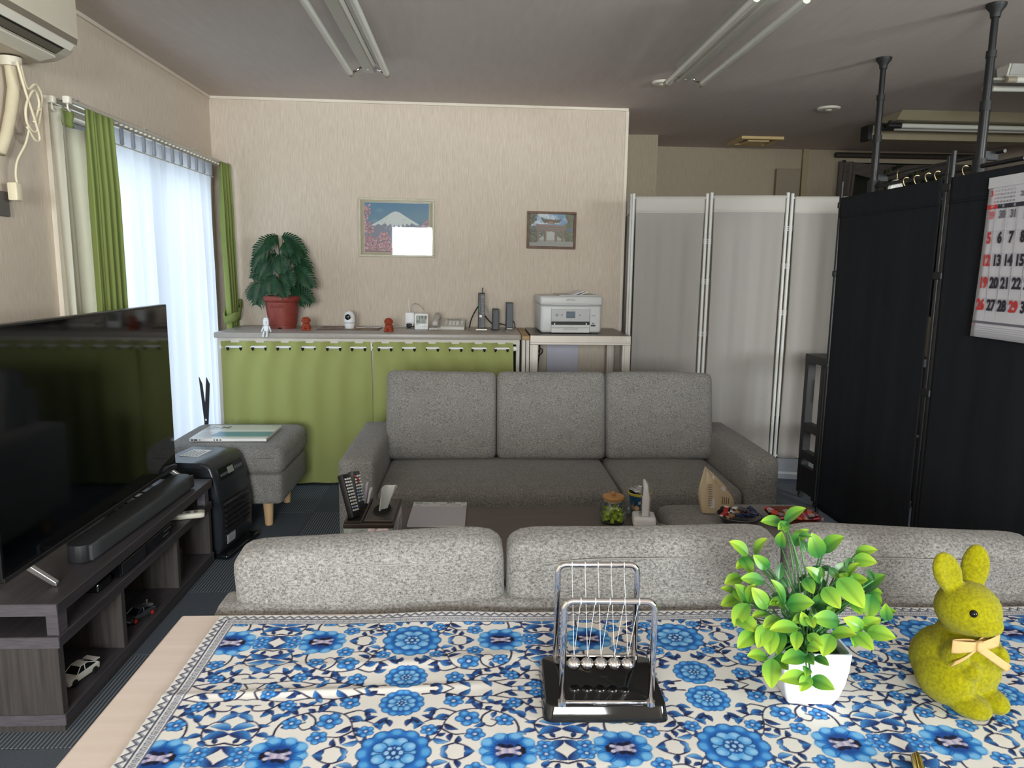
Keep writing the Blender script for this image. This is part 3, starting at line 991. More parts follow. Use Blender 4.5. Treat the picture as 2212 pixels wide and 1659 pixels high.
# local: x from -0.48 (wall side) to 0 (front), y along the length
obj('top_board', B(-0.35, 0.0, 0.0, 1.19, 0.345, 0.380, 0.0015, 1), m_wood, st)
obj('edge_strip', B(-0.349, -0.001, -0.0015, 0.0, 0.346, 0.379), m_edge, st)
obj('middle_board', B(-0.34, -0.004, 0.004, 1.186, 0.250, 0.283, 0.0015, 1), m_wood, st)
obj('edge_strip', B(-0.339, -0.005, 0.0025, 0.004, 0.251, 0.282), m_edge, st)
obj('base_board', B(-0.34, -0.004, 0.004, 1.186, 0.022, 0.055, 0.0015, 1), m_wood, st)
obj('edge_strip', B(-0.339, -0.005, 0.0025, 0.004, 0.023, 0.054), m_edge, st)
obj('plinth', B(-0.33, -0.012, 0.010, 1.18, 0.0, 0.022), m_woodv, st)
obj('back_panel', B(-0.34, -0.33, 0.03, 1.17, 0.055, 0.345), m_woodv, st)
for y in (0.012, 1.12):
    obj('post', B(-0.040, -0.008, y, y + 0.045, 0.283, 0.345, 0.001, 1), m_edge, st)
    obj('post', B(-0.33, -0.30, y, y + 0.045, 0.283, 0.345, 0.001, 1), m_edge, st)
for y0, y1 in ((0.004, 0.03), (0.365, 0.39), (0.815, 0.84), (1.16, 1.186)):
    obj('divider', B(-0.33, -0.010, y0, y1, 0.055, 0.250, 0.001, 1), m_woodv, st)
for z in (0.12, 0.15, 0.18):
    obj('peg_hole', LA([(0, -0.002), (0.004, -0.002), (0.004, 0.001), (0, 0.001)], 10, (-0.16, 0.815, z), 'Y'), mat('peg_metal', S(190, 186, 178), 0.3, 0.8), st)

# ------------------------------------------------------------------ television
m_scr = mat('tv_glass', S(5, 6, 8), 0.06, spec=0.6)
m_bez = mat('tv_bezel', S(20, 20, 22), 0.35)
tv = thing('television', 'large black flat television standing on the dark oak board', 'television', (-1.243, 2.503, 0.38))
obj('casing', B(-0.030, -0.002, -0.578, 0.578, 0.060, 0.742, 0.003), m_bez, tv)
obj('rear_housing', B(-0.065, -0.030, -0.42, 0.42, 0.065, 0.42, 0.012), m_bez, tv)
obj('screen', B(-0.002, 0.0, -0.570, 0.570, 0.078, 0.735), m_scr, tv)
obj('bottom_bar', B(-0.002, 0.003, -0.578, 0.578, 0.060, 0.074, 0.001, 1), mat('tv_bar', S(36, 36, 38), 0.35), tv)
obj('logo_tab', B(-0.004, 0.0045, -0.03, 0.03, 0.050, 0.061), m_bez, tv)
m_silver = mat('brushed_silver', S(190, 190, 194), 0.3, 0.9)
for y, s in ((-0.455, 1), (0.540, -1)):
    f = obj('foot', PR([(0.0, 0.062), (-0.03, 0.062), (0.058, 0.002), (0.068, 0.002), (0.068, 0.012)], 'Y', y - 0.008, y + 0.008, 0.002), m_silver, tv)
    obj('foot_rear', PR([(-0.03, 0.062), (-0.005, 0.062), (-0.10, 0.002), (-0.115, 0.002), (-0.115, 0.012)], 'Y', y - 0.008, y + 0.008, 0.002), m_silver, tv)

# ------------------------------------------------------------------ sound bar, recorder, remotes, cars
m_sbg = mat('speaker_grille', S(76, 78, 82), 0.75, var=((500, 500, 500), S(58, 60, 64), 0.3))
sb = thing('soundbar', 'charcoal sound bar lying in front of the television', 'soundbar', (-1.195, 2.60, 0.38), radians(-1.5))
def stadium(hx, hy, n=8):
    pts = []
    for k in range(n + 1):
        a = pi * k / n
        pts.append((hx * cos(a), hy - hx + hx * sin(a)))
    for k in range(n + 1):
        a = pi + pi * k / n
        pts.append((hx * cos(a), -hy + hx + hx * sin(a)))
    return pts
obj('housing', PR([(p[0] * 0.98, p[1]) for p in stadium(0.042, 0.40)], 'Z', 0.002, 0.057, 0.003), mat('soundbar_black', S(38, 39, 42), 0.5), sb, True)
o = obj('grille', cushion(-0.006, 0.010, -0.385, 0.395, -0.027, 0.027, 0.008, n=6), m_sbg, sb, 'all')
o.location = (0.037, 0, 0.030)
for k in range(4):
    obj('button', LA([(0, 0.0565), (0.004, 0.0565), (0.004, 0.0585), (0, 0.0585)], 10, (-0.01, -0.03 + k * 0.018, 0)), m_dark, sb)
obj('foot_pad', B(-0.03, 0.03, -0.3, -0.25, 0.0, 0.002), m_dark, sb)
obj('foot_pad', B(-0.03, 0.03, 0.25, 0.3, 0.0, 0.002), m_dark, sb)

m_glossb = mat('gloss_black', S(16, 16, 18), 0.12, spec=0.6)
rc = thing('recorder', 'black disc recorder on the shelf under the television top', 'recorder', (-1.13, 2.515, 0.283))
obj('case', B(-0.22, 0.0, -0.20, 0.20, 0.004, 0.050, 0.002), m_glossb, rc)
obj('front_flap', B(0.0, 0.004, -0.195, -0.02, 0.008, 0.047, 0.001, 1), mat('recorder_panel', S(40, 40, 42), 0.2), rc)
obj('front_flap', B(0.0, 0.004, -0.015, 0.195, 0.008, 0.047, 0.001, 1), m_glossb, rc)
obj('indicator', B(0.004, 0.0046, 0.12, 0.17, 0.018, 0.022), m_silver, rc)
obj('indicator', B(0.004, 0.0046, 0.13, 0.19, 0.034, 0.037), m_silver, rc)
for y in (-0.17, 0.17):
    obj('foot_pad', LA([(0, 0), (0.015, 0), (0.015, 0.005), (0, 0.005)], 12, (-0.03, y, 0)), m_dark, rc)
    obj('foot_pad', LA([(0, 0), (0.015, 0), (0.015, 0.005), (0, 0.005)], 12, (-0.19, y, 0)), m_dark, rc)
rb = thing('streaming_box', 'small black box beside the recorder under the television', 'media box', (-1.145, 2.245, 0.283))
obj('case', B(-0.08, 0.0, -0.04, 0.04, 0.0, 0.03, 0.006), m_glossb, rb)
obj('front_plate', B(0.0, 0.002, -0.035, 0.035, 0.004, 0.026), m_bez, rb)
rt = thing('router', 'dark boxy adapter in the last lower compartment of the tv stand', 'router', (-1.20, 2.83, 0.055))
obj('case', B(-0.05, 0.05, -0.04, 0.03, 0.0, 0.12, 0.006), mat('slate_plastic', S(52, 56, 64), 0.4), rt)
obj('front_plate', B(0.05, 0.052, -0.032, 0.022, 0.01, 0.11), m_bez, rt)
m_rem_w = mat('remote_ivory', S(226, 222, 208), 0.4)
rm = thing('remote_control', 'ivory remote control lying on the tv stand shelf by the heater', 'remote control', (-1.145, 2.90, 0.2835), radians(18))
obj('body', cushion(-0.10, 0.07, -0.027, 0.027, 0.0, 0.022, 0.008, n=5), m_rem_w, rm, 'all')
m_keyg = mat('key_grey', S(110, 112, 110), 0.5)
for i in range(4):
    for j in range(3):
        obj('key', B(-0.055 + i * 0.028, -0.040 + i * 0.028, -0.017 + j * 0.013, -0.008 + j * 0.013, 0.0215, 0.0240, 0.001, 1), m_keyg, rm)
nt_ = thing('note_paper', 'white slip of paper on the board behind the sound bar', 'paper', (-1.30, 2.88, 0.380), radians(8))
obj('sheet', B(-0.055, 0.055, -0.035, 0.035, 0.0, 0.0015), mat('white_paper', S(238, 238, 238), 0.8), nt_)
obj('black_print', B(-0.02, 0.045, -0.015, -0.010, 0.0015, 0.0018), m_bez, nt_)
cbk = thing('cable_coil', 'black cable lying coiled on the board under the television', 'cable', (-1.335, 2.70, 0.3825))
obj('coil', T([(0.05 * cos(a * 0.5) + 0.006 * a * 0.3, 0.075 * sin(a * 0.5) + 0.01 * a * 0.3, 0.002 + 0.0006 * a) for a in range(34)], 0.004, 6), m_dark, cbk, 'all')

m_rubber = mat('tyre_rubber', S(24, 24, 25), 0.8)
def toy_car(label, loc, rotz, m_body, m_glass, m_rim, sport):
    """local x is the driving direction, length 0.15"""
    t = thing('toy_car', label, 'toy car', loc, rotz)
    if sport:
        lower = [(-0.078, 0.014), (-0.080, 0.030), (-0.070, 0.036), (-0.030, 0.038), (0.03, 0.033), (0.074, 0.024), (0.080, 0.017), (0.078, 0.012)]
        cabin = [(-0.062, 0.036), (-0.028, 0.052), (0.004, 0.053), (0.036, 0.033)]
    else:
        lower = [(-0.076, 0.014), (-0.078, 0.036), (-0.068, 0.041), (0.072, 0.037), (0.078, 0.032), (0.078, 0.012)]
        cabin = [(-0.070, 0.040), (-0.028, 0.060), (0.008, 0.060), (0.034, 0.038)]
    obj('body', PR(lower, 'Y', -0.033, 0.033, 0.003), m_body, t, True)
    bm = bmesh.new()
    prism(bm, cabin, 'Y', -0.029, 0.029)
    for v in bm.verts:
        if v.co.z > 0.048:
            v.co.y *= 0.78
    obj('cabin', bm, m_glass, t)
    r = [(cabin[1][0] - 0.002, cabin[1][1] - 0.001), (cabin[2][0] + 0.002, cabin[2][1] - 0.001), (cabin[2][0] + 0.001, cabin[2][1] + 0.0025), (cabin[1][0], cabin[1][1] + 0.0025)]
    obj('roof', PR(r, 'Y', -0.0235, 0.0235, 0.0008), m_body, t)
    for s in (-1, 1):
        bm = bmesh.new()
        for q in ((cabin[2], cabin[3]), (cabin[1], cabin[0])):
            tube(bm, [(q[0][0], s * 0.0228, q[0][1]), (q[1][0], s * 0.0292, q[1][1])], 0.0018, 6)
        tube(bm, [((cabin[1][0] + cabin[2][0]) / 2, s * 0.0228, cabin[1][1]), ((cabin[1][0] + cabin[2][0]) / 2 + 0.004, s * 0.0292, cabin[0][1])], 0.0018, 6)
        obj('pillar', bm, m_body, t, kind='stuff')
    for x in (-0.05, 0.05):
        for s in (-1, 1):
            w = obj('wheel', LA([(0, -0.005), (0.012, -0.005), (0.0145, -0.003), (0.0145, 0.003), (0.012, 0.005), (0, 0.005)], 18, (x, s * 0.031, 0.0145), 'Y'), m_rubber, t, True)
            obj('rim', LA([(0, 0.004), (0.009, 0.004), (0.0095, 0.0062), (0.007, 0.0068), (0, 0.0055)] if s > 0 else [(0, -0.0055), (0.007, -0.0068), (0.0095, -0.0062), (0.009, -0.004), (0, -0.004)], 16, (x, s * 0.031, 0.0145), 'Y'), m_rim, w, True)
    m_lamp = mat('headlamp_clear', S(210, 214, 214), 0.15)
    for s in (-1, 1):
        obj('headlight', B(0.076, 0.080, s * 0.022 - 0.007, s * 0.022 + 0.007, 0.018 if sport else 0.024, 0.023 if sport else 0.031), m_lamp, t)
        obj('tail_light', B(-0.0805, -0.077, s * 0.022 - 0.008, s * 0.022 + 0.008, 0.022, 0.029), mat('tail_red', S(150, 30, 26), 0.3), t)
    obj('bumper', B(0.0765, 0.0825, -0.032, 0.032, 0.011, 0.017, 0.001, 1), m_dark if sport else m_chrome, t)
    return t
m_wh = mat('model_white', S(226, 224, 216), 0.35)
m_gun = mat('model_gunmetal', S(112, 116, 120), 0.3, 0.75)
m_cgl = mat('model_glass', S(22, 24, 28), 0.1)
wc = toy_car('white model coupe with a rear wing in the nearest tv stand compartment', (-1.178, 2.115, 0.0552), radians(-106), m_wh, m_cgl, m_dark, False)
obj('rear_wing', B(-0.082, -0.055, -0.031, 0.031, 0.050, 0.0525, 0.0008, 1), m_wh, wc)
for s in (-0.02, 0.02):
    obj('wing_strut', B(-0.072, -0.066, s - 0.0015, s + 0.0015, 0.040, 0.050), m_wh, wc)
gc = toy_car('grey metal model sports car with red wheels in the second compartment', (-1.172, 2.50, 0.0552), radians(-110), m_gun, m_cgl, mat('rim_red', S(196, 48, 42), 0.4), True)
obj('engine_vent', B(-0.074, -0.044, -0.022, -0.004, 0.037, 0.046, 0.002), mat('vent_grey', S(150, 150, 152), 0.4, 0.6), gc)
obj('engine_vent', B(-0.074, -0.044, 0.004, 0.022, 0.037, 0.046, 0.002), mat('vent_grey', S(150, 150, 152), 0.4, 0.6), gc)
obj('mast', T([(-0.058, 0.0, 0.036), (-0.058, 0.0, 0.068)], 0.0022, 8), m_silver, gc)
obj('mast_top', LA([(0, 0.060), (0.005, 0.062), (0.004, 0.067), (0, 0.068)], 10, (-0.058, 0, 0)), m_silver, gc)
for o in (wc, gc):
    o.scale = (0.76, 0.76, 0.76)

# ------------------------------------------------------------------ fan heater
m_heat = mat('heater_charcoal', S(40, 44, 50), 0.28, spec=0.55)
m_heatg = mat('heater_gloss', S(22, 25, 29), 0.10, spec=0.6)
ht = thing('fan_heater', 'charcoal oil fan heater beside the end of the tv stand', 'heater', (-1.105, 3.31, 0), radians(-9))
# local x is the front direction, y across
def heater_body():
    bm = bmesh.new()
    prof = [(-0.25, 0.025), (0.012, 0.025), (0.030, 0.06), (0.032, 0.20), (0.018, 0.33), (-0.006, 0.405), (-0.022, 0.425), (-0.05, 0.432), (-0.25, 0.430)]
    prism(bm, prof, 'Y', -0.145, 0.145)
    bmesh.ops.bevel(bm, geom=[e for e in bm.edges if abs(e.verts[0].co.y - e.verts[1].co.y) < 1e-6 and min(e.verts[0].co.x, e.verts[1].co.x) > -0.23], offset=0.012, segments=3, profile=0.5, affect='EDGES')
    return bm
obj('body', heater_body(), m_heat, ht, True)
obj('base_tray', cushion(-0.26, 0.065, -0.158, 0.158, 0.0, 0.026, 0.012, n=6), m_heatg, ht, 'all')
obj('top_seam', B(-0.24, -0.03, -0.146, -0.1445, 0.405, 0.407), m_bez, ht)
def on_front(z):
    for (xa, za), (xb, zb) in (((0.012, 0.025), (0.030, 0.06)), ((0.030, 0.06), (0.032, 0.20)), ((0.032, 0.20), (0.018, 0.33)), ((0.018, 0.33), (-0.006, 0.405)), ((-0.006, 0.405), (-0.022, 0.425))):
        if za <= z <= zb:
            return xa + (xb - xa) * (z - za) / (zb - za)
    return 0.0
def front_panel(y0, y1, z0, z1, t, n=8):
    bm = bmesh.new()
    prism(bm, [(on_front(z0 + (z1 - z0) * k / n) - 0.001, z0 + (z1 - z0) * k / n) for k in range(n + 1)] + [(on_front(z1 - (z1 - z0) * k / n) + t, z1 - (z1 - z0) * k / n) for k in range(n + 1)], 'Y', y0, y1)
    return bm
obj('control_panel', front_panel(-0.105, 0.115, 0.345, 0.395, 0.003), m_heatg, ht)
obj('display', front_panel(-0.025, 0.025, 0.358, 0.385, 0.0042, 3), mat('lcd_grey', S(150, 156, 150), 0.25), ht)
for k in range(5):
    y = -0.095 + k * 0.014
    obj('button', front_panel(y, y + 0.010, 0.360, 0.370, 0.0045, 2), mat('heater_button', S(92, 96, 100), 0.4), ht)
for k in range(4):
    y = 0.036 + k * 0.019
    obj('button', front_panel(y, y + 0.012, 0.362, 0.376, 0.0045, 2), mat('heater_button', S(92, 96, 100), 0.4), ht)
obj('grille_recess', front_panel(-0.120, 0.120, 0.105, 0.255, 0.002), mat('grille_dark', S(48, 36, 32), 0.25, 0.3), ht)
for k in range(6):
    z = 0.115 + k * 0.024
    obj('louver', PR([(on_front(z) + 0.000, z), (on_front(z) + 0.010, z + 0.002), (on_front(z) + 0.012, z + 0.007), (on_front(z), z + 0.011)], 'Y', -0.118, 0.118), m_heat, ht)
obj('label_plate', front_panel(-0.10, -0.03, 0.055, 0.095, 0.0035, 2), mat('label_grey', S(176, 178, 180), 0.4), ht)
lab = obj('paper_label', B(-0.21, -0.12, -0.04, 0.085, 0.4315, 0.4325), mat('white_paper', S(238, 238, 238), 0.8), ht, label='white warning label stuck on the lid')
for k in range(5):
    obj('printed_line', B(-0.20 + k * 0.015, -0.195 + k * 0.015, -0.03, 0.07 - 0.012 * (k % 3), 0.4325, 0.4328), m_keyg, lab)

# ------------------------------------------------------------------ magazine on the ottoman
cv = Canvas(0.37, 0.31, 0.0018, (226, 228, 224))
cv.rect(0.0, 0.37, 0.20, 0.31, (206, 208, 200))
cv.rect(0.10, 0.37, 0.045, 0.15, (92, 152, 164))
cv.poly([(0.08, 0.05), (0.16, 0.05), (0.13, 0.12), (0.10, 0.16)], (70, 140, 176))
cv.rect(0.12, 0.36, 0.04, 0.06, (120, 170, 176))
for k in range(10):
    cv.rect(0.015, 0.07 + 0.02 * (k % 3), 0.03 + k * 0.011, 0.034 + k * 0.011, (176, 180, 182))
for (x, y) in ((0.035, 0.235), (0.035, 0.265), (0.055, 0.25), (0.085, 0.235), (0.085, 0.262), (0.10, 0.248), (0.115, 0.24), (0.115, 0.268)):
    cv.rect(x - 0.008, x + 0.008, y - 0.012, y + 0.010, (40, 44, 50), 0.9)
    cv.rect(x - 0.003, x + 0.004, y - 0.004, y + 0.003, (190, 190, 190), 0.8)
cv.rect(0.325, 0.36, 0.285, 0.292, (130, 134, 130))
mg = thing('magazine', 'white magazine with teal cover picture lying on the left ottoman', 'magazine', (-1.385, 3.600, 0.4285), radians(0.5))
obj('pages', B(0.002, 0.368, 0.0, 0.308, 0.0, 0.013, 0.002), mat('page_white', S(240, 240, 238), 0.7), mg)
canvas_mesh('cover', cv, lambda X, Y: (X, Y, 0.0136 + 0.0 * X + 0.001 * np.sin(Y * 9)), print_mat('glossy_cover', 0.25, spec=0.5), mg)
sp = obj('spine', B(0.0, 0.37, -0.0015, 0.001, 0.0, 0.0140), mat('page_white', S(240, 240, 238), 0.7), mg)
for x, w in ((0.010, 0.010), (0.024, 0.016), (0.05, 0.004), (0.118, 0.006), (0.130, 0.010), (0.146, 0.008)):
    obj('spine_letter', B(x, x + w, -0.0022, -0.0014, 0.004, 0.010), m_bez, sp)
# black folded stand leaning in the gap beside the cabinet
fs = thing('folded_stand', 'black folding stand with crossed bars wedged between lace curtain and cabinet', 'stand', (-1.505, 4.17, 0))
for s, x in ((1, -0.004), (-1, 0.006)):
    obj('bar', PR([(-0.012 * 0 - s * 0.030 - 0.012, 0.0), (-s * 0.030 + 0.012, 0.0), (s * 0.022 + 0.010, 0.62), (s * 0.022 - 0.006, 0.66)], 'Y', x - 0.004, x + 0.004), m_dark, fs)
obj('rivet', LA([(0, -0.014), (0.006, -0.014), (0.006, 0.014), (0, 0.014)], 12, (0.005, 0, 0.42), 'Y'), m_chrome, fs)

# ================================================================== CABINET WITH GREEN CURTAINS
m_top = mat('counter_grey_laminate', S(168, 161, 154), 0.35, var=((40, 40, 40), S(158, 151, 144), 0.3))
m_cabw = mat('cabinet_ivory', S(206, 200, 190), 0.5)
m_white = mat('white_plastic', S(234, 235, 237), 0.4)
cab = thing('cabinet', 'low grey topped cabinet against the back wall behind green curtains', 'cabinet', (-1.475, 4.285, 0))
obj('worktop', B(-0.005, 1.750, 0.0, 0.545, 0.868, 0.900, 0.006), m_top, cab, True)
obj('side_panel', B(0.010, 0.030, 0.012, 0.54, 0.0, 0.868, 0.001, 1), m_cabw, cab)
obj('side_panel', B(1.722, 1.742, 0.012, 0.54, 0.0, 0.868, 0.001, 1), m_cabw, cab)
obj('divider', B(0.875, 0.895, 0.03, 0.54, 0.0, 0.868), m_cabw, cab)
obj('top_rail', B(0.030, 1.722, 0.012, 0.032, 0.842, 0.868, 0.001, 1), m_cabw, cab)
obj('shelf', B(0.030, 0.875, 0.06, 0.53, 0.44, 0.46), m_cabw, cab)
obj('shelf', B(0.895, 1.722, 0.06, 0.53, 0.44, 0.46), m_cabw, cab)
obj('bottom_shelf', B(0.030, 1.722, 0.03, 0.53, 0.03, 0.05), m_cabw, cab)
obj('back_panel', B(0.030, 1.722, 0.53, 0.54, 0.03, 0.868), mat('cabinet_back', S(60, 58, 56), 0.7), cab)
rod = obj('curtain_rod', T([(0.030, 0.0, 0.818), (0.887, 0.0, 0.818), (1.722, 0.0, 0.818)], 0.0075, 10), m_white, cab, True)
obj('rod_end', LA([(0, 0.03), (0.014, 0.03), (0.014, 0.045), (0.009, 0.05), (0, 0.05)], 14, (0, 0.0, 0.818), 'X'), m_white, rod, True)
obj('rod_end', LA([(0, 1.70), (0.009, 1.70), (0.014, 1.706), (0.014, 1.722), (0, 1.722)], 14, (0, 0.0, 0.818), 'X'), m_white, rod, True)
obj('rod_bracket', B(0.878, 0.892, -0.006, 0.014, 0.800, 0.846, 0.002, 1), m_white, rod)

m_lime = cloth_mat('lime_green_cloth', S(160, 166, 104), 0.06, 0.0, 700)
m_hole = mat('slit_dark', S(12, 12, 11), 0.9)
def cabinet_curtain(label, x0, x1, nh, seed):
    t = thing('cabinet_curtain', label, 'curtain', (x0, 4.285, 0), 0, 'lime green cabinet curtains')
    W_ = x1 - x0
    pit = W_ / nh
    def weave(x):
        ph = ((x / pit) % 1.0)
        return 0.5 + 0.5 * cos(2 * pi * (ph - 0.5))          # 1 at the slots
    def fn(u, v):
        x = u * W_
        z = 0.850 - v * 0.832 + (0.004 * abs(sin(pi * x / 0.0115)) if v == 0 else 0)
        k = math.exp(-v * 9)
        y = -0.017 + 0.040 * k * weave(x) + (1 - k) * (0.010 * sin(2 * pi * x / pit + 0.5 + seed) * (1 - 0.5 * v) + 0.006 * sin(9 * x + seed + 2 * v))
        if v > 0.93:
            z += 0.004 * sin(x * 40 + seed)
        return (x + 0.012 * sin(v * 3) * (u - 0.5), y, z)
    obj('drape', sheet(fn, int(W_ / 0.004), 40), m_lime, t, 'all')
    for k in range(nh):
        c = (k + 0.5) * pit
        for s in (-1, 1):
            xx = c + s * pit * 0.26
            yy = -0.017 + 0.040 * math.exp(-0.04 * 9) * weave(xx) - 0.0030
            bm = bmesh.new()
            pts = [(xx + 0.0085 * cos(a), 0.8165 + 0.019 * sin(a)) for a in [pi + pi * q / 8 for q in range(9)]]
            prism(bm, pts, 'Y', yy - 0.002, yy + 0.001)
            obj('slit_shade', bm, m_hole, t)  # dark plate in place of a cut hole, its inner shade as colour
    return t
cabinet_curtain('lime green curtain on the left half of the cabinet, hanging full length', -1.435, -0.592, 6, 0.4)
cabinet_curtain('lime green curtain on the right half of the cabinet, half behind the sofa', -0.578, 0.228, 6, 1.9)

# folded board with a wooden cap between the cabinet and the printer table
fb = thing('folded_board', 'upright folded grey board with tan wooden cap beside the printer table', 'board', (0.2775, 4.22, 0))
obj('leaf', B(0.0, 0.018, 0.0, 0.56, 0.0, 0.875, 0.001, 1), m_cabw, fb)
obj('leaf', B(0.022, 0.040, 0.0, 0.56, 0.0, 0.875, 0.001, 1), m_cabw, fb)
obj('cap', B(-0.001, 0.041, -0.002, 0.562, 0.875, 0.900, 0.002, 1), mat('tan_wood', S(176, 144, 96), 0.5, var=((60, 8, 60), S(150, 118, 74), 0.3)), fb)

# ------------------------------------------------------------------ printer table
m_ptop = mat('table_dark_slats', S(96, 90, 84), 0.3, var=((60, 6, 60), S(84, 78, 73), 0.3))
m_pal = mat('pale_aluminium', S(198, 189, 180), 0.42, 0.25)
pt = thing('printer_table', 'narrow metal table with slatted top holding the printer', 'table', (0.325, 4.265, 0))
for k in range(8):
    y = 0.012 + k * 0.066
    obj('slat', B(0.004, 0.586, y, y + 0.064, 0.880, 0.900, 0.001, 1), m_ptop, pt)
obj('apron', B(0.0, 0.590, 0.0, 0.012, 0.845, 0.8985, 0.002, 1), m_pal, pt)
obj('apron', B(0.0, 0.590, 0.542, 0.554, 0.845, 0.8985, 0.002, 1), m_pal, pt)
obj('side_rail', B(0.0, 0.012, 0.012, 0.542, 0.845, 0.880), m_pal, pt)
obj('side_rail', B(0.578, 0.590, 0.012, 0.542, 0.845, 0.880), m_pal, pt)
for x in (0.0, 0.542):
    for y in (0.003, 0.503):
        lg = obj('leg', B(x, x + 0.048, y, y + 0.048, 0.0, 0.845, 0.002, 1), m_pal, pt)
        obj('groove', B(x + 0.012, x + 0.014, y - 0.0008, y, 0.02, 0.84), mat('groove_grey', S(150, 142, 134), 0.5), lg)
for k in range(12):
    obj('rivet', LA([(0, -0.003), (0.0032, -0.003), (0.004, 0.0), (0, 0.0)], 10, (0.008 + k * 0.048, 0.0, 0.886), 'Y'), mat('brass_rivet', S(214, 190, 142), 0.3, 0.7), pt, True)
obj('bolt', LA([(0, -0.004), (0.006, -0.004), (0.008, 0.0), (0, 0.0)], 14, (0.570, 0.0, 0.876), 'Y'), m_white, pt, True)
obj('apron_groove', B(0.004, 0.586, -0.0008, 0.0, 0.857, 0.859), mat('groove_grey', S(150, 142, 134), 0.5), pt)

# ------------------------------------------------------------------ printer
m_prt = mat('printer_light_grey', S(206, 206, 205), 0.42)
m_prt2 = mat('printer_mid_grey', S(184, 184, 184), 0.45)
pr = thing('printer', 'light grey inkjet printer with small touch screen on the slatted table', 'printer', (0.577, 4.39, 0.900), radians(1.5))
obj('body', B(-0.183, 0.183, 0.0, 0.32, 0.004, 0.172, 0.018, 3), m_prt, pr, True)
obj('scanner_lid', B(-0.187, 0.187, -0.004, 0.325, 0.166, 0.222, 0.014, 3), m_prt, pr, True)
obj('lid_seam', B(-0.186, 0.186, -0.0052, -0.003, 0.163, 0.166), mat('seam_grey', S(140, 140, 140), 0.6), pr)
obj('lid_step', B(-0.115, 0.110, -0.006, -0.003, 0.168, 0.180, 0.001, 1), m_prt2, pr)
obj('control_panel', B(-0.118, 0.112, -0.004, 0.01, 0.072, 0.146, 0.003), m_prt2, pr)
scn = obj('touch_screen', B(-0.030, 0.024, -0.0052, -0.003, 0.092, 0.132, 0.001, 1), mat('screen_blue', S(108, 122, 134), 0.15, var=((20, 20, 20), S(78, 94, 110), 0.2)), pr)
for x, r in ((-0.086, 0.009), (-0.056, 0.006), (0.051, 0.006)):
    obj('button', LA([(0, -0.0055), (r * 0.6, -0.0055), (r, -0.0050), (r, -0.003), (0, -0.003)], 16, (x, 0, 0.110), 'Y'), mat('button_grey', S(150, 150, 150), 0.5), pr, True)
obj('output_slot', B(-0.118, 0.112, -0.002, 0.01, 0.052, 0.071), m_dark, pr)
for x in (-0.098, 0.092):
    obj('slot_guide', B(x - 0.003, x + 0.003, -0.004, 0.0, 0.053, 0.062), m_white, pr)
obj('paper_tray', B(-0.118, 0.112, -0.006, 0.01, 0.005, 0.034, 0.003), m_prt, pr)
obj('tray_ledge', B(-0.118, 0.112, -0.008, 0.01, 0.036, 0.052, 0.003), m_prt, pr)
obj('tray_grip', B(-0.045, 0.042, -0.0075, -0.005, 0.022, 0.034, 0.003), m_prt2, pr)
obj('panel_seam', B(-0.1205, -0.1185, -0.0006, 0.0, 0.01, 0.150), mat('seam_grey', S(140, 140, 140), 0.6), pr)
obj('panel_seam', B(0.1125, 0.1145, -0.0006, 0.0, 0.01, 0.150), mat('seam_grey', S(140, 140, 140), 0.6), pr)
obj('sticker', B(0.120, 0.148, -0.0009, 0.0, 0.044, 0.052), m_dark, pr)
obj('sticker', B(0.128, 0.139, -0.0009, 0.0, 0.056, 0.066), m_keyg, pr)
text('lettering', 'EPSON', 0.017, m_keyg, pr, (-0.004, -0.0045, 0.199), (pi / 2, 0, 0))
obj('model_mark', B(0.122, 0.147, -0.0008, 0.0, 0.105, 0.108), m_keyg, pr)
for x0, z0, L_ in ((0.01, 0.222, 0.075), (0.045, 0.222, 0.062)):
    bm = bmesh.new()
    box(bm, 0, L_, 0.04, 0.24, 0, 0.004, 0.001, 1)
    o = obj('feeder_flap', bm, m_white, pr)
    o.location = (x0, 0, z0); o.rotation_euler = (0, radians(-20), 0)
obj('feeder_tray', B(-0.07, 0.165, 0.03, 0.29, 0.222, 0.228, 0.002), m_prt2, pr)
for x in (-0.15, 0.15):
    obj('foot_pad', B(x - 0.02, x + 0.02, 0.03, 0.29, 0.0, 0.004), m_dark, pr)

# white paper board and cord under the printer table
bp_ = thing('paper_board', 'pale lilac board leaning on the wall under the printer table', 'board', (0.59, 4.86, 0.30), radians(1.5))
o = obj('board', B(-0.105, 0.105, -0.004, 0.0, 0.0, 0.50, 0.001, 1), mat('lilac_board', S(196, 194, 208), 0.55), bp_)
o.rotation_euler = (radians(-3), 0, 0)
obj('stand', B(-0.10, 0.10, -0.03, -0.004, -0.30, 0.002, 0.002), m_prt2, bp_)
pc = thing('cord', 'black cord looping down the wall behind the printer table', 'cord', (0.43, 4.872, 0.0))
obj('cord', T(sm3([(0.0, -0.006, 0.895), (0.004, -0.008, 0.80), (0.006, -0.010, 0.74), (-0.004, -0.012, 0.66), (-0.006, -0.010, 0.60), (-0.012, -0.008, 0.50), (-0.015, -0.008, 0.30)]), 0.004, 8), m_dark, pc, 'all')
obj('cord', T(sm3([(-0.085, -0.016, 0.705), (-0.045, -0.016, 0.700), (-0.008, -0.016, 0.708), (0.020, -0.016, 0.728), (0.022, -0.016, 0.752), (0.008, -0.016, 0.755), (-0.002, -0.018, 0.735)]), 0.0035, 8), m_dark, pc, 'all')

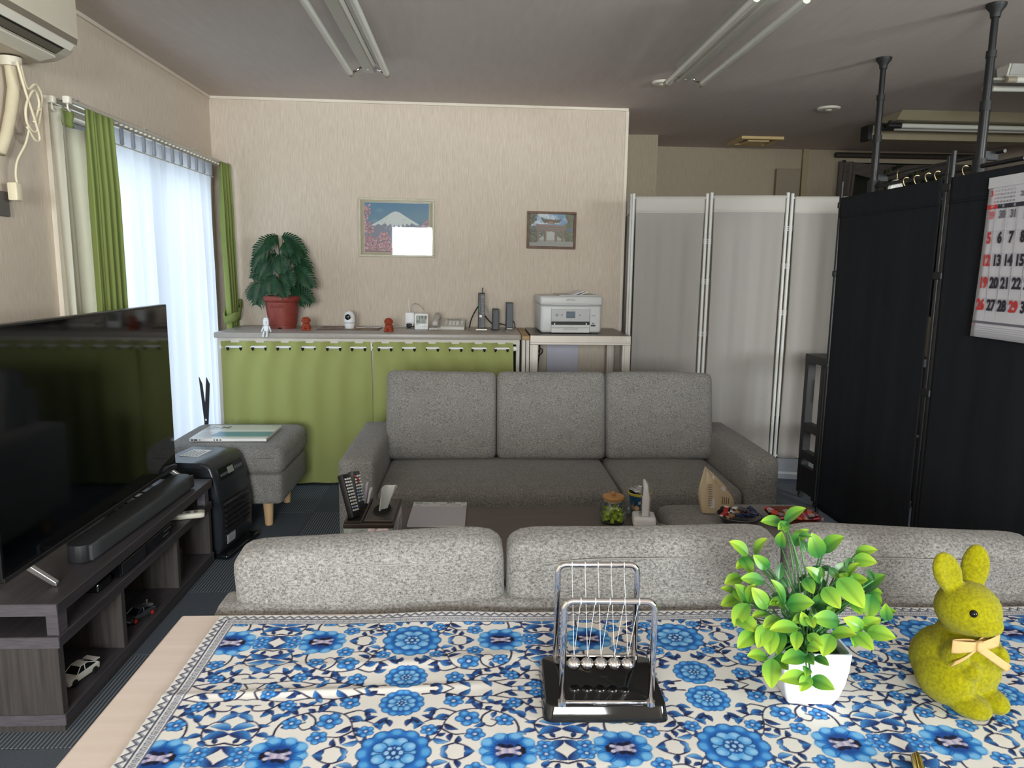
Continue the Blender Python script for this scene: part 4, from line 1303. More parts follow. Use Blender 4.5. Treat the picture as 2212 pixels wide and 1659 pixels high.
# ================================================================== THINGS ON THE CABINET
# potted palm
m_pot = mat('terracotta_plastic', S(140, 62, 52), 0.5, var=((30, 30, 30), S(126, 54, 46), 0.3))
m_frond = mat('dark_frond', S(30, 72, 38), 0.45, spec=0.3, var=((40, 40, 40), S(18, 46, 32), 0.3))
pl = thing('potted_plant', 'dark green leafy plant in a terracotta pot on the cabinet', 'plant', (-1.172, 4.62, 0.900))
obj('pot', LA([(0, 0.0), (0.076, 0.0), (0.078, 0.012), (0.078, 0.018), (0.082, 0.020), (0.084, 0.030), (0.100, 0.150), (0.101, 0.160), (0.110, 0.164), (0.117, 0.172), (0.119, 0.186), (0.114, 0.197), (0.106, 0.199), (0.100, 0.192), (0.096, 0.170), (0, 0.168)], 40), m_pot, pl, True)
bm = bmesh.new()
for k in range(9):
    a = -pi / 2 - 0.15 + (k - 4) * 0.10
    r = 0.0985
    c = Vector((r * cos(a), r * sin(a), 0.140 + 0.006 * cos(k * 2)))
    tube(bm, [c + Vector((0.009 * cos(q) * -sin(a), 0.009 * cos(q) * cos(a), 0.009 * sin(q))) for q in [2 * pi * i / 10 for i in range(10)]], 0.0018, 5, closed=True)
obj('relief', bm, m_pot, pl, kind='stuff')
obj('drain_notch', PR([(-0.012, 0.0), (0.012, 0.0), (0.009, 0.008), (0, 0.011), (-0.009, 0.008)], 'Y', -0.079, -0.070), mat('notch_dark', S(30, 18, 16), 0.9), pl)
obj('soil', LA([(0, 0.1695), (0.0955, 0.1695), (0.0955, 0.172), (0, 0.176)], 24), mat('soil', S(50, 40, 32), 0.95, var=((90, 90, 90), S(30, 24, 20), 0.2)), pl)
FR = [[-1.179, 4.7, 1.459, -1.026, 4.65, 1.321, 0.9], [-1.203, 4.68, 1.444, -1.332, 4.63, 1.324, 1.0], [-1.152, 4.64, 1.423, -1.115, 4.59, 1.329, 0.9], [-1.209, 4.69, 1.347, -1.351, 4.64, 1.261, 1.0], [-1.167, 4.58, 1.349, -1.145, 4.53, 1.23, 1.1], [-1.133, 4.72, 1.32, -1.019, 4.67, 1.237, 0.9], [-1.229, 4.68, 1.284, -1.351, 4.63, 1.192, 1.0], [-1.097, 4.62, 1.271, -0.973, 4.57, 1.142, 1.2], [-1.204, 4.55, 1.226, -1.202, 4.5, 1.105, 1.2], [-1.127, 4.68, 1.215, -1.013, 4.63, 1.14, 1.0], [-1.26, 4.6, 1.201, -1.307, 4.55, 1.036, 1.1], [-1.134, 4.64, 1.145, -0.98, 4.59, 1.051, 1.0], [-1.189, 4.62, 1.208, -1.24, 4.57, 1.139, 1.0], [-1.326, 4.66, 1.178, -1.35, 4.61, 1.067, 1.0], [-1.225, 4.74, 1.263, -1.301, 4.69, 1.318, 0.9], [-1.081, 4.66, 1.209, -1.061, 4.61, 1.028, 1.0], [-1.19, 4.72, 1.291, -1.233, 4.67, 1.298, 0.8], [-1.15, 4.66, 1.39, -1.06, 4.60, 1.285, 0.9], [-1.21, 4.60, 1.30, -1.27, 4.55, 1.20, 1.0], [-1.14, 4.58, 1.27, -1.09, 4.53, 1.15, 1.05], [-1.17, 4.56, 1.20, -1.12, 4.51, 1.09, 1.0], [-1.25, 4.66, 1.36, -1.33, 4.61, 1.23, 0.9], [-1.10, 4.68, 1.34, -1.00, 4.62, 1.23, 0.95], [-1.20, 4.68, 1.46, -1.245, 4.60, 1.375, 0.8]]
PB = Vector((-1.172, 4.62, 0.900))
def frond(b, tip, w, seed):
    """broad leaf cut into fingers to two thirds, arched from b down to tip"""
    bm = bmesh.new()
    d = tip - b
    L_ = d.length
    n = 13
    mid = (b + tip) / 2 + Vector((0, -0.01, 0.35 * L_))
    def ax(t):
        return b * (1 - t) ** 2 + mid * 2 * t * (1 - t) + tip * t ** 2
    toward = Vector((0, -1, 0.25)).normalized()
    rd = random.Random(seed)
    for s in (-1, 1):
        for k in range(n):
            t0, t1 = 0.02 + k / n * 0.95, 0.02 + (k + 1.0) / n * 0.95
            p0, p1 = ax(t0), ax(t1)
            tang = (ax(min(1, t1 + 0.02)) - ax(max(0, t0 - 0.02))).normalized()
            side = tang.cross(toward).normalized() * s
            half = 0.066 * w * (sin(pi * (0.10 + 0.86 * (t0 + t1) / 2)) ** 0.7) * rd.uniform(0.88, 1.1)
            inner = half * 0.70
            fwd = tang * (half * 0.75)
            drop = Vector((0, 0.004, -1)) * half * 0.35
            a = bm.verts.new(p0); b_ = bm.verts.new(p1)
            c0 = bm.verts.new(p0 + side * inner + fwd * 0.45 + toward * 0.006 + drop * 0.25)
            c1 = bm.verts.new(p1 + side * inner + fwd * 0.40 + toward * 0.006 + drop * 0.25)
            e = bm.verts.new((p0 + p1) / 2 + side * half + fwd * 1.1 + drop)
            m0 = bm.verts.new(p0.lerp(c0.co, 0.5) + toward * 0.007); m1 = bm.verts.new(p1.lerp(c1.co, 0.5) + toward * 0.004)
            bm.faces.new((a, b_, m1, m0)); bm.faces.new((m0, m1, c1, c0)); bm.faces.new((c0, c1, e))
    tube(bm, [ax(q / 8) for q in range(9)], [0.0025 - 0.0018 * q / 8 for q in range(9)], 5)
    bmesh.ops.transform(bm, matrix=Matrix.Translation(-PB), verts=bm.verts[:])
    return bm
stb = bmesh.new()
for k, f in enumerate(FR):
    b, tip = Vector(f[:3]), Vector(f[3:6])
    b.y = min(b.y, 4.74); 
    obj('leaf', frond(b, tip, f[6], k), m_frond, pl, 'all')
    r0 = PB + Vector((0.03 * cos(k * 2.4), 0.03 * sin(k * 2.4), 0.172))
    md = r0.lerp(b, 0.6); md.x = md.x * 0.5 + PB.x * 0.5
    st_ = T([r0 - PB, (r0.lerp(md, 0.6) - PB), md - PB, b - PB], [0.004, 0.0035, 0.003, 0.0025], 6)
    obj('stem', st_, mat('palm_stem', S(96, 84, 52), 0.6), pl, 'all')

# white robot figure seated at the counter edge
rbf = thing('robot_figure', 'tiny white block robot figure sitting on the cabinet edge', 'figurine', (-1.186, 4.300, 0.9))
m_rw2 = mat('robot_white', S(232, 236, 240), 0.5)
obj('head', B(-0.015, 0.015, -0.008, 0.014, 0.040, 0.076, 0.003), m_rw2, rbf, True)
obj('visor', B(0.000, 0.005, -0.010, -0.007, 0.048, 0.066, 0.001, 1), m_prt2, rbf)
obj('head_cap', B(-0.012, 0.012, -0.006, 0.012, 0.076, 0.084, 0.002), m_rw2, rbf)
obj('torso', B(-0.013, 0.013, -0.006, 0.012, 0.0, 0.040, 0.003), m_rw2, rbf, True)
for s in (-1, 1):
    obj('arm', T([(s * 0.015, 0.003, 0.036), (s * 0.021, 0.000, 0.020), (s * 0.026, -0.004, 0.004)], 0.0045, 8), m_rw2, rbf, 'all')
    lg = obj('leg', T([(s * 0.008, -0.004, 0.006), (s * 0.009, -0.022, 0.005), (s * 0.010, -0.026, -0.012)], 0.0055, 8), m_rw2, rbf, 'all')
    bm = bmesh.new(); ball(bm, (s * 0.0105, -0.029, -0.018), 0.008, 12, 8, (1, 1.2, 0.9))
    obj('boot', bm, m_rw2, lg, 'all')

# pair of terracotta guardian lions
m_terra = mat('terracotta_clay', S(164, 70, 42), 0.8, var=((60, 60, 60), S(136, 54, 32), 0.2), bump=((120, 120, 120), 0.6, 0.003))
def guardian(label, loc, rot, mirror):
    t = thing('lion_figurine', label, 'figurine', loc, rot, 'terracotta guardian lions')
    s = mirror
    bm = bmesh.new()
    box(bm, -0.026, 0.026, -0.022, 0.026, 0, 0.010, 0.003, 1)
    for c, r, sc in (((0, 0.006, 0.030), 0.024, (1, 0.9, 1.1)), ((0, -0.004, 0.026), 0.016, (1.2, 0.8, 1)), ((-0.014, -0.014, 0.018), 0.009, (0.9, 1, 1.6)), ((0.014, -0.014, 0.018), 0.009, (0.9, 1, 1.6)), ((-0.018, 0.012, 0.018), 0.012, (0.9, 1.1, 1)), ((0.018, 0.012, 0.018), 0.012, (0.9, 1.1, 1))):
        ball(bm, c, r, 14, 9, sc)
    obj('body', bm, m_terra, t, 'all', kind='stuff')
    bm = bmesh.new()
    for c, r, sc in (((0, -0.002, 0.056), 0.022, (1, 0.85, 0.85)), ((0.004 * s, -0.018, 0.051), 0.012, (1.25, 0.8, 0.7)), ((0.004 * s, -0.022, 0.056), 0.005, (1.3, 0.8, 0.8))):
        ball(bm, c, r, 14, 9, sc)
    h = obj('head', bm, m_terra, t, 'all', kind='stuff')
    bm = bmesh.new()
    for k in range(11):
        a = pi * (k / 10)
        ball(bm, (0.022 * cos(a), 0.004, 0.056 + 0.020 * sin(a)), 0.006, 8, 6)
    obj('mane', bm, m_terra, h, 'all', kind='stuff')
    obj('mouth', B(0.004 * s - 0.011, 0.004 * s + 0.011, -0.0285, -0.024, 0.0455, 0.0485, 0.001, 1), mat('clay_dark', S(96, 36, 22), 0.9), h)
    for e in (-1, 1):
        bm = bmesh.new(); ball(bm, (0.003 * s + e * 0.009, -0.019, 0.063), 0.0042, 10, 7)
        obj('eye', bm, m_terra, h, 'all')
        obj('ear', LA([(0, 0.0), (0.006, 0.0), (0.0, 0.011)], 8, (e * 0.016, -0.002, 0.069)), m_terra, h)
    return t
guardian('red clay guardian lion beside the terracotta pot, left of the camera', (-0.995, 4.455, 0.9), 0.15, 1)
guardian('red clay guardian lion right of the camera, by the plug adapter', (-0.505, 4.420, 0.9), -0.05, -1)

# picture mat under the camera
cv = Canvas(0.37, 0.26, 0.003, (78, 66, 70))
cv.speckle(0, 0.37, 0, 0.26, 420, 0.008, 0.024, [(120, 74, 64), (88, 84, 92), (190, 150, 70), (60, 52, 58), (150, 140, 142), (96, 60, 74), (204, 170, 96), (54, 58, 70)], alpha=0.75)
cv.rect(0, 0.37, 0, 0.004, (40, 36, 38)); cv.rect(0, 0.37, 0.256, 0.26, (40, 36, 38)); cv.rect(0, 0.004, 0, 0.26, (40, 36, 38)); cv.rect(0.366, 0.37, 0, 0.26, (40, 36, 38))
pm = thing('picture_mat', 'dark multicoloured picture mat lying flat under the white camera', 'mat', (-0.945, 4.495, 0.900))
obj('sheet', B(0, 0.37, 0, 0.26, 0, 0.0025), m_dark, pm)
canvas_mesh('print', cv, lambda X, Y: (X, Y, 0 * X + 0.0028), print_mat('print_satin', 0.45), pm)

# pan tilt camera
m_camw = mat('camera_white', S(236, 238, 240), 0.3)
cm = thing('security_camera', 'white egg shaped home camera on the picture mat', 'camera', (-0.762, 4.59, 0.903))
obj('base', LA([(0, 0), (0.024, 0), (0.029, 0.006), (0.033, 0.026), (0.0335, 0.034), (0, 0.034)], 28), m_camw, cm, True)
obj('ring', LA([(0, 0.034), (0.0325, 0.034), (0.0325, 0.037), (0, 0.037)], 28), m_dark, cm, True)
hd = obj('head', LA([(0, 0.037), (0.0335, 0.037), (0.0345, 0.052), (0.0335, 0.072), (0.029, 0.090), (0.020, 0.101), (0.009, 0.106), (0, 0.107)], 28), m_camw, cm, True)
obj('lens_ring', LA([(0, -0.037), (0.019, -0.0365), (0.0215, -0.030), (0.0215, -0.016), (0, -0.016)], 24, (-0.004, 0, 0.072), 'Y'), m_camw, hd, True)
obj('lens', LA([(0, -0.041), (0.009, -0.040), (0.0175, -0.0372), (0.0175, -0.03), (0, -0.03)], 24, (-0.004, 0, 0.072), 'Y'), mat('lens_black', S(12, 13, 15), 0.06), hd, True)
obj('lens_eye', LA([(0, -0.0425), (0.006, -0.042), (0.006, -0.038), (0, -0.038)], 14, (-0.004, 0, 0.072), 'Y'), mat('lens_grey', S(70, 72, 74), 0.1), hd, True)
cc = tag(obj('camera_cable', T(sm3([(0.034, 0.01, 0.006), (0.07, 0.03, 0.003), (0.11, 0.06, 0.003), (0.16, 0.05, 0.003), (0.20, 0.08, 0.003), (0.25, 0.07, 0.003), (0.30, 0.12, 0.003), (0.34, 0.15, 0.01)]), 0.0022, 6), m_white, smooth='all'), 'thin white cable running across the mat from the camera', 'cable')
cc.location = (-0.762, 4.59, 0.9045)

# plug adapter and thermometer clock
pg = thing('plug_adapter', 'white plug adapter block with a black plug on the cabinet', 'plug', (-0.408, 4.735, 0.900))
obj('block', B(-0.028, 0.030, 0.0, 0.03, 0.02, 0.095, 0.005), m_white, pg, True)
obj('plug_top', B(-0.024, 0.022, -0.02, 0.03, 0.0, 0.034, 0.006), m_white, pg, True)
obj('black_plug', B(-0.018, 0.016, -0.045, -0.018, 0.003, 0.028, 0.005), m_dark, pg, True)
obj('cord', T(sm3([(0.0, 0.01, 0.09), (-0.006, 0.02, 0.15), (-0.002, 0.03, 0.19)]), 0.002, 6), m_white, pg, 'all')
obj('cord', T(sm3([(0.006, 0.01, 0.09), (0.01, 0.012, 0.13), (0.03, 0.006, 0.152), (0.055, -0.02, 0.148), (0.085, -0.10, 0.135), (0.105, -0.16, 0.118)]), 0.0026, 6), mat('cord_grey', S(170, 168, 164), 0.5), pg, 'all')
obj('cord', T(sm3([(0.01, -0.03, 0.012), (0.04, -0.05, 0.006), (0.07, -0.09, 0.005), (0.085, -0.14, 0.02)]), 0.0035, 6), m_dark, pg, 'all')
cl = thing('thermometer_clock', 'white digital thermometer with grey display reading 19.8', 'thermometer', (-0.322, 4.565, 0.900), 0.03)
obj('case', B(-0.042, 0.042, 0.0, 0.022, 0.0, 0.100, 0.008, 3), m_white, cl, True)
dsp = obj('display', B(-0.032, 0.031, -0.0015, 0.001, 0.038, 0.088, 0.001, 1), mat('lcd_olive', S(112, 122, 104), 0.25), cl)
m_ink = mat('ink_black', S(18, 18, 20), 0.6)
text('lettering', '19.8', 0.030, m_ink, dsp, (0.008, -0.0018, 0.074), (pi / 2, 0, 0), shear=0.1)
text('lettering', '42', 0.022, m_ink, dsp, (-0.020, -0.0018, 0.051), (pi / 2, 0, 0), shear=0.1)
obj('face_icon', T([(0.013 + 0.006 * cos(a), -0.0018, 0.051 + 0.006 * sin(a)) for a in [2 * pi * q / 12 for q in range(12)]], 0.0007, 4, closed=True), m_ink, dsp)
for x, z in ((0.010, 0.020), (0.026, 0.020), (0.018, 0.027), (0.018, 0.012)):
    obj('button', LA([(0, -0.0018), (0.0035, -0.0015), (0.0035, 0.001), (0, 0.001)], 10, (x, 0, z), 'Y'), m_prt2, cl, True)
obj('logo', B(-0.033, -0.018, -0.0008, 0.001, 0.030, 0.033), m_keyg, cl)

# desk telephone
m_tel = mat('phone_grey', S(196, 192, 186), 0.4)
ph = thing('telephone', 'pale grey corded desk telephone on the cabinet', 'telephone', (-0.150, 4.63, 0.900), radians(-3))
obj('base', PR([(-0.06, 0.0), (0.09, 0.0), (0.09, 0.058), (0.07, 0.060), (-0.055, 0.022), (-0.06, 0.018)], 'X', -0.055, 0.095, 0.004), m_tel, ph, True)
def on_tel(x, yq, w, d, name, m, h=0.003):
    a = math.atan2(0.038, 0.125)
    bm = bmesh.new()
    box(bm, -w / 2, w / 2, -d / 2, d / 2, 0, h, 0.001, 1)
    o = obj(name, bm, m, ph)
    o.location = (x, yq, 0.022 + (yq + 0.055) * 0.304 + 0.0005); o.rotation_euler = (a, 0, 0)
    return o
on_tel(0.022, 0.050, 0.08, 0.012, 'display_strip', mat('strip_grey', S(150, 146, 140), 0.5))
for r in range(4):
    for c in range(3):
        on_tel(0.004 + c * 0.022, 0.026 - r * 0.018, 0.015, 0.011, 'key', mat('key_pale', S(228, 226, 220), 0.5))
for r in range(3):
    on_tel(-0.022, 0.026 - r * 0.022, 0.010, 0.012, 'key', mat('key_pale', S(228, 226, 220), 0.5))
    on_tel(0.076, 0.026 - r * 0.022, 0.010, 0.012, 'key', mat('key_pale', S(228, 226, 220), 0.5))
hs = obj('handset', T([(-0.078, 0.075, 0.072), (-0.080, 0.05, 0.078), (-0.082, 0.0, 0.062), (-0.084, -0.05, 0.045), (-0.084, -0.075, 0.032)], [0.020, 0.023, 0.015, 0.017, 0.019], 14), m_tel, ph, 'all')
obj('cradle', PR([(-0.055, 0.0), (0.08, 0.0), (0.08, 0.048), (-0.055, 0.012)], 'X', -0.105, -0.055, 0.003), m_tel, ph)
coil = [(-0.098 + 0.0035 * k * 0.55 * 0 + 0.00075 * k * 1.0 - 0.02, -0.095 + 0.006 * cos(k * 1.1), 0.009 + 0.006 * sin(k * 1.1)) for k in range(70)]
obj('coiled_cord', T(coil, 0.0022, 5), mat('cord_cream', S(214, 210, 202), 0.5), ph, 'all')
for x in (-0.04, 0.08):
    obj('foot_pad', LA([(0, -0.0), (0.006, 0.0), (0.006, 0.003), (0, 0.003)], 10, (x, -0.05, -0.0005)), m_white, ph)

# routers
m_rblk = mat('router_black', S(30, 31, 33), 0.45)
m_rfront = mat('router_front', S(46, 48, 52), 0.4)
r1 = thing('modem', 'tall black modem with green status marks, tallest of three', 'router', (0.047, 4.60, 0.900))
obj('body', B(-0.021, 0.021, 0.0, 0.14, 0.010, 0.225, 0.003), m_rblk, r1)
obj('front_panel', B(-0.008, 0.0195, -0.002, 0.002, 0.014, 0.221, 0.001, 1), m_rfront, r1)
obj('stand', PR([(-0.036, 0.0), (0.036, 0.0), (0.032, 0.006), (-0.032, 0.006)], 'Y', -0.012, 0.13), m_pal, r1)
obj('stand_post', B(-0.018, 0.018, 0.005, 0.12, 0.005, 0.011), m_rblk, r1)
an = obj('antenna_stick', B(0.002, 0.010, 0.05, 0.075, 0.225, 0.258, 0.001, 1), m_rblk, r1)
m_led = mat('status_green', S(80, 150, 110), 0.5)
for k in range(9):
    obj('status_mark', B(-0.0185, -0.0135, -0.0006, 0.0, 0.112 + k * 0.0065, 0.115 + k * 0.0065), m_led, r1)
for z in (0.118, 0.130, 0.150, 0.162):
    obj('status_mark', B(0.004, 0.010, -0.0028, -0.002, z, z + 0.002), m_prt2, r1)
obj('logo', T([(0.006 + 0.006 * cos(a), -0.0025, 0.203 + 0.006 * sin(a)) for a in [2 * pi * q / 12 for q in range(12)]], 0.0009, 4, closed=True), m_prt2, r1)
obj('logo', T([(0.008 + 0.004 * cos(a), -0.0025, 0.105 + 0.004 * sin(a)) for a in [2 * pi * q / 10 for q in range(10)]], 0.0009, 4, closed=True), m_prt2, r1)
obj('sticker', B(-0.013, 0.002, -0.0034, -0.0005, 0.078, 0.092), m_white, r1)
r2 = thing('modem', 'short black ridged modem with a red light, middle of three', 'router', (0.136, 4.60, 0.900))
obj('body', B(-0.021, 0.021, 0.0, 0.11, 0.0, 0.128, 0.003), m_rblk, r2)
obj('front_panel', B(-0.014, 0.016, -0.003, 0.002, 0.003, 0.120, 0.001, 1), mat('router_grey', S(74, 76, 80), 0.5, var=((6, 6, 200), S(60, 62, 66), 0.3)), r2)
obj('status_light', B(0.0185, 0.0225, -0.0015, 0.003, 0.044, 0.048), mat('led_red', S(230, 70, 50), 0.4), r2)
r3 = thing('modem', 'slate blue upright modem with a chrome foot, rightmost of three', 'router', (0.222, 4.61, 0.900))
obj('body', B(-0.021, 0.021, 0.0, 0.11, 0.012, 0.165, 0.003), mat('router_slate', S(58, 63, 74), 0.45), r3)
obj('top_cap', B(-0.0215, 0.0215, -0.001, 0.111, 0.162, 0.168, 0.001, 1), m_rblk, r3)
obj('foot', B(-0.022, 0.022, -0.002, 0.112, 0.0, 0.014, 0.002, 1), m_glossb, r3)
obj('chrome_band', B(-0.018, 0.018, -0.0028, -0.001, 0.004, 0.010), m_chrome, r3)
for nm, lb, pts, r_, x in (('cable', 'black cable hanging off the left side of the tall modem', [(-0.022, 0.06, 0.14), (-0.045, 0.09, 0.10), (-0.066, 0.11, 0.05), (-0.075, 0.12, 0.004)], 0.004, 0.047),
                        ('cable', 'black cable stretched from the tall modem down to the middle modem', [(0.022, 0.05, 0.085), (0.045, 0.06, 0.055), (0.066, 0.06, 0.035)], 0.004, 0.047),
                        ('cable', 'grey cable curving behind the tall modem towards the wall', [(0.022, 0.10, 0.15), (0.048, 0.13, 0.10), (0.058, 0.14, 0.05), (0.060, 0.14, 0.004)], 0.003, 0.047),
                        ('cable', 'black cable joining the middle and rightmost modems', [(0.022, 0.04, 0.036), (0.04, 0.03, 0.034), (0.064, 0.03, 0.028)], 0.004, 0.136),
                        ('cable', 'thin black cable drooping right of the rightmost modem', [(0.022, 0.05, 0.055), (0.034, 0.07, 0.035), (0.040, 0.09, 0.004)], 0.003, 0.222)):
    o = tag(obj(nm, T(sm3(pts), r_, 6), m_prt2 if lb.startswith('grey') else m_dark, smooth='all'), lb, 'cable')
    o.location = (x, 4.60, 0.900)

# ================================================================== PICTURES ON THE BACK WALL
def fuji():
    c = Canvas(0.415, 0.315, 0.0016, (70, 128, 160))
    for k in range(40):
        c.rect(0, 0.415, 0.315 - k * 0.008 - 0.009, 0.315 - k * 0.008, (58 + k * 1.8, 118 + k * 0.6, 156 - k * 0.3), 0.8)
    for (x, y, r) in ((0.07, 0.20, 0.02), (0.10, 0.265, 0.022)):
        c.disc(x, y, r, (150, 186, 204), 0.25, ry=0.012, soft=0.02)
    c.poly([(0.03, 0.165), (0.105, 0.205), (0.175, 0.252), (0.200, 0.262), (0.225, 0.255), (0.29, 0.215), (0.36, 0.175), (0.415, 0.155), (0.415, 0.02), (0, 0.02), (0, 0.15)], (116, 122, 144))
    c.poly([(0.045, 0.172), (0.105, 0.205), (0.175, 0.252), (0.200, 0.262), (0.225, 0.255), (0.29, 0.215), (0.355, 0.178), (0.33, 0.176), (0.30, 0.190), (0.29, 0.172), (0.27, 0.186), (0.26, 0.165), (0.245, 0.185), (0.235, 0.150), (0.22, 0.180), (0.205, 0.148), (0.195, 0.178), (0.18, 0.160), (0.17, 0.184), (0.15, 0.168), (0.135, 0.186), (0.11, 0.172), (0.09, 0.182), (0.07, 0.168)], (206, 212, 212))
    for (x0, y0, x1, y1) in ((0.200, 0.175, 0.19, 0.13), (0.175, 0.175, 0.16, 0.145), (0.215, 0.17, 0.222, 0.135), (0.235, 0.175, 0.245, 0.14), (0.15, 0.17, 0.135, 0.15)):
        c.stroke([(x0, y0), (x1, y1)], 0.004, (200, 206, 208), 0.8, taper=0.001)
    for (x, y) in ((0.12, 0.202), (0.15, 0.222), (0.135, 0.196), (0.26, 0.215)):
        c.stroke([(x, y), (x - 0.012, y - 0.014)], 0.003, (150, 156, 168), 0.8)
    pink = [(206, 150, 158), (184, 124, 136), (222, 172, 178), (150, 96, 104), (168, 110, 118)]
    c.speckle(0, 0.22, 0, 0.13, 900, 0.002, 0.006, pink, lambda x, y: y < 0.05 + 0.075 * (1 - abs(x - 0.11) / 0.2) + 0.02 * sin(x * 60))
    c.speckle(0.16, 0.415, 0, 0.10, 800, 0.002, 0.006, pink, lambda x, y: y < 0.07 + 0.03 * sin(x * 30))
    c.speckle(0, 0.06, 0.12, 0.30, 320, 0.002, 0.006, pink, lambda x, y: x < 0.012 + 0.030 * abs(sin(y * 17)) + 0.03 * (y < 0.19))
    c.speckle(0.33, 0.415, 0.10, 0.23, 280, 0.002, 0.006, pink, lambda x, y: x > 0.42 - 0.10 * abs(sin(y * 14)))
    brown = (70, 46, 50)
    for pts in ([(0.085, 0.0), (0.075, 0.035), (0.085, 0.065), (0.10, 0.09)], [(0.075, 0.035), (0.045, 0.075), (0.03, 0.11)], [(0.085, 0.06), (0.12, 0.075), (0.15, 0.08)], [(0.14, 0.0), (0.15, 0.03), (0.165, 0.06)], [(0.30, 0.0), (0.31, 0.04), (0.29, 0.07)], [(0.36, 0.01), (0.35, 0.06), (0.37, 0.11)], [(0.0, 0.27), (0.014, 0.22), (0.02, 0.16), (0.05, 0.14)], [(0.25, 0.10), (0.24, 0.13), (0.225, 0.15)], [(0.24, 0.12), (0.26, 0.145)]):
        c.stroke(pts, 0.0035, brown, 0.85, taper=0.0012)
    c.rect(0, 0.415, 0.0, 0.010, (96, 62, 70), 0.6)
    for e in ((0, 0.415, 0, 0.002), (0, 0.415, 0.313, 0.315), (0, 0.002, 0, 0.315), (0.413, 0.415, 0, 0.315)):
        c.rect(*e, (232, 230, 222))
    return c

def gate():
    c = Canvas(0.292, 0.212, 0.0013, (96, 142, 184))
    c.poly([(0, 0.212), (0.15, 0.212), (0.17, 0.17), (0.10, 0.14), (0, 0.13)], (206, 214, 222))
    c.speckle(0, 0.292, 0.13, 0.212, 60, 0.006, 0.022, [(214, 220, 226), (120, 164, 204), (186, 202, 220), (70, 118, 168)], alpha=0.35)
    c.rect(0, 0.292, 0, 0.045, (140, 140, 140))
    c.rect(0.06, 0.23, 0.045, 0.075, (170, 170, 168))
    c.poly([(0.10, 0.045), (0.19, 0.045), (0.16, 0.105), (0.10, 0.105)], (178, 182, 180))
    c.speckle(0.0, 0.292, 0.06, 0.11, 260, 0.003, 0.008, [(62, 74, 52), (84, 92, 66), (48, 58, 44), (110, 114, 88)], lambda x, y: not (0.10 < x < 0.17 and y < 0.10))
    c.speckle(0.0, 0.055, 0.03, 0.21, 420, 0.003, 0.008, [(52, 66, 52), (80, 92, 70), (38, 48, 40), (104, 112, 92)], lambda x, y: x < 0.03 + 0.02 * sin(y * 40) or y < 0.13)
    c.speckle(0.235, 0.292, 0.04, 0.21, 420, 0.003, 0.008, [(44, 64, 36), (66, 84, 44), (34, 48, 30), (88, 100, 60)], lambda x, y: x > 0.292 - (0.06 if y < 0.15 else 0.06 * (y - 0.08) / 0.13))
    c.poly([(0.236, 0.115), (0.275, 0.125), (0.290, 0.105), (0.27, 0.10)], (60, 84, 140))
    br, br2 = (116, 92, 84), (84, 66, 60)
    for x0, x1 in ((0.048, 0.066), (0.098, 0.114), (0.168, 0.186), (0.212, 0.228)):
        c.rect(x0, x1, 0.035, 0.13, br); c.rect(x0, x0 + 0.005, 0.035, 0.13, br2)
    c.poly([(0.040, 0.118), (0.235, 0.118), (0.228, 0.104), (0.215, 0.10), (0.06, 0.10), (0.048, 0.106)], br)
    c.poly([(0.040, 0.145), (0.235, 0.140), (0.232, 0.118), (0.044, 0.120)], (128, 106, 104))
    c.rect(0.045, 0.23, 0.124, 0.128, br2)
    c.poly([(0.072, 0.192), (0.095, 0.178), (0.16, 0.172), (0.192, 0.176), (0.212, 0.178), (0.200, 0.160), (0.185, 0.148), (0.100, 0.150), (0.084, 0.166)], (70, 64, 62))
    c.poly([(0.088, 0.164), (0.198, 0.160), (0.186, 0.148), (0.100, 0.150)], (96, 74, 66))
    c.poly([(0.074, 0.193), (0.095, 0.181), (0.16, 0.175), (0.211, 0.180), (0.211, 0.176), (0.16, 0.170), (0.094, 0.175)], (118, 118, 122))
    c.rect(0.124, 0.154, 0.150, 0.163, (140, 70, 40))
    for k in range(4):
        c.rect(0.1265 + k * 0.0068, 0.1315 + k * 0.0068, 0.154, 0.160, (206, 150, 100), 0.9)
    for x in (0.108, 0.166, 0.18):
        c.rect(x, x + 0.012, 0.1485, 0.154, (214, 214, 210))
    return c

def picture(name, label, x, z, w, h, fw, dep, m_fr, cv, group, mount=None, tilt=0.0):
    t = thing(name, label, 'picture', (x, yb(x), z), ANG, group)
    t.rotation_euler = (0, tilt, ANG)
    bm = bmesh.new()
    box(bm, -w / 2, w / 2, -dep, -0.001, h / 2 - fw, h / 2, 0.002, 1); box(bm, -w / 2, w / 2, -dep, -0.001, -h / 2, -h / 2 + fw, 0.002, 1)
    box(bm, -w / 2, -w / 2 + fw, -dep, -0.001, -h / 2 + fw, h / 2 - fw, 0.002, 1); box(bm, w / 2 - fw, w / 2, -dep, -0.001, -h / 2 + fw, h / 2 - fw, 0.002, 1)
    obj('frame', bm, m_fr, t)
    if mount:
        obj('mount_board', B(-w / 2 + fw, w / 2 - fw, -0.0055, -0.001, -h / 2 + fw, h / 2 - fw), mount, t)
    canvas_mesh('print', cv, lambda X, Y: (X - cv.w / 2, 0 * X - 0.0062, Y - cv.h / 2), print_mat('print_satin', 0.45), t)
    obj('glazing', B(-w / 2 + fw, w / 2 - fw, -0.0105, -0.009, -h / 2 + fw, h / 2 - fw), glass_mat('picture_glass', (0.97, 0.98, 0.98)), t)
    return t
picture('framed_picture', 'pale framed print of a snowy mountain above pink blossom', -0.497, 1.526, 0.482, 0.368, 0.014, 0.014, mat('pale_gilt_frame', S(196, 190, 168), 0.45, var=((20, 200, 20), S(176, 170, 148), 0.3)), fuji(), 'framed pictures on the back wall', mat('mount_tan', S(176, 166, 140), 0.8), radians(0.3))
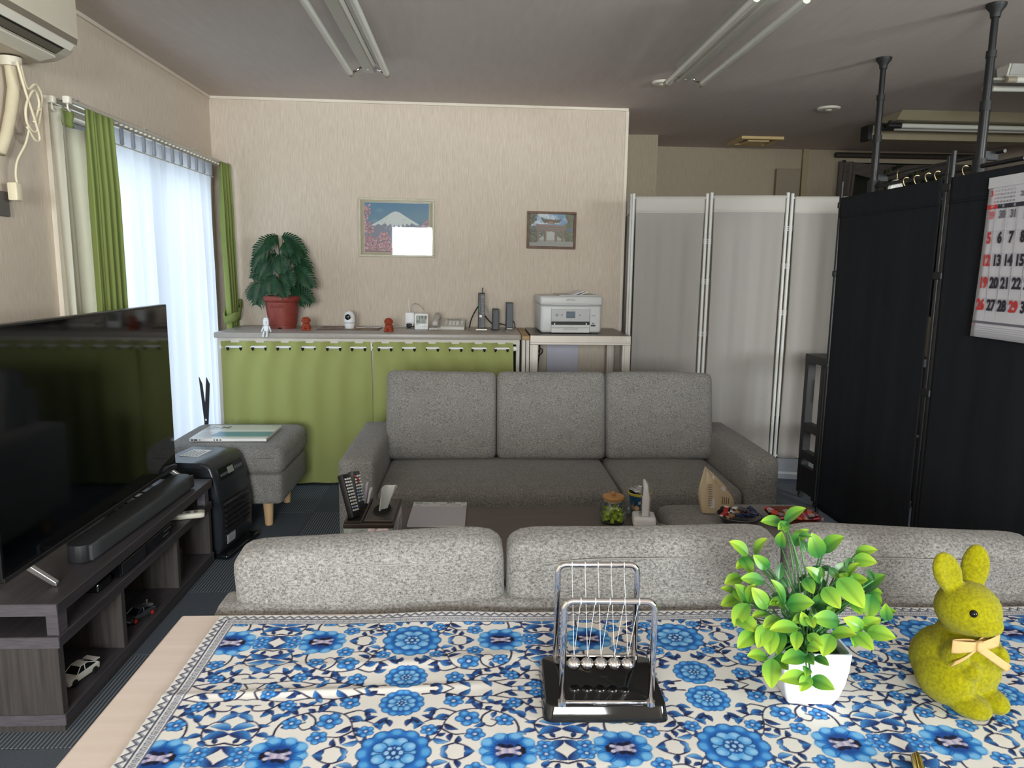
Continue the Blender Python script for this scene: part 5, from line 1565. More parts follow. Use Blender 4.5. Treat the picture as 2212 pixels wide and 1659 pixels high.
picture('framed_picture', 'small brown framed photograph of a wooden gate above the printer', 0.502, 1.527, 0.322, 0.238, 0.016, 0.016, mat('brown_frame', S(112, 80, 60), 0.5, var=((30, 200, 30), S(88, 62, 46), 0.3)), gate(), 'framed pictures on the back wall', None, radians(0.5))

# ================================================================== WHITE FOLDING SCREEN
m_pole = mat('screen_pole_white', S(214, 214, 212), 0.4)
m_scrc = cloth_mat('screen_cloth_white', S(188, 183, 179), 0.25, 0.0, 600)
m_scrh = cloth_mat('screen_hem_white', S(206, 202, 196), 0.12, 0.0, 600)
m_low = mat('screen_lower_band', S(126, 130, 138), 0.7)
ws = thing('folding_screen', 'white cloth folding screen on white poles, right of the printer table', 'folding screen', (0.955, 4.585, 0))
nodes = [(0.0, 0.0), (0.455, -0.083), (0.912, -0.170), (1.36, -0.262)]
HS = 1.73
def panel(t, a, b, m_c, m_h, m_p, h, gap, lift, wob, seed, drop=None):
    a, b = Vector((*a, 0)), Vector((*b, 0))
    d = (b - a).normalized()
    a2, b2 = a + d * gap, b - d * gap
    for q in (a2, b2):
        po = obj('pole', T([(q.x, q.y, 0.012), (q.x, q.y, h)], 0.0095, 12), m_p, t, True)
        obj('pole_cap', LA([(0, h), (0.0105, h), (0.009, h + 0.008), (0, h + 0.009)], 12, (q.x, q.y, 0)), m_p, po, True)
        obj('foot_pad', LA([(0, 0.0), (0.012, 0.0), (0.011, 0.014), (0, 0.014)], 12, (q.x, q.y, 0)), m_p, po, True)
    nrm = Vector((-d.y, d.x, 0))
    for z, r in ((h - 0.018, 0.006), (lift + 0.012, 0.006)):
        obj('crossbar', T([tuple(a2 + Vector((0, 0, z))), tuple(b2 + Vector((0, 0, z)))], r, 10), m_p, t, True)
    e0, e1 = a2 + d * 0.014, b2 - d * 0.014
    rd = random.Random(seed); ph = rd.uniform(0, 6)
    def fn(u, v):
        p = e0.lerp(e1, u)
        z = (h - 0.012) - v * (h - 0.012 - lift)
        o = wob * (sin(2 * pi * u * 2.3 + ph) * 0.6 + sin(2 * pi * u * 5.1 + ph * 2 + v) * 0.3) * min(1, v * 5) * (1 - 0.3 * v)
        s_ = 0.006 * sin(pi * v) * (2 * u - 1)
        p = p - d * s_ - nrm * (0.008 + o)
        return (p.x, p.y, z)
    obj('cloth', sheet(fn, 60, 40, 0.0012), m_c, t, 'all')
    def fh(u, v):
        p = e0.lerp(e1, u) - nrm * (0.0105 + 0.001 * sin(u * 9))
        return (p.x, p.y, (h - 0.010) - v * 0.10)
    obj('top_hem', sheet(fh, 40, 4, 0.0008), m_h, t, 'all')
    def fs(u, v):
        p = e0.lerp(e1, u) - nrm * 0.0125
        return (p.x, p.y, (h - 0.102) - v * 0.006)
    obj('hem_seam', sheet(fs, 40, 1, 0.0008), m_h, t, 'all')
    return a2, b2, d
for k in range(3):
    panel(ws, nodes[k], nodes[k + 1], m_scrc, m_scrh, m_pole, HS + (0.006 if k % 2 else 0.0), 0.013, 0.135, 0.010, k)
panel(ws, (0.066, 0.42), (0.004, 0.014), m_scrc, m_scrh, m_pole, HS, 0.010, 0.135, 0.003, 9)
for k in (1, 2):
    for z in ((0.88, 1.20, 1.44) if k == 1 else (1.02, 1.30, 1.52)):
        x, y = nodes[k]
        bm = bmesh.new()
        for i in range(3):
            lathe(bm, [(0, z + i * 0.011), (0.0125, z + i * 0.011), (0.0125, z + i * 0.011 + 0.007), (0, z + i * 0.011 + 0.007)], 12, (x - 0.013, y, 0))
            lathe(bm, [(0, z + i * 0.011), (0.0125, z + i * 0.011), (0.0125, z + i * 0.011 + 0.007), (0, z + i * 0.011 + 0.007)], 12, (x + 0.013, y, 0))
        obj('hinge_clip', bm, m_pole, ws, kind='stuff')
a_, b_ = nodes[2], nodes[3]
bm = bmesh.new()
for (za, zb, th) in ((0.045, 0.130, 0.006), (0.030, 0.045, 0.014), (0.0, 0.030, 0.008)):
    q = [(a_[0] + 0.03, a_[1] - 0.006), (b_[0] - 0.03, b_[1] - 0.006), (b_[0] - 0.03, b_[1] - 0.006 + th), (a_[0] + 0.03, a_[1] - 0.006 + th)]
    o = obj('lower_band', PR(q, 'Z', za, zb), m_low if th != 0.014 else mat('screen_ledge', S(168, 170, 174), 0.5), ws)
bm.free()

# ================================================================== BLACK FOLDING SCREEN, CALENDAR, POLES, RACK
m_blkc = mat('black_screen_cloth', S(36, 38, 43), 0.92, var=((30, 30, 3), S(30, 32, 37), 0.3), bump=((900, 900, 900), 0.25, 0.0006), spec=0.25)
m_blkp = mat('black_pole', S(28, 28, 30), 0.35)
bs = thing('folding_screen', 'black cloth folding screen along the right side carrying the calendar', 'folding screen', (1.84, 3.745, 0))
bn = [(0.0, 0.0), (0.0, -0.872), (0.0, -1.744), (0.0, -2.616), (0.0, -3.488)]  # last two panels are unseen, added to shade the near sofa's right part
for k in range(4):
    panel(bs, bn[k], bn[k + 1], m_blkc, m_blkc, m_blkp, 1.66, 0.013, 0.04, 0.005, 20 + k)
for z in (0.79, 1.26, 1.60):
    for k in (0, 1):
        obj('hinge_clip', B(-0.014, 0.014, bn[k][1] - 0.026, bn[k][1] + (0.026 if k else -0.004), z, z + 0.03, 0.004), m_dark, bs)
obj('pole_extension', T([(0.0, bn[1][1] + 0.012, 1.66), (0.0, bn[1][1] + 0.012, 1.735)], 0.0095, 10), m_blkp, bs, True)
obj('pole_extension', T([(0.0, bn[1][1] - 0.014, 1.66), (0.0, bn[1][1] - 0.014, 1.75)], 0.0095, 10), m_blkp, bs, True)
obj('pole_extension', T([(0.0, -0.014, 1.66), (0.0, -0.014, 1.73)], 0.0095, 10), m_blkp, bs, True)

# calendar: local x runs along the row of days (towards the camera), local z up, facing -X
m_calw = mat('calendar_paper', S(214, 213, 220), 0.6)
m_calk = mat('calendar_ink', S(46, 44, 58), 0.6)
m_calg = mat('calendar_grey_ink', S(112, 110, 120), 0.6)
m_calr = mat('calendar_red_ink', S(206, 58, 58), 0.6)
m_calr2 = mat('calendar_pale_red_ink', S(216, 120, 122), 0.6)
ca = thing('wall_calendar', 'white wall calendar with big red and black dates hung on the black screen', 'calendar', (1.815, 2.602, 1.062), -pi / 2)
CW = 0.395
def cal_fn(u, v):
    z = v * 0.556
    curl = -0.010 * (1 - v) ** 2
    return (u * CW + 0.010 * (1 - v) * (u - 0.5) * 0.6, curl + 0.001 * sin(u * 7), z)
obj('sheet', sheet(cal_fn, 16, 16, 0.0012), m_calw, ca, 'all')
obj('head_strip', B(-0.001, CW + 0.001, -0.004, 0.003, 0.520, 0.557, 0.001, 1), m_calw, ca)
def cal_y(z):
    return -0.010 * (1 - z / 0.556) ** 2 - 0.0034
col = 0.0545; x0 = 0.030; dz = 0.0775; zr = 0.426
red = {5, 12, 19, 26, 29}
R0 = (pi / 2, 0, 0)
for k, d in enumerate((29, 30, 31)):
    text('date', str(d), 0.036, m_calr2 if k == 0 else m_calg, ca, (x0 + k * col, cal_y(zr), zr), R0, bold=0.0013, sx=0.86)
for n in range(1, 31):
    i = n + 2
    r, c = divmod(i, 7)
    z = zr - r * dz - 0.002
    text('date', str(n), 0.052, m_calr if (n in red or c == 0) else m_calk, ca, (x0 + c * col + 0.002, cal_y(z), z), R0, bold=0.0022, sx=0.80)
for k in range(7):
    hd_ = obj('weekday_bar', B(0.003 + k * col, 0.003 + (k + 1) * col - 0.0015, -0.0030, -0.0018, 0.448, 0.4625), m_calr if k == 0 else m_calk, ca)
    text('lettering', '日月火水木金土'[k], 0.012, m_calw, hd_, (0.003 + (k + 0.5) * col, -0.0033, 0.455), R0)
for k in range(1, 7):
    obj('grid_line', B(0.003 + k * col - 0.0006, 0.003 + k * col + 0.0002, cal_y(0.25) - 0.0006, cal_y(0.25) + 0.001, 0.062, 0.448), mat('calendar_rule', S(168, 167, 176), 0.7), ca)
for r in range(1, 5):
    z = 0.448 - r * dz
    obj('grid_line', B(0.003, 0.003 + 7 * col, cal_y(z) - 0.0004, cal_y(z) + 0.0006, z, z + 0.0008), mat('calendar_rule', S(168, 167, 176), 0.7), ca)
obj('foot_rule', B(0.003, 0.003 + 7 * col, cal_y(0.055) - 0.0006, cal_y(0.055) + 0.001, 0.050, 0.058), m_calg, ca)
for r in range(4):
    obj('fine_line', B(0.012, 0.39, cal_y(0.03) - 0.0008, cal_y(0.03) + 0.002, 0.018 + r * 0.007, 0.0188 + r * 0.007), mat('calendar_fine', S(190, 190, 196), 0.7), ca)
obj('corner_mark', B(0.002, 0.008, cal_y(0.04) - 0.0006, cal_y(0.04) + 0.001, 0.040, 0.046), m_calr2, ca)
text('lettering', '3', 0.026, m_calr, ca, (0.022, -0.0034, 0.500), R0, bold=0.0008)
text('lettering', '2026', 0.024, m_calg, ca, (0.186, -0.0034, 0.489), R0, bold=0.0004)
MR = ['1 2 3 4 5 6 7', '8 9 10 11 12 13 14', '15 16 17 18 19 20 21', '22 23 24 25 26 27 28', '29 30 31']
for r, row in enumerate(MR):
    for c, w_ in enumerate(row.split()):
        text('small_date', w_, 0.0085, m_calr2 if c == 0 else m_calg, ca, (0.040 + c * 0.0155, -0.0034, 0.508 - r * 0.0125), R0, bold=0.0001)

def tension_pole(label, x, y, grp):
    t = thing('tension_pole', label, 'pole', (x, y, 0), 0, grp)
    obj('upper_tube', T([(0, 0, 2.12), (0, 0, 2.287)], 0.013, 14), m_blkp, t, True)
    obj('middle_tube', T([(0, 0, 1.93), (0, 0, 2.125)], 0.0155, 14), m_blkp, t, True)
    obj('lower_tube', T([(0, 0, 0.01), (0, 0, 1.935)], 0.018, 14), m_blkp, t, True)
    obj('collar', LA([(0, 1.91), (0.021, 1.91), (0.021, 1.945), (0, 1.945)], 16), m_dark, t, True)
    obj('collar', LA([(0, 2.105), (0.0185, 2.105), (0.0185, 2.13), (0, 2.13)], 16), m_dark, t, True)
    obj('ceiling_pad', LA([(0, 2.25), (0.017, 2.25), (0.020, 2.270), (0.034, 2.288), (0.036, 2.2995), (0, 2.2995)], 20), m_dark, t, True)
    obj('floor_pad', LA([(0, 0), (0.034, 0), (0.032, 0.012), (0.018, 0.03), (0, 0.03)], 20), m_dark, t, True)
    return t
tension_pole('slim black pole to the ceiling, farther of the two behind the black screen', 1.957, 3.655, 'black floor to ceiling poles')
p2 = tension_pole('slim black pole to the ceiling, nearer of the two above the calendar', 1.979, 2.911, 'black floor to ceiling poles')
rk = thing('clothes_bar', 'black hanging bar fixed between the two ceiling poles', 'bar', (1.968, 3.283, 1.70))
obj('bar', T([(-0.010, 0.40, 0.0), (0.012, -0.62, 0.0)], 0.009, 10), m_blkp, rk, True)
obj('bar', T([(0.055, 0.40, 0.055), (0.075, -0.42, 0.055)], 0.007, 10), m_blkp, rk, True)
for y, x in ((0.372, -0.011), (-0.372, 0.011)):
    obj('clamp', LA([(0.0185, -0.03), (0.026, -0.03), (0.026, 0.03), (0.0185, 0.03)], 16, (x, y, 0.0), closed=True), m_dark, rk, True)
    obj('bracket', B(x - 0.01, x + 0.07, y - 0.008, y + 0.008, 0.025, 0.062, 0.003), m_dark, rk)
m_hook = mat('hook_gold', S(206, 186, 140), 0.25, 0.8)
m_hang = mat('hanger_white', S(226, 224, 220), 0.5)
for k, y in enumerate((0.10, 0.02, -0.06, -0.125, -0.30, -0.20)):
    h_ = thing('clothes_hanger', ['bare hanger with gold hook, %s on the black bar' % w for w in ('farthest of the row', 'second', 'third along', 'fourth', 'past the screen joint and nearest', 'fifth, close to the screen joint')][k], 'hanger', (1.968 + 0.0 * k, 3.283 + y, 1.70), 0, 'gold hooked hangers')
    s = [(0.0, 0.0)]
    xb = -0.010 - (y - 0.40) * 0.0216
    pts = [(xb + 0.0142 * cos(a), 0.0, 0.0142 * sin(a)) for a in [radians(-20) + radians(220) * q / 10 for q in range(11)]]
    pts = pts[::-1]
    obj('hook', T(pts[::-1] + [(xb - 0.010, 0, -0.016), (xb, 0, -0.030), (xb, 0, -0.055)], 0.0022, 6), m_hook, h_, 'all')
    obj('shoulder_bar', T([(xb - 0.10, 0, -0.115), (xb - 0.05, 0, -0.085), (xb, 0, -0.055), (xb + 0.05, 0, -0.085), (xb + 0.10, 0, -0.115)], 0.006, 8), m_dark, h_, 'all')
wh = thing('clothes_hanger', 'broad white hanger showing over the top of the black screen', 'hanger', (2.022, 3.555, 1.752))
obj('hook', T([(0.0 + 0.0115 * cos(a), 0.0, 0.0115 * sin(a)) for a in [radians(200) - radians(220) * q / 10 for q in range(11)]][::-1] + [(-0.010, 0, -0.014), (-0.006, 0, -0.020), (-0.010, 0, -0.030)], 0.0022, 6), m_hook, wh, 'all')
obj('shoulders', PR([(-0.09, -0.11), (-0.075, -0.066), (-0.048, -0.038), (-0.012, -0.027), (0.025, -0.038), (0.055, -0.066), (0.075, -0.11)], 'Y', -0.008, 0.008, 0.003), m_hang, wh)
wh.rotation_euler = (0, 0, radians(35))

# black desk end seen beyond the black screen
dk = thing('side_table', 'black open sided table standing behind the far end of the black screen', 'table', (1.86, 3.945, 0))
m_desk = mat('desk_black', S(42, 40, 42), 0.45)
obj('top', B(0.0, 0.62, -0.14, 0.10, 0.785, 0.830, 0.003), m_desk, dk)
for x in (0.0, 0.56):
    for y in (-0.135, 0.055):
        lg = obj('leg', B(x, x + 0.045, y, y + 0.040, 0.035, 0.785, 0.002, 1), m_desk, dk)
        obj('castor', LA([(0, -0.01), (0.016, -0.01), (0.0175, 0.0), (0.016, 0.01), (0, 0.01)], 14, (x + 0.022, y + 0.02, 0.0176), 'Y'), m_dark, lg, True)
for z in (0.24, 0.40):
    obj('side_rail', B(0.002, 0.043, -0.097, 0.056, z, z + 0.045), m_desk, dk)
obj('side_rail', B(0.562, 0.603, -0.097, 0.056, 0.40, 0.445), m_desk, dk)
obj('lower_panel', B(0.004, 0.030, -0.096, 0.054, 0.05, 0.20), m_desk, dk)
obj('shelf', B(0.043, 0.562, -0.13, 0.09, 0.40, 0.415), m_desk, dk)
sp_ = tag(obj('spiral_cord', T([(1.935 + 0.008 * cos(k * 0.9), 3.93 + 0.008 * sin(k * 0.9), 0.70 - 0.0022 * k) for k in range(60)], 0.003, 5), m_dark, smooth='all'), 'black coiled cord dangling inside the black side table', 'cord')

# window dressing at the far right
m_drap = cloth_mat('grey_drape', S(100, 92, 88), 0.2, 0.0, 500)
vt = thing('patterned_curtain', 'grey gathered curtain with dark leafy print on the far window', 'curtain', (3.05, 6.33, 0))
def swag(x0, x1, zt, zb, n):
    def fn(u, v):
        x = x0 + (x1 - x0) * u
        sag = 0.06 * sin(pi * u)
        z = zt - sag * (0.3 + 0.7 * v) - v * (zt - zb)
        return (x, -0.012 - 0.015 * sin(u * n + v * 6), z)
    return fn
obj('swag', sheet(swag(0.05, 1.0, 2.20, 2.12, 20), 40, 6), m_drap, vt, 'all')
obj('swag', sheet(swag(1.0, 1.55, 2.20, 2.11, 14), 30, 6), m_drap, vt, 'all')
obj('side_fold', sheet(lambda u, v: (0.02 + 0.16 * u * (1 - 0.4 * v), -0.015 - 0.02 * sin(u * 12), 2.20 - v * 1.1), 20, 20), m_drap, vt, 'all')
obj('side_fold', sheet(lambda u, v: (0.36 + 0.06 * u, -0.015 - 0.015 * sin(u * 8), 2.10 - v * 1.0), 10, 16), m_drap, vt, 'all')
cv = Canvas(1.1, 0.5, 0.006, (22, 27, 22))
cv.speckle(0, 1.1, 0, 0.5, 300, 0.008, 0.03, [(34, 46, 32), (46, 58, 36), (28, 36, 30), (70, 74, 36), (18, 22, 20)])
for k in range(60):
    cv.leaf(RNG.uniform(0, 1.1), RNG.uniform(0, 0.5), RNG.uniform(0, 6.28), 0.07, 0.02, (54, 70, 52), (84, 98, 76))
canvas_mesh('printed_panel', cv, lambda X, Y: (X + 0.42, 0 * X - 0.003, Y + 1.68), print_mat('dull_print', 0.9), vt)
for x in (0.06, 0.98):
    obj('tack', B(x - 0.012, x + 0.012, -0.03, -0.006, 2.188, 2.212, 0.003), m_dark, vt)
bt = thing('blind_tube', 'dark blind tube mounted above the far window', 'blind', (3.04, 6.33, 2.255))
obj('tube', T([(0, 0, 0), (1.25, 0, 0.004)], 0.022, 14), mat('tube_brown', S(60, 54, 50), 0.6), bt, True)
obj('bracket', B(0.05, 0.07, 0.0, 0.04, -0.01, 0.01), m_dark, bt)
obj('bracket', B(1.15, 1.17, 0.0, 0.04, -0.01, 0.01), m_dark, bt)

# ================================================================== LOW TABLE AND THINGS ON IT
m_walnut = mat('brown_grey_wood', S(98, 86, 80), 0.38, var=((4, 60, 60), S(76, 66, 61), 0.3), bump=((8, 160, 160), 0.1, 0.0008))
ct = thing('coffee_table', 'low dark brown wooden table between the two sofas', 'table', (0.115, 2.345, 0))
obj('top', B(-0.545, 0.545, -0.325, 0.325, 0.372, 0.400, 0.003), m_walnut, ct)
for x in (-0.5, 0.5):
    for y in (-0.28, 0.28):
        obj('leg', B(x - 0.025, x + 0.025, y - 0.025, y + 0.025, 0, 0.372, 0.002, 1), m_walnut, ct)
obj('apron', B(-0.475, 0.475, 0.27, 0.29, 0.31, 0.372), m_walnut, ct)
obj('apron', B(-0.475, 0.475, -0.29, -0.27, 0.31, 0.372), m_walnut, ct)

# tissue box with remote compartment
m_leath = mat('dark_brown_leather', S(52, 42, 38), 0.4, bump=((300, 300, 300), 0.2, 0.0008))
tb = thing('tissue_box', 'brown leather tissue box with pink magnolia sides and remote tray', 'tissue box', (-0.322, 2.335, 0.400), radians(-0.5))
cv = Canvas(0.155, 0.085, 0.001, (170, 180, 180))
for k in range(26):
    cv.disc(RNG.uniform(0, 0.155), RNG.uniform(0, 0.085), RNG.uniform(0.008, 0.02), [(120, 132, 132), (196, 202, 200), (150, 160, 158), (98, 108, 110)][k % 4], 0.6)
for x, y, a, c in ((0.012, 0.035, 1.0, (206, 130, 160)), (0.02, 0.03, 1.25, (226, 176, 194)), (0.026, 0.028, 1.5, (190, 90, 130)), (0.08, 0.055, 1.2, (240, 214, 222)), (0.09, 0.055, 1.8, (236, 200, 212)), (0.10, 0.06, 0.9, (244, 224, 230)), (0.125, 0.055, 1.3, (236, 208, 216)), (0.14, 0.055, 1.9, (240, 220, 226)), (0.045, 0.02, 0.6, (236, 238, 236)), (0.066, 0.018, 1.3, (238, 240, 238)), (0.11, 0.015, 1.0, (214, 150, 174))):
    cv.leaf(x, y, a, 0.042, 0.022, c, (248, 240, 242), line=(150, 110, 124))
m_mag = print_mat('magnolia_print', 0.35, spec=0.5)
obj('lower_body', B(-0.076, 0.076, -0.124, 0.124, 0.0, 0.086, 0.002, 1), m_leath, tb)
canvas_mesh('printed_side', cv, lambda X, Y: (X * 0.975 - 0.0755, 0 * X - 0.1245, Y), m_mag, tb)
canvas_mesh('printed_side', cv, lambda X, Y: (0 * X + 0.0766, X * 1.58 - 0.1225, Y), m_mag, tb)
bm = bmesh.new()
box(bm, -0.078, 0.078, -0.126, 0.126, 0.086, 0.100, 0.003)
obj('lid', bm, m_leath, tb)
obj('raised_lid', B(-0.018, 0.074, -0.110, 0.118, 0.1, 0.104, 0.002), m_leath, tb)
obj('stitching', T([(-0.014, -0.105, 0.1045), (0.070, -0.105, 0.1045), (0.070, 0.113, 0.1045), (-0.014, 0.113, 0.1045)], 0.0006, 4, closed=True), m_welt, tb)
obj('opening_ring', T([(0.028 + 0.030 * cos(a), 0.0 + 0.062 * sin(a), 0.1045) for a in [2 * pi * k / 28 for k in range(28)]], 0.002, 6, closed=True), m_leath, tb, 'all')
o = obj('opening', LA([(0, 0.1042), (0.029, 0.1042), (0.029, 0.1046), (0, 0.1046)], 24), m_hole, tb)
o.scale = (1, 2.05, 1); o.location = (0.028, 0, 0)
bm = bmesh.new()
box(bm, -0.075, -0.069, -0.120, 0.120, 0.100, 0.106); box(bm, -0.026, -0.020, -0.120, 0.120, 0.100, 0.106)
box(bm, -0.069, -0.026, -0.120, -0.114, 0.100, 0.106); box(bm, -0.069, -0.026, 0.114, 0.120, 0.100, 0.106); box(bm, -0.069, -0.026, 0.0, 0.004, 0.100, 0.105)
obj('tray_rim', bm, m_leath, tb)
obj('tray_floor', B(-0.069, -0.026, -0.114, 0.114, 0.0995, 0.1005), m_hole, tb)
def tis(u, v):
    a = (u - 0.5) * 2.0
    wv = 0.026 * (0.75 + 0.45 * v * (1 - 0.5 * v))
    z = 0.100 + 0.088 * v + 0.006 * sin(u * 9) * v
    return (0.028 + 0.022 * v + 0.012 * sin(a * 2.6) * (1 - 0.3 * v) + 0.018 * a * v, 0.004 + wv * a * 1.1 + 0.012 * sin(a * 5 + v * 2) * v, z - 0.022 * abs(a) ** 2 * v)
tg = tag(obj('tissue', sheet(tis, 24, 16, 0.0008), cloth_mat('tissue_white', S(240, 242, 240), 0.3, 0.0, 300), smooth='all'), 'white tissue pulled up out of the leather tissue box', 'tissue')
tg.location = (-0.322, 2.335, 0.400)

def remote(label, base, top, m_b, spec, wid=0.026, dep=0.011):
    b, tp = Vector(base), Vector(top)
    d = tp - b
    t = thing('remote_control', label, 'remote control', base, 0, 'remotes standing in the tissue box tray')
    zz = d.normalized(); xx = Vector((0.93, -0.37, 0.0)); xx = (xx - zz * xx.dot(zz)).normalized(); yy = zz.cross(xx)
    t.rotation_euler = Matrix((xx, yy, zz)).transposed().to_euler()
    L_ = d.length
    # long axis z, keys face local +x side
    obj('body', B(-dep, dep, -wid, wid, 0, L_, 0.005), m_b, t, True)
    m_key = mat('key_white', S(226, 226, 222), 0.5)
    for r in range(int(L_ * 100) - 3):
        for c in range(3):
            mm = m_key
            if (r, c) in spec: mm = spec[(r, c)]
            obj('key', B(dep - 0.001, dep + 0.0018, -0.017 + c * 0.013, -0.009 + c * 0.013, L_ - 0.020 - r * 0.010, L_ - 0.0145 - r * 0.010), mm, t)
    return t
k_red = mat('key_red', S(212, 70, 46), 0.4); k_blue = mat('key_pale_blue', S(150, 180, 210), 0.4); k_grn = mat('key_green', S(70, 160, 130), 0.4); k_dk = mat('key_dark', S(70, 72, 76), 0.4)
m_rembk = mat('remote_black', S(30, 30, 32), 0.35)
r_a = remote('long slim black remote leaning left in the tissue box tray', (-0.373, 2.262, 0.501), (-0.412, 2.30, 0.632), m_rembk, {(9, 0): k_blue, (9, 1): k_blue}, 0.022)
r_b = remote('black remote with red and blue keys behind the long slim one', (-0.370, 2.345, 0.501), (-0.392, 2.375, 0.622), mat('remote_dark_silver', S(84, 86, 90), 0.3, 0.5), {(1, 1): k_red, (2, 1): k_red, (0, 0): k_red, (5, 0): k_blue, (5, 1): k_blue, (6, 0): k_blue, (6, 1): k_blue, (7, 1): k_blue, (8, 1): k_grn}, 0.022)
r_c = thing('glasses_case', 'shiny white and clear plastic piece at the back of the tray', 'case', (-0.366, 2.425, 0.5010))
for k, (x, h_, mm) in enumerate(((-0.008, 0.058, m_white), (0.004, 0.066, mat('clear_lilac', S(196, 190, 206), 0.1)), (0.013, 0.050, m_white))):
    o = obj('plate', B(x - 0.004, x + 0.004, -0.016, 0.016, 0, h_, 0.0015, 1), mm, r_c)
    o.rotation_euler = (0, radians(6 * k), 0)

# report pad
cv = Canvas(0.20, 0.26, 0.0009, (196, 194, 198))
for k in range(70):
    cv.rect(0, 0.20, k * 0.0029, k * 0.0029 + 0.0009, (172, 170, 178))
cv.rect(0, 0.2, 0.212, 0.26, (214, 214, 214))
cv.rect(0.006, 0.036, 0.236, 0.256, (170, 172, 172)); cv.rect(0.012, 0.03, 0.225, 0.23, (188, 188, 188)); cv.rect(0.008, 0.03, 0.217, 0.221, (90, 92, 94))
for k in range(4):
    cv.stroke([(0.040, 0.229 + k * 0.006), (0.046, 0.231 + k * 0.006), (0.051, 0.228 + k * 0.006), (0.058, 0.231 + k * 0.006)], 0.0016, (90, 150, 140))
cv.rect(0.186, 0.196, 0.207, 0.212, (190, 40, 60))
cv.rect(0.09, 0.16, 0.240, 0.2412, (150, 150, 152)); cv.rect(0.086, 0.110, 0.2425, 0.2435, (150, 150, 152))
rp = thing('report_pad', 'white report pad lying upside down beside the tissue box', 'notepad', (-0.228, 2.452, 0.400), radians(-1.0))
obj('pages', B(0.001, 0.199, 0.001, 0.259, 0, 0.006, 0.001, 1), mat('page_white', S(240, 240, 238), 0.7), rp)
canvas_mesh('cover', cv, lambda X, Y: (X, Y, 0 * X + 0.0064), print_mat('cover_matt', 0.6), rp)
m_gink = mat('ink_grey', S(120, 120, 124), 0.6)
text('lettering', 'REPORT PAD', 0.016, m_gink, rp, (0.140, 0.226, 0.0066), (0, 0, pi), sx=0.85)
text('lettering', 'A4', 0.013, mat('ink_black', S(18, 18, 20), 0.6), rp, (0.186, 0.251, 0.0066), (0, 0, pi))
text('lettering', '50', 0.014, m_gink, rp, (0.078, 0.251, 0.0066), (0, 0, pi))
text('lettering', '方眼罫', 0.012, mat('ink_black', S(18, 18, 20), 0.6), rp, (0.140, 0.251, 0.0066), (0, 0, pi))

# glass jar with wooden lid and green sweets
m_jar = glass_mat('jar_glass', (0.93, 0.96, 0.95), rough=0.01)
m_bam = mat('bamboo', S(196, 148, 92), 0.5, var=((8, 60, 60), S(176, 126, 74), 0.3))
jr = thing('glass_jar', 'round glass jar with bamboo lid holding green wrapped sweets', 'jar', (0.495, 2.500, 0.400))
obj('glass', LA([(0, 0.0), (0.040, 0.0), (0.046, 0.006), (0.049, 0.022), (0.048, 0.040), (0.042, 0.062), (0.036, 0.076), (0.0355, 0.084), (0.0335, 0.084), (0.034, 0.076), (0.040, 0.061), (0.046, 0.040), (0.047, 0.022), (0.044, 0.008), (0.039, 0.004), (0, 0.004)], 36), m_jar, jr, 'all')
ld = obj('lid', LA([(0, 0.086), (0.037, 0.086), (0.038, 0.088), (0.038, 0.094), (0.036, 0.097), (0, 0.098)], 32), m_bam, jr, True)
obj('seal', LA([(0, 0.078), (0.0325, 0.078), (0.0325, 0.086), (0, 0.086)], 24), mat('seal_tan', S(214, 178, 132), 0.6), ld, True)
bm = bmesh.new(); ball(bm, (0, 0, 0.105), 0.008, 14, 10)
obj('knob', bm, m_bam, ld, 'all')
m_swg = mat('sweet_green', S(186, 204, 60), 0.35, var=((90, 90, 90), S(150, 176, 40), 0.3))
k = 0
for layer, (z, n, r) in enumerate(((0.013, 7, 0.028), (0.031, 6, 0.027), (0.048, 4, 0.020), (0.017, 1, 0.0), (0.036, 1, 0.0))):
    for i in range(n):
        a = 2 * pi * i / n + layer * 0.6
        s = thing('wrapped_sweet', 'green wrapped sweet inside the glass jar', 'sweet', (0.495 + r * cos(a), 2.500 + r * sin(a), 0.400 + z), a, 'green sweets in the glass jar')
        bm = bmesh.new(); ball(bm, (0, 0, 0), 0.0088, 10, 7, (1.0, 0.85, 0.75))
        obj('candy', bm, m_swg, s, 'all')
        bm = bmesh.new()
        for q in (-1, 1):
            lathe(bm, [(0.0015, q * 0.006), (0.0015, q * 0.008), (0.006, q * 0.0125)], 8, axis='X')
        o = obj('twist', bm, m_swg, s, kind='stuff')

# yoghurt cup like snack cup
cv = Canvas(0.22, 0.075, 0.001, (34, 84, 118))
for k in range(7):
    cv.disc(0.012 + k * 0.034, 0.020 + 0.030 * (k % 2), 0.011, (236, 190, 130)); cv.disc(0.012 + k * 0.034, 0.020 + 0.030 * (k % 2), 0.006, (246, 214, 170))
cv.rect(0, 0.22, 0.066, 0.075, (222, 196, 70))
cv.rect(0.058, 0.068, 0.044, 0.056, (206, 60, 50)); cv.rect(0.150, 0.160, 0.044, 0.056, (206, 60, 50))
cup = thing('snack_cup', 'dark blue paper snack cup with yellow rim behind the cordless phone', 'cup', (0.614, 2.612, 0.400))
canvas_mesh('wall', cv, lambda X, Y: ((0.029 + 0.012 * Y / 0.075) * np.cos(X / 0.22 * 2 * np.pi - 2.4), (0.029 + 0.012 * Y / 0.075) * np.sin(X / 0.22 * 2 * np.pi - 2.4), Y), print_mat('cup_print', 0.4), cup)
obj('rim', T([(0.042 * cos(a), 0.042 * sin(a), 0.075) for a in [2 * pi * q / 28 for q in range(28)]], 0.0016, 6, closed=True), mat('rim_yellow', S(224, 204, 90), 0.4), cup, 'all')
obj('base', LA([(0, 0), (0.0285, 0), (0.0285, 0.003), (0, 0.003)], 24), m_white, cup)
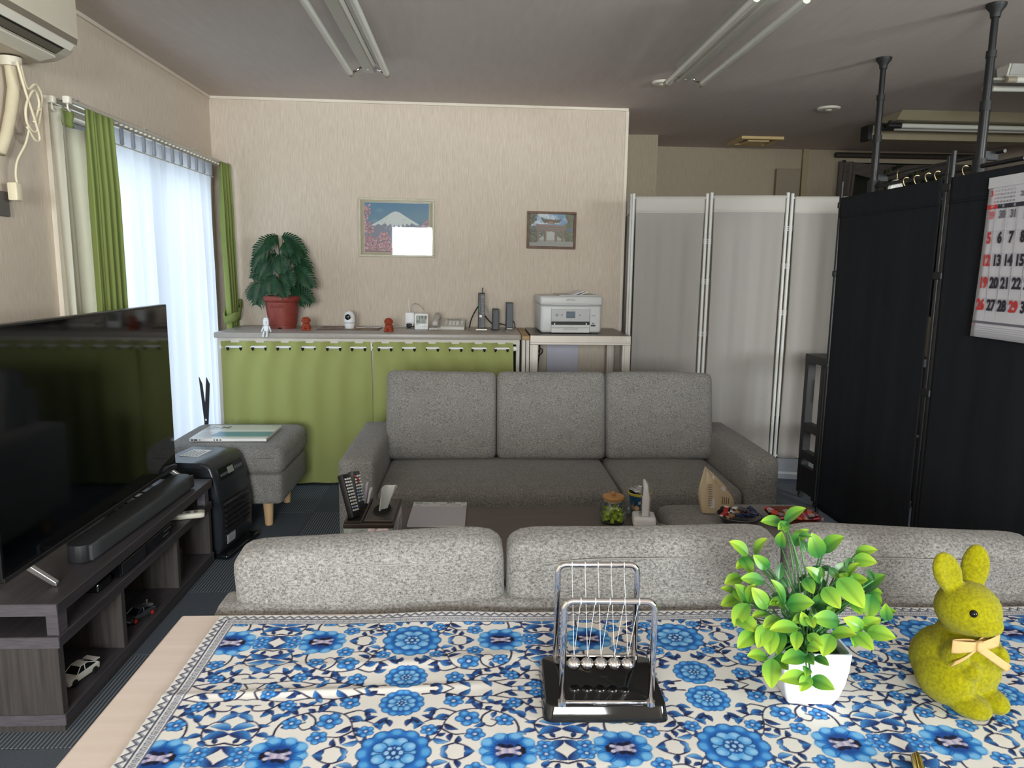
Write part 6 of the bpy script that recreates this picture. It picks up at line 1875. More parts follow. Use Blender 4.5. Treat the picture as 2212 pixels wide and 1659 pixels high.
obj('torn_lid', sheet(lambda u, v: (0.038 * (u - 0.5) * 2 * sqrt(max(0, 1 - (2 * v - 1) ** 2)), 0.038 * (2 * v - 1), 0.076 + 0.012 * abs(sin(u * 7 + v * 5))), 12, 12, 0.0006), mat('foil', S(200, 202, 206), 0.25, 0.9), cup)
for i, (dx, dz) in enumerate(((-0.014, 0), (0.0, 0.004), (0.014, -0.001))):
    o = text('lettering', '栄養食'[i], 0.014, m_white, cup, (0.0, 0.0, 0.0))
    a = radians(-100 + i * 26)
    o.location = (0.0372 * cos(a), 0.0372 * sin(a), 0.042); o.rotation_euler = (pi / 2 - 0.16, 0, a + pi / 2)
bm = bmesh.new()
gm = thing('glass_mug', 'small clear glass mug between jar and snack cup', 'glass', (0.566, 2.575, 0.400))
obj('glass', LA([(0, 0), (0.019, 0), (0.020, 0.003), (0.022, 0.048), (0.0205, 0.048), (0.0185, 0.006), (0, 0.006)], 24), m_jar, gm, 'all')
obj('handle', T([(-0.021, 0, 0.040), (-0.032, 0, 0.037), (-0.034, 0, 0.022), (-0.020, 0, 0.012)], 0.0025, 6), m_jar, gm, 'all')
bm.free()
# cordless phone
cp = thing('cordless_phone', 'white cordless phone standing in its square charging dock', 'telephone', (0.600, 2.475, 0.400), radians(-8))
obj('dock', cushion(-0.040, 0.040, -0.045, 0.040, 0.0, 0.036, 0.010, n=6), m_white, cp, 'all')
obj('dock_well', B(-0.018, 0.022, -0.030, 0.025, 0.0350, 0.0365, 0.001, 1), m_prt2, cp)
hs = obj('handset', PR([(-0.010, 0.026), (0.014, 0.026), (0.016, 0.10), (0.008, 0.150), (0.000, 0.160), (-0.006, 0.156), (-0.009, 0.10)], 'Y', -0.024, 0.022, 0.003), m_white, cp, True)
obj('grey_back', PR([(0.0145, 0.03), (0.017, 0.03), (0.019, 0.10), (0.011, 0.149), (0.009, 0.149), (0.0165, 0.10)], 'Y', -0.0215, 0.0195), mat('champagne_plastic', S(186, 178, 168), 0.35, 0.2), hs)
obj('display', B(-0.0098, -0.0080, -0.016, 0.014, 0.105, 0.138), mat('lcd_dark', S(96, 104, 112), 0.2), hs)
for r in range(5):
    for c in range(3):
        obj('key', B(-0.0118, -0.0092, -0.017 + c * 0.012, -0.009 + c * 0.012, 0.042 + r * 0.012, 0.049 + r * 0.012), m_keyg, hs)
ck = tag(obj('phone_cord', T([(0.645, 2.46, 0.4045), (0.668, 2.450, 0.4045), (0.672, 2.435, 0.4045), (0.650, 2.430, 0.4045), (0.640, 2.445, 0.4045), (0.66, 2.462, 0.4045)], 0.0028, 6), mat('cord_grey', S(170, 168, 164), 0.5), smooth='all'), 'grey cord bunched beside the phone dock', 'cord')

# ------------------------------------------------------------------ on the right ottoman: bag and bowls
m_kraft = mat('beige_pouch', S(206, 190, 162), 0.4, var=((12, 12, 12), S(186, 168, 138), 0.3))
bg = thing('snack_bag', 'beige stand up snack pouch crumpled behind the bowl of chocolates', 'bag', (0.880, 2.535, 0.428), radians(8))
def bag(u, v):
    # u around, v up; gusseted base closing to a slanted torn top
    a = 2 * pi * u
    w = 0.060 * (1 - 0.18 * v)
    d = 0.030 * (1 - v) ** 0.7 + 0.002
    x = w * max(-1, min(1, 1.25 * cos(a))) + 0.010 * sin(5 * v + a)
    y = d * sin(a) + 0.006 * sin(7 * v + 3 * a) * v
    top = 0.165 - 0.075 * (0.5 + 0.5 * max(-1, min(1, 1.25 * cos(a))))
    return (x - 0.012 * v, y, v * top)
obj('pouch', sheet(bag, 48, 18), m_kraft, bg, 'all')
obj('white_panel', sheet(lambda u, v: (-0.054 + 0.030 * u + 0.004 * v, -0.021 - 0.010 * u * (1 - v) + 0.015 * v, 0.02 + v * 0.110), 6, 8, 0.0006), mat('pouch_white', S(214, 212, 208), 0.45), bg)
for k in range(10):
    obj('printed_line', B(-0.048 + 0.0, -0.032, -0.0292 + 0.0009 * k, -0.0282 + 0.0009 * k, 0.030 + k * 0.008, 0.032 + k * 0.008), m_keyg, bg)
obj('fold', sheet(lambda u, v: (-0.014 + 0.05 * u, -0.030 + 0.004 * sin(v * 3) + 0.02 * v, 0.012 + (0.105 - 0.045 * u) * v), 6, 8, 0.0006), m_kraft, bg)
obj('round_seal', LA([(0, -0.001), (0.011, -0.001), (0.011, 0.0), (0, 0.0)], 20, (0.012, -0.014, 0.083), 'Y'), mat('pouch_white', S(214, 212, 208), 0.45), bg)
for k in range(4):
    obj('printed_line', B(0.002 + k * 0.008, 0.004 + k * 0.008, -0.0335, -0.0325, 0.034, 0.062 - k * 0.002), mat('print_brown', S(120, 84, 54), 0.6), bg)

m_steel = mat('bowl_grey_metal', S(110, 110, 112), 0.3, 0.85)
b1 = thing('bowl', 'round grey metal bowl of wrapped chocolates in front of the pouch', 'bowl', (0.910, 2.390, 0.428))
obj('bowl', LA([(0, 0.0), (0.045, 0.0), (0.058, 0.010), (0.072, 0.034), (0.075, 0.036), (0.076, 0.033), (0.070, 0.031), (0.056, 0.008), (0.044, -0.0 + 0.003), (0, 0.003)], 40), m_steel, b1, 'all')
def wrapped(label, c, rot, m1, m2, L_, grp, w=0.010):
    s = thing('wrapped_chocolate', label, 'sweet', c, 0, grp)
    s.rotation_euler = rot
    bm = bmesh.new(); box(bm, -L_ / 2, L_ / 2, -w, w, -0.005, 0.005, 0.003)
    obj('wrapper', bm, m1, s)
    bm = bmesh.new()
    for q in (-1, 1):
        prism(bm, [(q * L_ / 2, -w * 0.5), (q * (L_ / 2 + 0.010), -w * 1.1), (q * (L_ / 2 + 0.012), 0), (q * (L_ / 2 + 0.010), w * 1.1), (q * L_ / 2, w * 0.5)], 'Z', -0.001, 0.001)
    obj('twisted_end', bm, m2, s, kind='stuff')
wr = {'red and white': (mat('wrap_red', S(176, 44, 40), 0.3), mat('wrap_white', S(224, 220, 214), 0.3)), 'dark blue': (mat('wrap_navy', S(40, 54, 86), 0.25), mat('wrap_navy', S(40, 54, 86), 0.25)), 'black': (mat('wrap_black', S(34, 34, 38), 0.25), mat('wrap_black', S(34, 34, 38), 0.25)), 'tan': (mat('wrap_tan', S(168, 132, 96), 0.3), mat('wrap_tan', S(168, 132, 96), 0.3)), 'orange brown': (mat('wrap_rust', S(170, 74, 40), 0.35), mat('wrap_rust', S(170, 74, 40), 0.35)), 'white striped': (mat('wrap_white', S(224, 220, 214), 0.3), mat('wrap_black', S(34, 34, 38), 0.25))}
rd = random.Random(3)
lay = [('red and white', -0.052, 0.0, 0.6), ('red and white', -0.040, 0.024, 1.1), ('tan', -0.028, -0.014, 0.2), ('white striped', -0.018, 0.020, 1.2), ('white striped', -0.004, 0.034, 0.9), ('black', 0.012, 0.030, 0.3), ('black', 0.022, 0.010, 0.8), ('orange brown', 0.036, 0.014, 0.1), ('dark blue', 0.0, -0.022, 0.0), ('dark blue', 0.024, -0.028, 0.4), ('dark blue', 0.046, -0.016, 2.4), ('dark blue', -0.016, -0.040, 0.2), ('dark blue', 0.050, 0.010, 1.9), ('tan', -0.006, 0.006, 0.9), ('black', -0.030, 0.040, 2.2)]
for k, (n_, x, y, a) in enumerate(lay):
    wrapped('%s wrapped chocolate in the grey metal bowl' % n_, (0.910 + x, 2.390 + y, 0.428 + 0.036 + 0.012 * rd.random() - 0.2 * (x * x + y * y) * 10 * 0.5), (rd.uniform(-0.5, 0.5), rd.uniform(-0.4, 0.4), a), *wr[n_], 0.026, n_ + ' chocolates in the metal bowl', 0.008)
m_red = mat('bowl_terracotta', S(120, 58, 44), 0.45, var=((30, 30, 30), S(100, 46, 36), 0.3))
b2 = thing('bowl', 'reddish brown square bowl of pink wrapped sweets behind the green plant', 'bowl', (1.085, 2.365, 0.428))
def sqbowl(u, v, off):
    a = 2 * pi * u
    r = (0.040 + 0.040 * v) - off
    c, s = cos(a), sin(a)
    k = 1.0 / max(1e-6, (abs(c) ** 5 + abs(s) ** 5) ** 0.2)
    return (r * c * k * 1.05, r * s * k * 0.92, 0.0 + v * 0.045 + off * 0.8)
bm = sheet(lambda u, v: sqbowl(u, v, 0.0), 48, 6)
b_in = sheet(lambda u, v: sqbowl(u, v, 0.004), 48, 6)
me_ = bpy.data.meshes.new('tmp'); b_in.to_mesh(me_); b_in.free(); bm.from_mesh(me_); bpy.data.meshes.remove(me_)
obj('bowl', bm, m_red, b2, 'all')
bm = bmesh.new(); prism(bm, [sqbowl(k / 32, 0, 0)[:2] for k in range(32)], 'Z', 0.0, 0.004)
obj('base', bm, m_red, b2)
m_pw = [mat('wrap_pink', S(206, 84, 110), 0.2), mat('wrap_clear_pink', S(206, 176, 182), 0.15), mat('wrap_coral', S(220, 96, 72), 0.3), mat('wrap_grey_clear', S(160, 150, 152), 0.15)]
names = ['pink', 'clear pink', 'coral', 'greyish clear']
for k in range(16):
    x, y = -0.058 + (k % 5) * 0.029 + rd.uniform(-0.006, 0.006), -0.045 + (k // 5) * 0.030 + rd.uniform(-0.005, 0.005)
    q = (k * 7) % 4
    wrapped('%s wrapped sweet in the reddish brown bowl' % names[q], (1.085 + x, 2.365 + y, 0.428 + 0.036 + 0.012 * rd.random()), (rd.uniform(-0.7, 0.7), rd.uniform(-0.6, 0.6), rd.uniform(0, 3)), m_pw[q], m_pw[(q + 1) % 4], 0.022, names[q] + ' sweets in the brown bowl', 0.009)

# ================================================================== FLOWERED TABLE IN FRONT
m_beige = mat('table_beige_laminate', S(216, 201, 191), 0.4, var=((3, 60, 60), S(208, 192, 181), 0.4))
tbl = thing('table', 'beige laminate table under the blue flowered cloth in the foreground', 'table', (0.40, 0.76, 0))
obj('top', B(-0.892, 0.90, -0.46, 0.445, 0.670, 0.700, 0.004), m_beige, tbl)
obj('edge_band', B(-0.8925, 0.9005, 0.4448, 0.4458, 0.674, 0.696), mat('edge_tan', S(170, 146, 128), 0.5), tbl)
for x in (-0.80, 0.82):
    for y in (-0.40, 0.385):
        obj('leg', LA([(0, 0), (0.02, 0), (0.02, 0.67), (0, 0.67)], 14, (x, y, 0)), m_pole, tbl, True)
obj('under_rail', B(-0.79, 0.81, 0.370, 0.395, 0.60, 0.67), m_pole, tbl)

NAVY = (36, 36, 62); NAVY2 = (40, 66, 122); MID = (52, 118, 190); LIGHT = (120, 178, 226); PALE = (176, 204, 230)
def mandala(c, x, y, R, rot=0.0):
    n = 12
    for k in range(n):
        a = rot + 2 * pi * k / n
        c.disc(x + 0.72 * R * cos(a), y + 0.72 * R * sin(a), R * 0.285, (30, 62, 118))
    for k in range(n):
        a = rot + 2 * pi * k / n
        c.disc(x + 0.72 * R * cos(a), y + 0.72 * R * sin(a), R * 0.25, (44, 116, 196), soft=0.0012)
        c.disc(x + 0.84 * R * cos(a), y + 0.84 * R * sin(a), R * 0.13, (104, 176, 228), 0.75, soft=R * 0.10)
    c.disc(x, y, R * 0.70, (34, 92, 170), soft=R * 0.12)
    n = 9
    for k in range(n):
        a = rot + 0.2 + 2 * pi * k / n
        c.disc(x + 0.43 * R * cos(a), y + 0.43 * R * sin(a), R * 0.215, (26, 58, 112))
        c.disc(x + 0.44 * R * cos(a), y + 0.44 * R * sin(a), R * 0.185, (96, 166, 222))
        c.disc(x + 0.50 * R * cos(a), y + 0.50 * R * sin(a), R * 0.10, (168, 206, 236), 0.7, soft=R * 0.08)
    c.disc(x, y, R * 0.30, (32, 84, 160), soft=R * 0.06)
    for k in range(7):
        a = rot + 2 * pi * k / 7
        c.disc(x + 0.185 * R * cos(a), y + 0.185 * R * sin(a), R * 0.085, (24, 50, 100))
        c.disc(x + 0.19 * R * cos(a), y + 0.19 * R * sin(a), R * 0.066, (150, 196, 232))
    c.disc(x, y, R * 0.09, (28, 54, 110)); c.disc(x, y, R * 0.055, (160, 200, 234))
def darkflower(c, x, y, R):
    rd = random.Random(11)
    n = 9
    for k in range(n):
        a = 2 * pi * k / n + 0.2
        r = rd.uniform(0.92, 1.08)
        c.disc(x + 0.66 * R * r * cos(a), y + 0.60 * R * r * sin(a), R * 0.36, (40, 84, 146))
        c.disc(x + 0.66 * R * r * cos(a), y + 0.60 * R * r * sin(a), R * 0.335, (46, 134, 214), soft=0.0015)
        c.disc(x + 0.84 * R * r * cos(a), y + 0.78 * R * r * sin(a), R * 0.20, (132, 190, 232), 0.85, soft=R * 0.16)
    for k in range(n):
        a = 2 * pi * (k + 0.5) / n + 0.2
        c.stroke([(x + 0.3 * R * cos(a), y + 0.3 * R * sin(a)), (x + 0.85 * R * cos(a), y + 0.8 * R * sin(a))], 0.0022, (28, 70, 140), 0.8, taper=0.0008)
    c.disc(x, y, R * 0.56, (26, 66, 140), 0.9, soft=R * 0.25)
    for k in range(34):
        a = rd.uniform(0, 6.28); q = R * rd.uniform(0.05, 0.50)
        c.disc(x + q * cos(a), y + q * 0.85 * sin(a), R * rd.uniform(0.06, 0.12), [(28, 26, 44), (36, 34, 56), (20, 30, 66)][k % 3])
    for k in range(9):
        t = (k - 4) / 4.0
        c.disc(x + 0.36 * R * t, y + R * (0.02 - 0.10 * t * t), R * 0.085, [(184, 176, 200), (160, 156, 190), (204, 196, 210)][k % 3])
def blossom(c, x, y, r, rot=0.0):
    for k in range(5):
        a = rot + 2 * pi * k / 5
        c.disc(x + 0.6 * r * cos(a), y + 0.6 * r * sin(a), r * 0.46, (34, 66, 124))
        c.disc(x + 0.6 * r * cos(a), y + 0.6 * r * sin(a), r * 0.39, (58, 134, 206), soft=0.0012)
        c.disc(x + 0.75 * r * cos(a), y + 0.75 * r * sin(a), r * 0.18, (130, 186, 230), 0.7, soft=r * 0.15)
    c.disc(x, y, r * 0.36, (38, 72, 136)); c.disc(x, y, r * 0.2, (186, 204, 226))
def smooth(pts, n=8):
    out = []
    P = [pts[0]] + list(pts) + [pts[-1]]
    for i in range(1, len(P) - 2):
        for k in range(n):
            t = k / n
            f = lambda j: 0.5 * (2 * P[i][j] + (P[i + 1][j] - P[i - 1][j]) * t + (2 * P[i - 1][j] - 5 * P[i][j] + 4 * P[i + 1][j] - P[i + 2][j]) * t * t + (3 * P[i][j] - P[i - 1][j] - 3 * P[i + 1][j] + P[i + 2][j]) * t ** 3)
            out.append((f(0), f(1)))
    out.append(pts[-1])
    return out
CA, CB = 0.211, 0.1375
cell = Canvas(CA, CB, 0.0007, (224, 221, 216))
def vine(pts, w=0.0028, tw=0.0012):
    s = smooth(pts)
    cell.stroke([(p[0] + 0.0007, p[1] - 0.0010) for p in s], w * 0.8, (150, 152, 170), 0.5, taper=tw)
    cell.stroke(s, w, NAVY, taper=tw)
    return s
def lf(x, y, a, L, w, k=0, bend=0.3):
    pr_ = (((34, 52, 104), (64, 140, 210)), ((30, 34, 66), (48, 92, 160)), ((40, 92, 164), (130, 186, 230)))[k % 3]
    cell.leaf(x, y, a, L, w, pr_[0], pr_[1], bend, line=NAVY)
for v in ([(0.152, 0.118), (0.155, 0.088), (0.146, 0.066), (0.122, 0.052), (0.096, 0.049), (0.074, 0.056), (0.062, 0.072), (0.056, 0.092), (0.046, 0.114), (0.030, 0.128)],
          [(0.122, 0.052), (0.110, 0.064), (0.108, 0.080), (0.120, 0.088), (0.128, 0.078), (0.120, 0.072)],
          [(0.026, 0.012), (0.055, 0.010), (0.090, 0.020), (0.125, 0.018), (0.160, 0.026), (0.196, 0.020), (0.211, 0.022)],
          [(0.090, 0.020), (0.108, 0.034), (0.132, 0.036), (0.146, 0.046)],
          [(0.125, 0.018), (0.146, 0.006), (0.168, 0.006)],
          [(0.160, 0.026), (0.176, 0.044), (0.194, 0.046), (0.198, 0.036), (0.188, 0.034)],
          [(0.062, 0.072), (0.044, 0.072), (0.030, 0.080)],
          [(0.056, 0.092), (0.072, 0.104), (0.090, 0.102)],
          [(0.074, 0.056), (0.056, 0.048), (0.046, 0.052)],
          [(0.211, 0.112), (0.192, 0.116), (0.180, 0.102), (0.176, 0.084), (0.186, 0.070), (0.200, 0.072)],
          [(0.176, 0.084), (0.164, 0.070)],
          [(0.060, 0.128), (0.074, 0.122), (0.088, 0.128), (0.094, 0.1375)],
          [(0.055, 0.010), (0.070, 0.000)],
          [(0.196, 0.020), (0.204, 0.006), (0.196, 0.000)]):
    vine(v)
for (x, y, a, L, w, k) in ((0.148, 0.068, 2.3, 0.022, 0.011, 0), (0.134, 0.056, -1.2, 0.020, 0.009, 1), (0.104, 0.049, -2.2, 0.022, 0.010, 0), (0.088, 0.051, 1.9, 0.020, 0.010, 2), (0.066, 0.064, 2.7, 0.022, 0.011, 0),
                           (0.060, 0.082, 0.6, 0.022, 0.010, 1), (0.054, 0.098, 2.6, 0.020, 0.010, 0), (0.046, 0.112, 0.3, 0.022, 0.010, 2), (0.034, 0.124, 2.9, 0.018, 0.009, 1), (0.044, 0.072, -2.6, 0.018, 0.009, 1),
                           (0.032, 0.078, 2.2, 0.018, 0.010, 0), (0.090, 0.102, 0.3, 0.020, 0.011, 0), (0.070, 0.102, 1.7, 0.016, 0.008, 1), (0.050, 0.050, 2.9, 0.020, 0.010, 0), (0.046, 0.052, 1.8, 0.015, 0.008, 1),
                           (0.060, 0.011, 0.9, 0.020, 0.009, 1), (0.076, 0.015, -0.7, 0.022, 0.010, 0), (0.096, 0.020, 1.4, 0.018, 0.009, 1), (0.110, 0.019, -0.9, 0.020, 0.010, 0), (0.108, 0.034, 1.6, 0.018, 0.009, 1),
                           (0.122, 0.036, -0.5, 0.018, 0.009, 1), (0.134, 0.037, 0.2, 0.022, 0.011, 0), (0.146, 0.046, 0.9, 0.018, 0.010, 0), (0.146, 0.006, 0.7, 0.018, 0.009, 1), (0.168, 0.006, 0.1, 0.024, 0.011, 0), (0.140, 0.010, -0.6, 0.014, 0.007, 1),
                           (0.166, 0.032, 2.2, 0.020, 0.010, 1), (0.176, 0.044, 1.2, 0.018, 0.009, 0), (0.180, 0.024, -0.9, 0.020, 0.009, 1), (0.198, 0.046, 0.4, 0.016, 0.008, 0), (0.178, 0.096, 2.8, 0.020, 0.010, 0),
                           (0.176, 0.084, 0.2, 0.016, 0.008, 1), (0.164, 0.070, -2.2, 0.022, 0.012, 0), (0.188, 0.070, -0.9, 0.016, 0.008, 1), (0.086, 0.127, 0.7, 0.018, 0.009, 0), (0.074, 0.122, -1.3, 0.016, 0.008, 1),
                           (0.030, 0.110, 0.2, 0.016, 0.008, 1), (0.016, 0.066, 0.7, 0.024, 0.012, 0), (0.018, 0.070, 2.0, 0.018, 0.009, 1), (0.036, 0.004, 0.3, 0.020, 0.010, 1)):
    lf(x, y, a, L, w, k)
rq = random.Random(21)
for (x, y, a) in ((0.152, 0.100, 0.4), (0.150, 0.082, 3.0), (0.128, 0.055, 1.9), (0.114, 0.052, -0.8), (0.062, 0.074, -2.9), (0.058, 0.086, 2.4), (0.050, 0.106, -0.4), (0.112, 0.080, 2.6), (0.044, 0.011, -0.9), (0.068, 0.013, 2.2), (0.086, 0.019, 2.8), (0.118, 0.019, 2.3), (0.150, 0.022, 1.0), (0.176, 0.024, 1.9), (0.190, 0.021, -2.4), (0.180, 0.045, 2.4), (0.196, 0.040, -0.4), (0.100, 0.028, 2.6), (0.126, 0.036, -2.4), (0.178, 0.108, 0.8), (0.200, 0.113, -1.9), (0.180, 0.076, 3.0), (0.040, 0.122, -1.6), (0.066, 0.126, 1.9), (0.160, 0.006, -0.9), (0.026, 0.080, -2.2), (0.020, 0.012, 2.4)):
    lf(x, y, a, rq.uniform(0.013, 0.019), rq.uniform(0.006, 0.009), rq.randrange(3), rq.uniform(-0.3, 0.4))
# paired wings on the mirror line
lf(0.211, 0.094, 2.75, 0.034, 0.016, 0); lf(0.211, 0.086, 3.4, 0.030, 0.014, 2); lf(0.211, 0.118, 2.2, 0.026, 0.013, 0); lf(0.211, 0.056, 2.6, 0.026, 0.011, 2)
for (x, y, r, a) in ((0.099, 0.104, 0.013, 0.2), (0.090, 0.070, 0.0165, 0.5), (0.138, 0.074, 0.0125, 1.0), (0.070, 0.030, 0.0135, 0.3), (0.152, 0.034, 0.011, 0.8), (0.186, 0.130, 0.012, 0.4), (0.040, 0.094, 0.011, 0.1), (0.185, 0.010, 0.010, 0.6)):
    blossom(cell, x, y, r, a)
mandala(cell, 0.0, 0.1365, 0.046); mandala(cell, 0.0, 0.033, 0.031, 0.15)
darkflower(cell, 0.140, 0.135, 0.036)

CX0, CX1, CYF, CYN = -0.424, 1.245, 1.193, 0.34
def cloth_colors(cv, xo, yo):
    X, Y = cv.X + xo, cv.Yc + yo
    a = np.abs(((X + 0.0955 + 0.211) % 0.422) - 0.211)
    b = np.abs(((Y - 0.9645 + 0.1375) % 0.275) - 0.1375)
    fx = np.clip(a / cell.res, 0, cell.nx - 1.001); fy = np.clip(b / (CB / (cell.ny - 1)), 0, cell.ny - 1.001)
    i, j = fx.astype(int), fy.astype(int)
    tx, ty = (fx - i)[..., None], (fy - j)[..., None]
    A = cell.a
    c = (A[j, i] * (1 - tx) + A[j, i + 1] * tx) * (1 - ty) + (A[j + 1, i] * (1 - tx) + A[j + 1, i + 1] * tx) * ty
    dl, dr, df, dn = X - CX0, CX1 - X, CYF - Y, Y - CYN
    d = np.minimum(np.minimum(dl, dr), np.minimum(df, dn))
    s = np.where((d == dl) | (d == dr), Y, X)
    p = 0.0150
    tri = np.abs(((s / p) % 1.0) - 0.5) * 2
    ink = np.zeros(d.shape)
    sof = cv.res
    def band(q, w):
        return np.clip((w / 2 - np.abs(q)) / sof + 0.5, 0, 1)
    ink = np.maximum(ink, band(d - (0.0025 + 0.0085 * tri), 0.0030) * (d < 0.0135))
    ink = np.maximum(ink, (band(d - (0.006 + 0.0085 * tri), 0.0014)) * (d < 0.0135) * 0.9)
    ink = np.maximum(ink, band(d - 0.0152, 0.0024))
    u = ((s / 0.0105) % 1.0) - 0.5
    rr = np.hypot(u * 0.0105, d - 0.0232)
    ink = np.maximum(ink, band(rr - 0.0037, 0.0012) * 0.75)
    ink = np.maximum(ink, np.clip((0.0013 - np.abs(rr - 0.0016)) / sof + 0.5, 0, 1) * (np.cos(4 * np.arctan2(u * 0.0105, d - 0.0232 + 1e-9)) > -0.2) * 0.7)
    u2 = ((s / 0.0105 + 0.5) % 1.0) - 0.5
    ink = np.maximum(ink, np.clip((0.0010 - np.hypot(u2 * 0.0105, d - 0.0198)) / sof + 0.5, 0, 1) * 0.7)
    ink = np.maximum(ink, np.clip((0.0010 - np.hypot(u2 * 0.0105, d - 0.0266)) / sof + 0.5, 0, 1) * 0.7)
    ink = np.maximum(ink, band(d - 0.0305, 0.0018))
    bd = np.empty(c.shape); bd[:] = (222, 222, 220)
    bd = bd * (1 - ink[..., None]) + np.array((40, 46, 76)) * ink[..., None]
    m = np.clip((0.0315 - d) / sof + 0.5, 0, 1)[..., None]
    cv.a[:] = c * (1 - m) + bd * m
def cloth_z(X, Y):
    z = 0.7018 + 0.0006 * np.sin(X * 23 + 3 * np.sin(Y * 9)) + 0.0005 * np.sin(Y * 31 + X * 7) + 0.0006
    yl = 0.968 + 0.010 * np.sin(X * 5 + 0.5)
    z = z + 0.0032 * np.exp(-((Y - yl) / 0.009) ** 2) * np.clip(1.0 - np.abs(X + 0.22) / 0.30, 0, 1) ** 0.7
    z = z + 0.0026 * np.exp(-((Y - 1.045 - 0.02 * np.sin(X * 4)) / 0.014) ** 2) * np.clip(1.0 - np.abs(X + 0.05) / 0.45, 0, 1)
    z = z + 0.0045 * np.exp(-((Y - 1.19) / 0.03) ** 2) * np.clip(np.sin(X * 9 + 1.9), 0, 1) ** 2
    z = z + 0.0030 * np.exp(-((Y - 0.955 + 0.04 * (X - 0.6)) / 0.012) ** 2) * np.clip(1.0 - np.abs(X - 0.62) / 0.2, 0, 1) * 0.6
    flat = np.clip(np.minimum(np.hypot((X - 0.178) / 0.14, (Y - 0.95) / 0.12), np.minimum(np.hypot((X - 0.46) / 0.10, (Y - 0.94) / 0.10), np.hypot((X - 0.68) / 0.11, (Y - 0.92) / 0.10))) - 0.75, 0, 0.5) * 2
    return 0.7012 + (z - 0.7012) * flat + 0.0004
m_clothp = print_mat('printed_table_cloth', 0.85, 380.0, 0.2)
tc_ = thing('tablecloth', 'cream cloth printed with blue flowers and patterned border on the beige table', 'tablecloth', (0, 0, 0))
cvf = Canvas(CX1 - CX0, 0.50, 0.0013, (230, 224, 212))
cloth_colors(cvf, CX0, CYF - 0.50)
canvas_mesh('far_half', cvf, lambda X, Y: (X + CX0 + 0.0006 * np.sin(Y * 400) * (X < 0.002), Y + CYF - 0.50, cloth_z(X + CX0, Y + CYF - 0.50)), m_clothp, tc_)
cvn = Canvas(CX1 - CX0, CYF - 0.50 - CYN, 0.004, (230, 224, 212))
cloth_colors(cvn, CX0, CYN)
canvas_mesh('near_half', cvn, lambda X, Y: (X + CX0, Y + CYN, cloth_z(X + CX0, Y + CYN)), m_clothp, tc_)

# ------------------------------------------------------------------ swinging ball desk toy
ZC = 0.7024
m_acr = mat('gloss_black_base', S(14, 15, 16), 0.07, spec=0.6)
cr = thing('ball_cradle', 'chrome swinging ball desk toy with five balls on a black base', 'desk toy', (0.178, 0.948, ZC), radians(-2.0))
def cradle_base():
    bm = bmesh.new()
    lo = [(-0.083, -0.068), (0.083, -0.068), (0.083, 0.068), (-0.083, 0.068)]
    v0 = [bm.verts.new((x, y, 0)) for x, y in lo]
    v1 = [bm.verts.new((x * 0.955, y * 0.93, 0.021)) for x, y in lo]
    bm.faces.new(v0[::-1]); bm.faces.new(v1)
    for i in range(4):
        bm.faces.new((v0[i], v0[(i + 1) % 4], v1[(i + 1) % 4], v1[i]))
    up = [e for e in bm.edges if (e.verts[0].co.z > 0.01) != (e.verts[1].co.z > 0.01)]
    bmesh.ops.bevel(bm, geom=up, offset=0.012, segments=4, profile=0.5, affect='EDGES')
    top = [e for e in bm.edges if e.verts[0].co.z > 0.02 and e.verts[1].co.z > 0.02]
    bmesh.ops.bevel(bm, geom=top, offset=0.002, segments=2, profile=0.5, affect='EDGES')
    return bm
obj('base', cradle_base(), m_acr, cr, True)
def arc(c, r, a0, a1, y, n=6):
    return [(c[0] + r * cos(a0 + (a1 - a0) * k / n), y, c[1] + r * sin(a0 + (a1 - a0) * k / n)) for k in range(n + 1)]
for y, hw in ((-0.060, 0.0585), (0.058, 0.0575)):
    zt = 0.165
    pts = [(-hw, y, 0.019)] + arc((-hw + 0.012, zt - 0.012), 0.012, pi, pi / 2, y) + arc((hw - 0.012, zt - 0.012), 0.012, pi / 2, 0, y) + [(hw, y, 0.019)]
    fr = obj('frame', T(pts, 0.0042, 16), m_chrome, cr, 'all')
    obj('foot_bar', T([(-hw, y, 0.0235), (hw, y, 0.0235)], 0.0026, 10), m_chrome, fr, 'all')
    for x in (-hw, hw):
        obj('ferrule', LA([(0, 0.0205), (0.0062, 0.0205), (0.0058, 0.026), (0, 0.026)], 14, (x, y, 0)), m_chrome, fr, True)
m_str = mat('string_white', S(226, 226, 226), 0.5)
for k in range(5):
    x = (k - 2) * 0.01875
    bm = bmesh.new(); ball(bm, (x, 0, 0.0435), 0.0093, 28, 18)
    bl = obj('ball', bm, m_chrome, cr, 'all')
    obj('eyelet', LA([(0, 0.0522), (0.0022, 0.0522), (0.0022, 0.0555), (0, 0.056)], 10, (x, 0, 0)), m_chrome, bl)
    for y in (-0.060, 0.058):
        obj('string', T([(x, 0, 0.0552), (x, y, 0.1655)], 0.00032, 5), m_str, bl)
        obj('string_knot', LA([(0.0043, x - 0.0008), (0.0049, x - 0.0008), (0.0049, x + 0.0008), (0.0043, x + 0.0008)], 12, (0, y, 0.165), 'X', closed=True), mat('clear_knot', S(170, 170, 170), 0.3), bl)

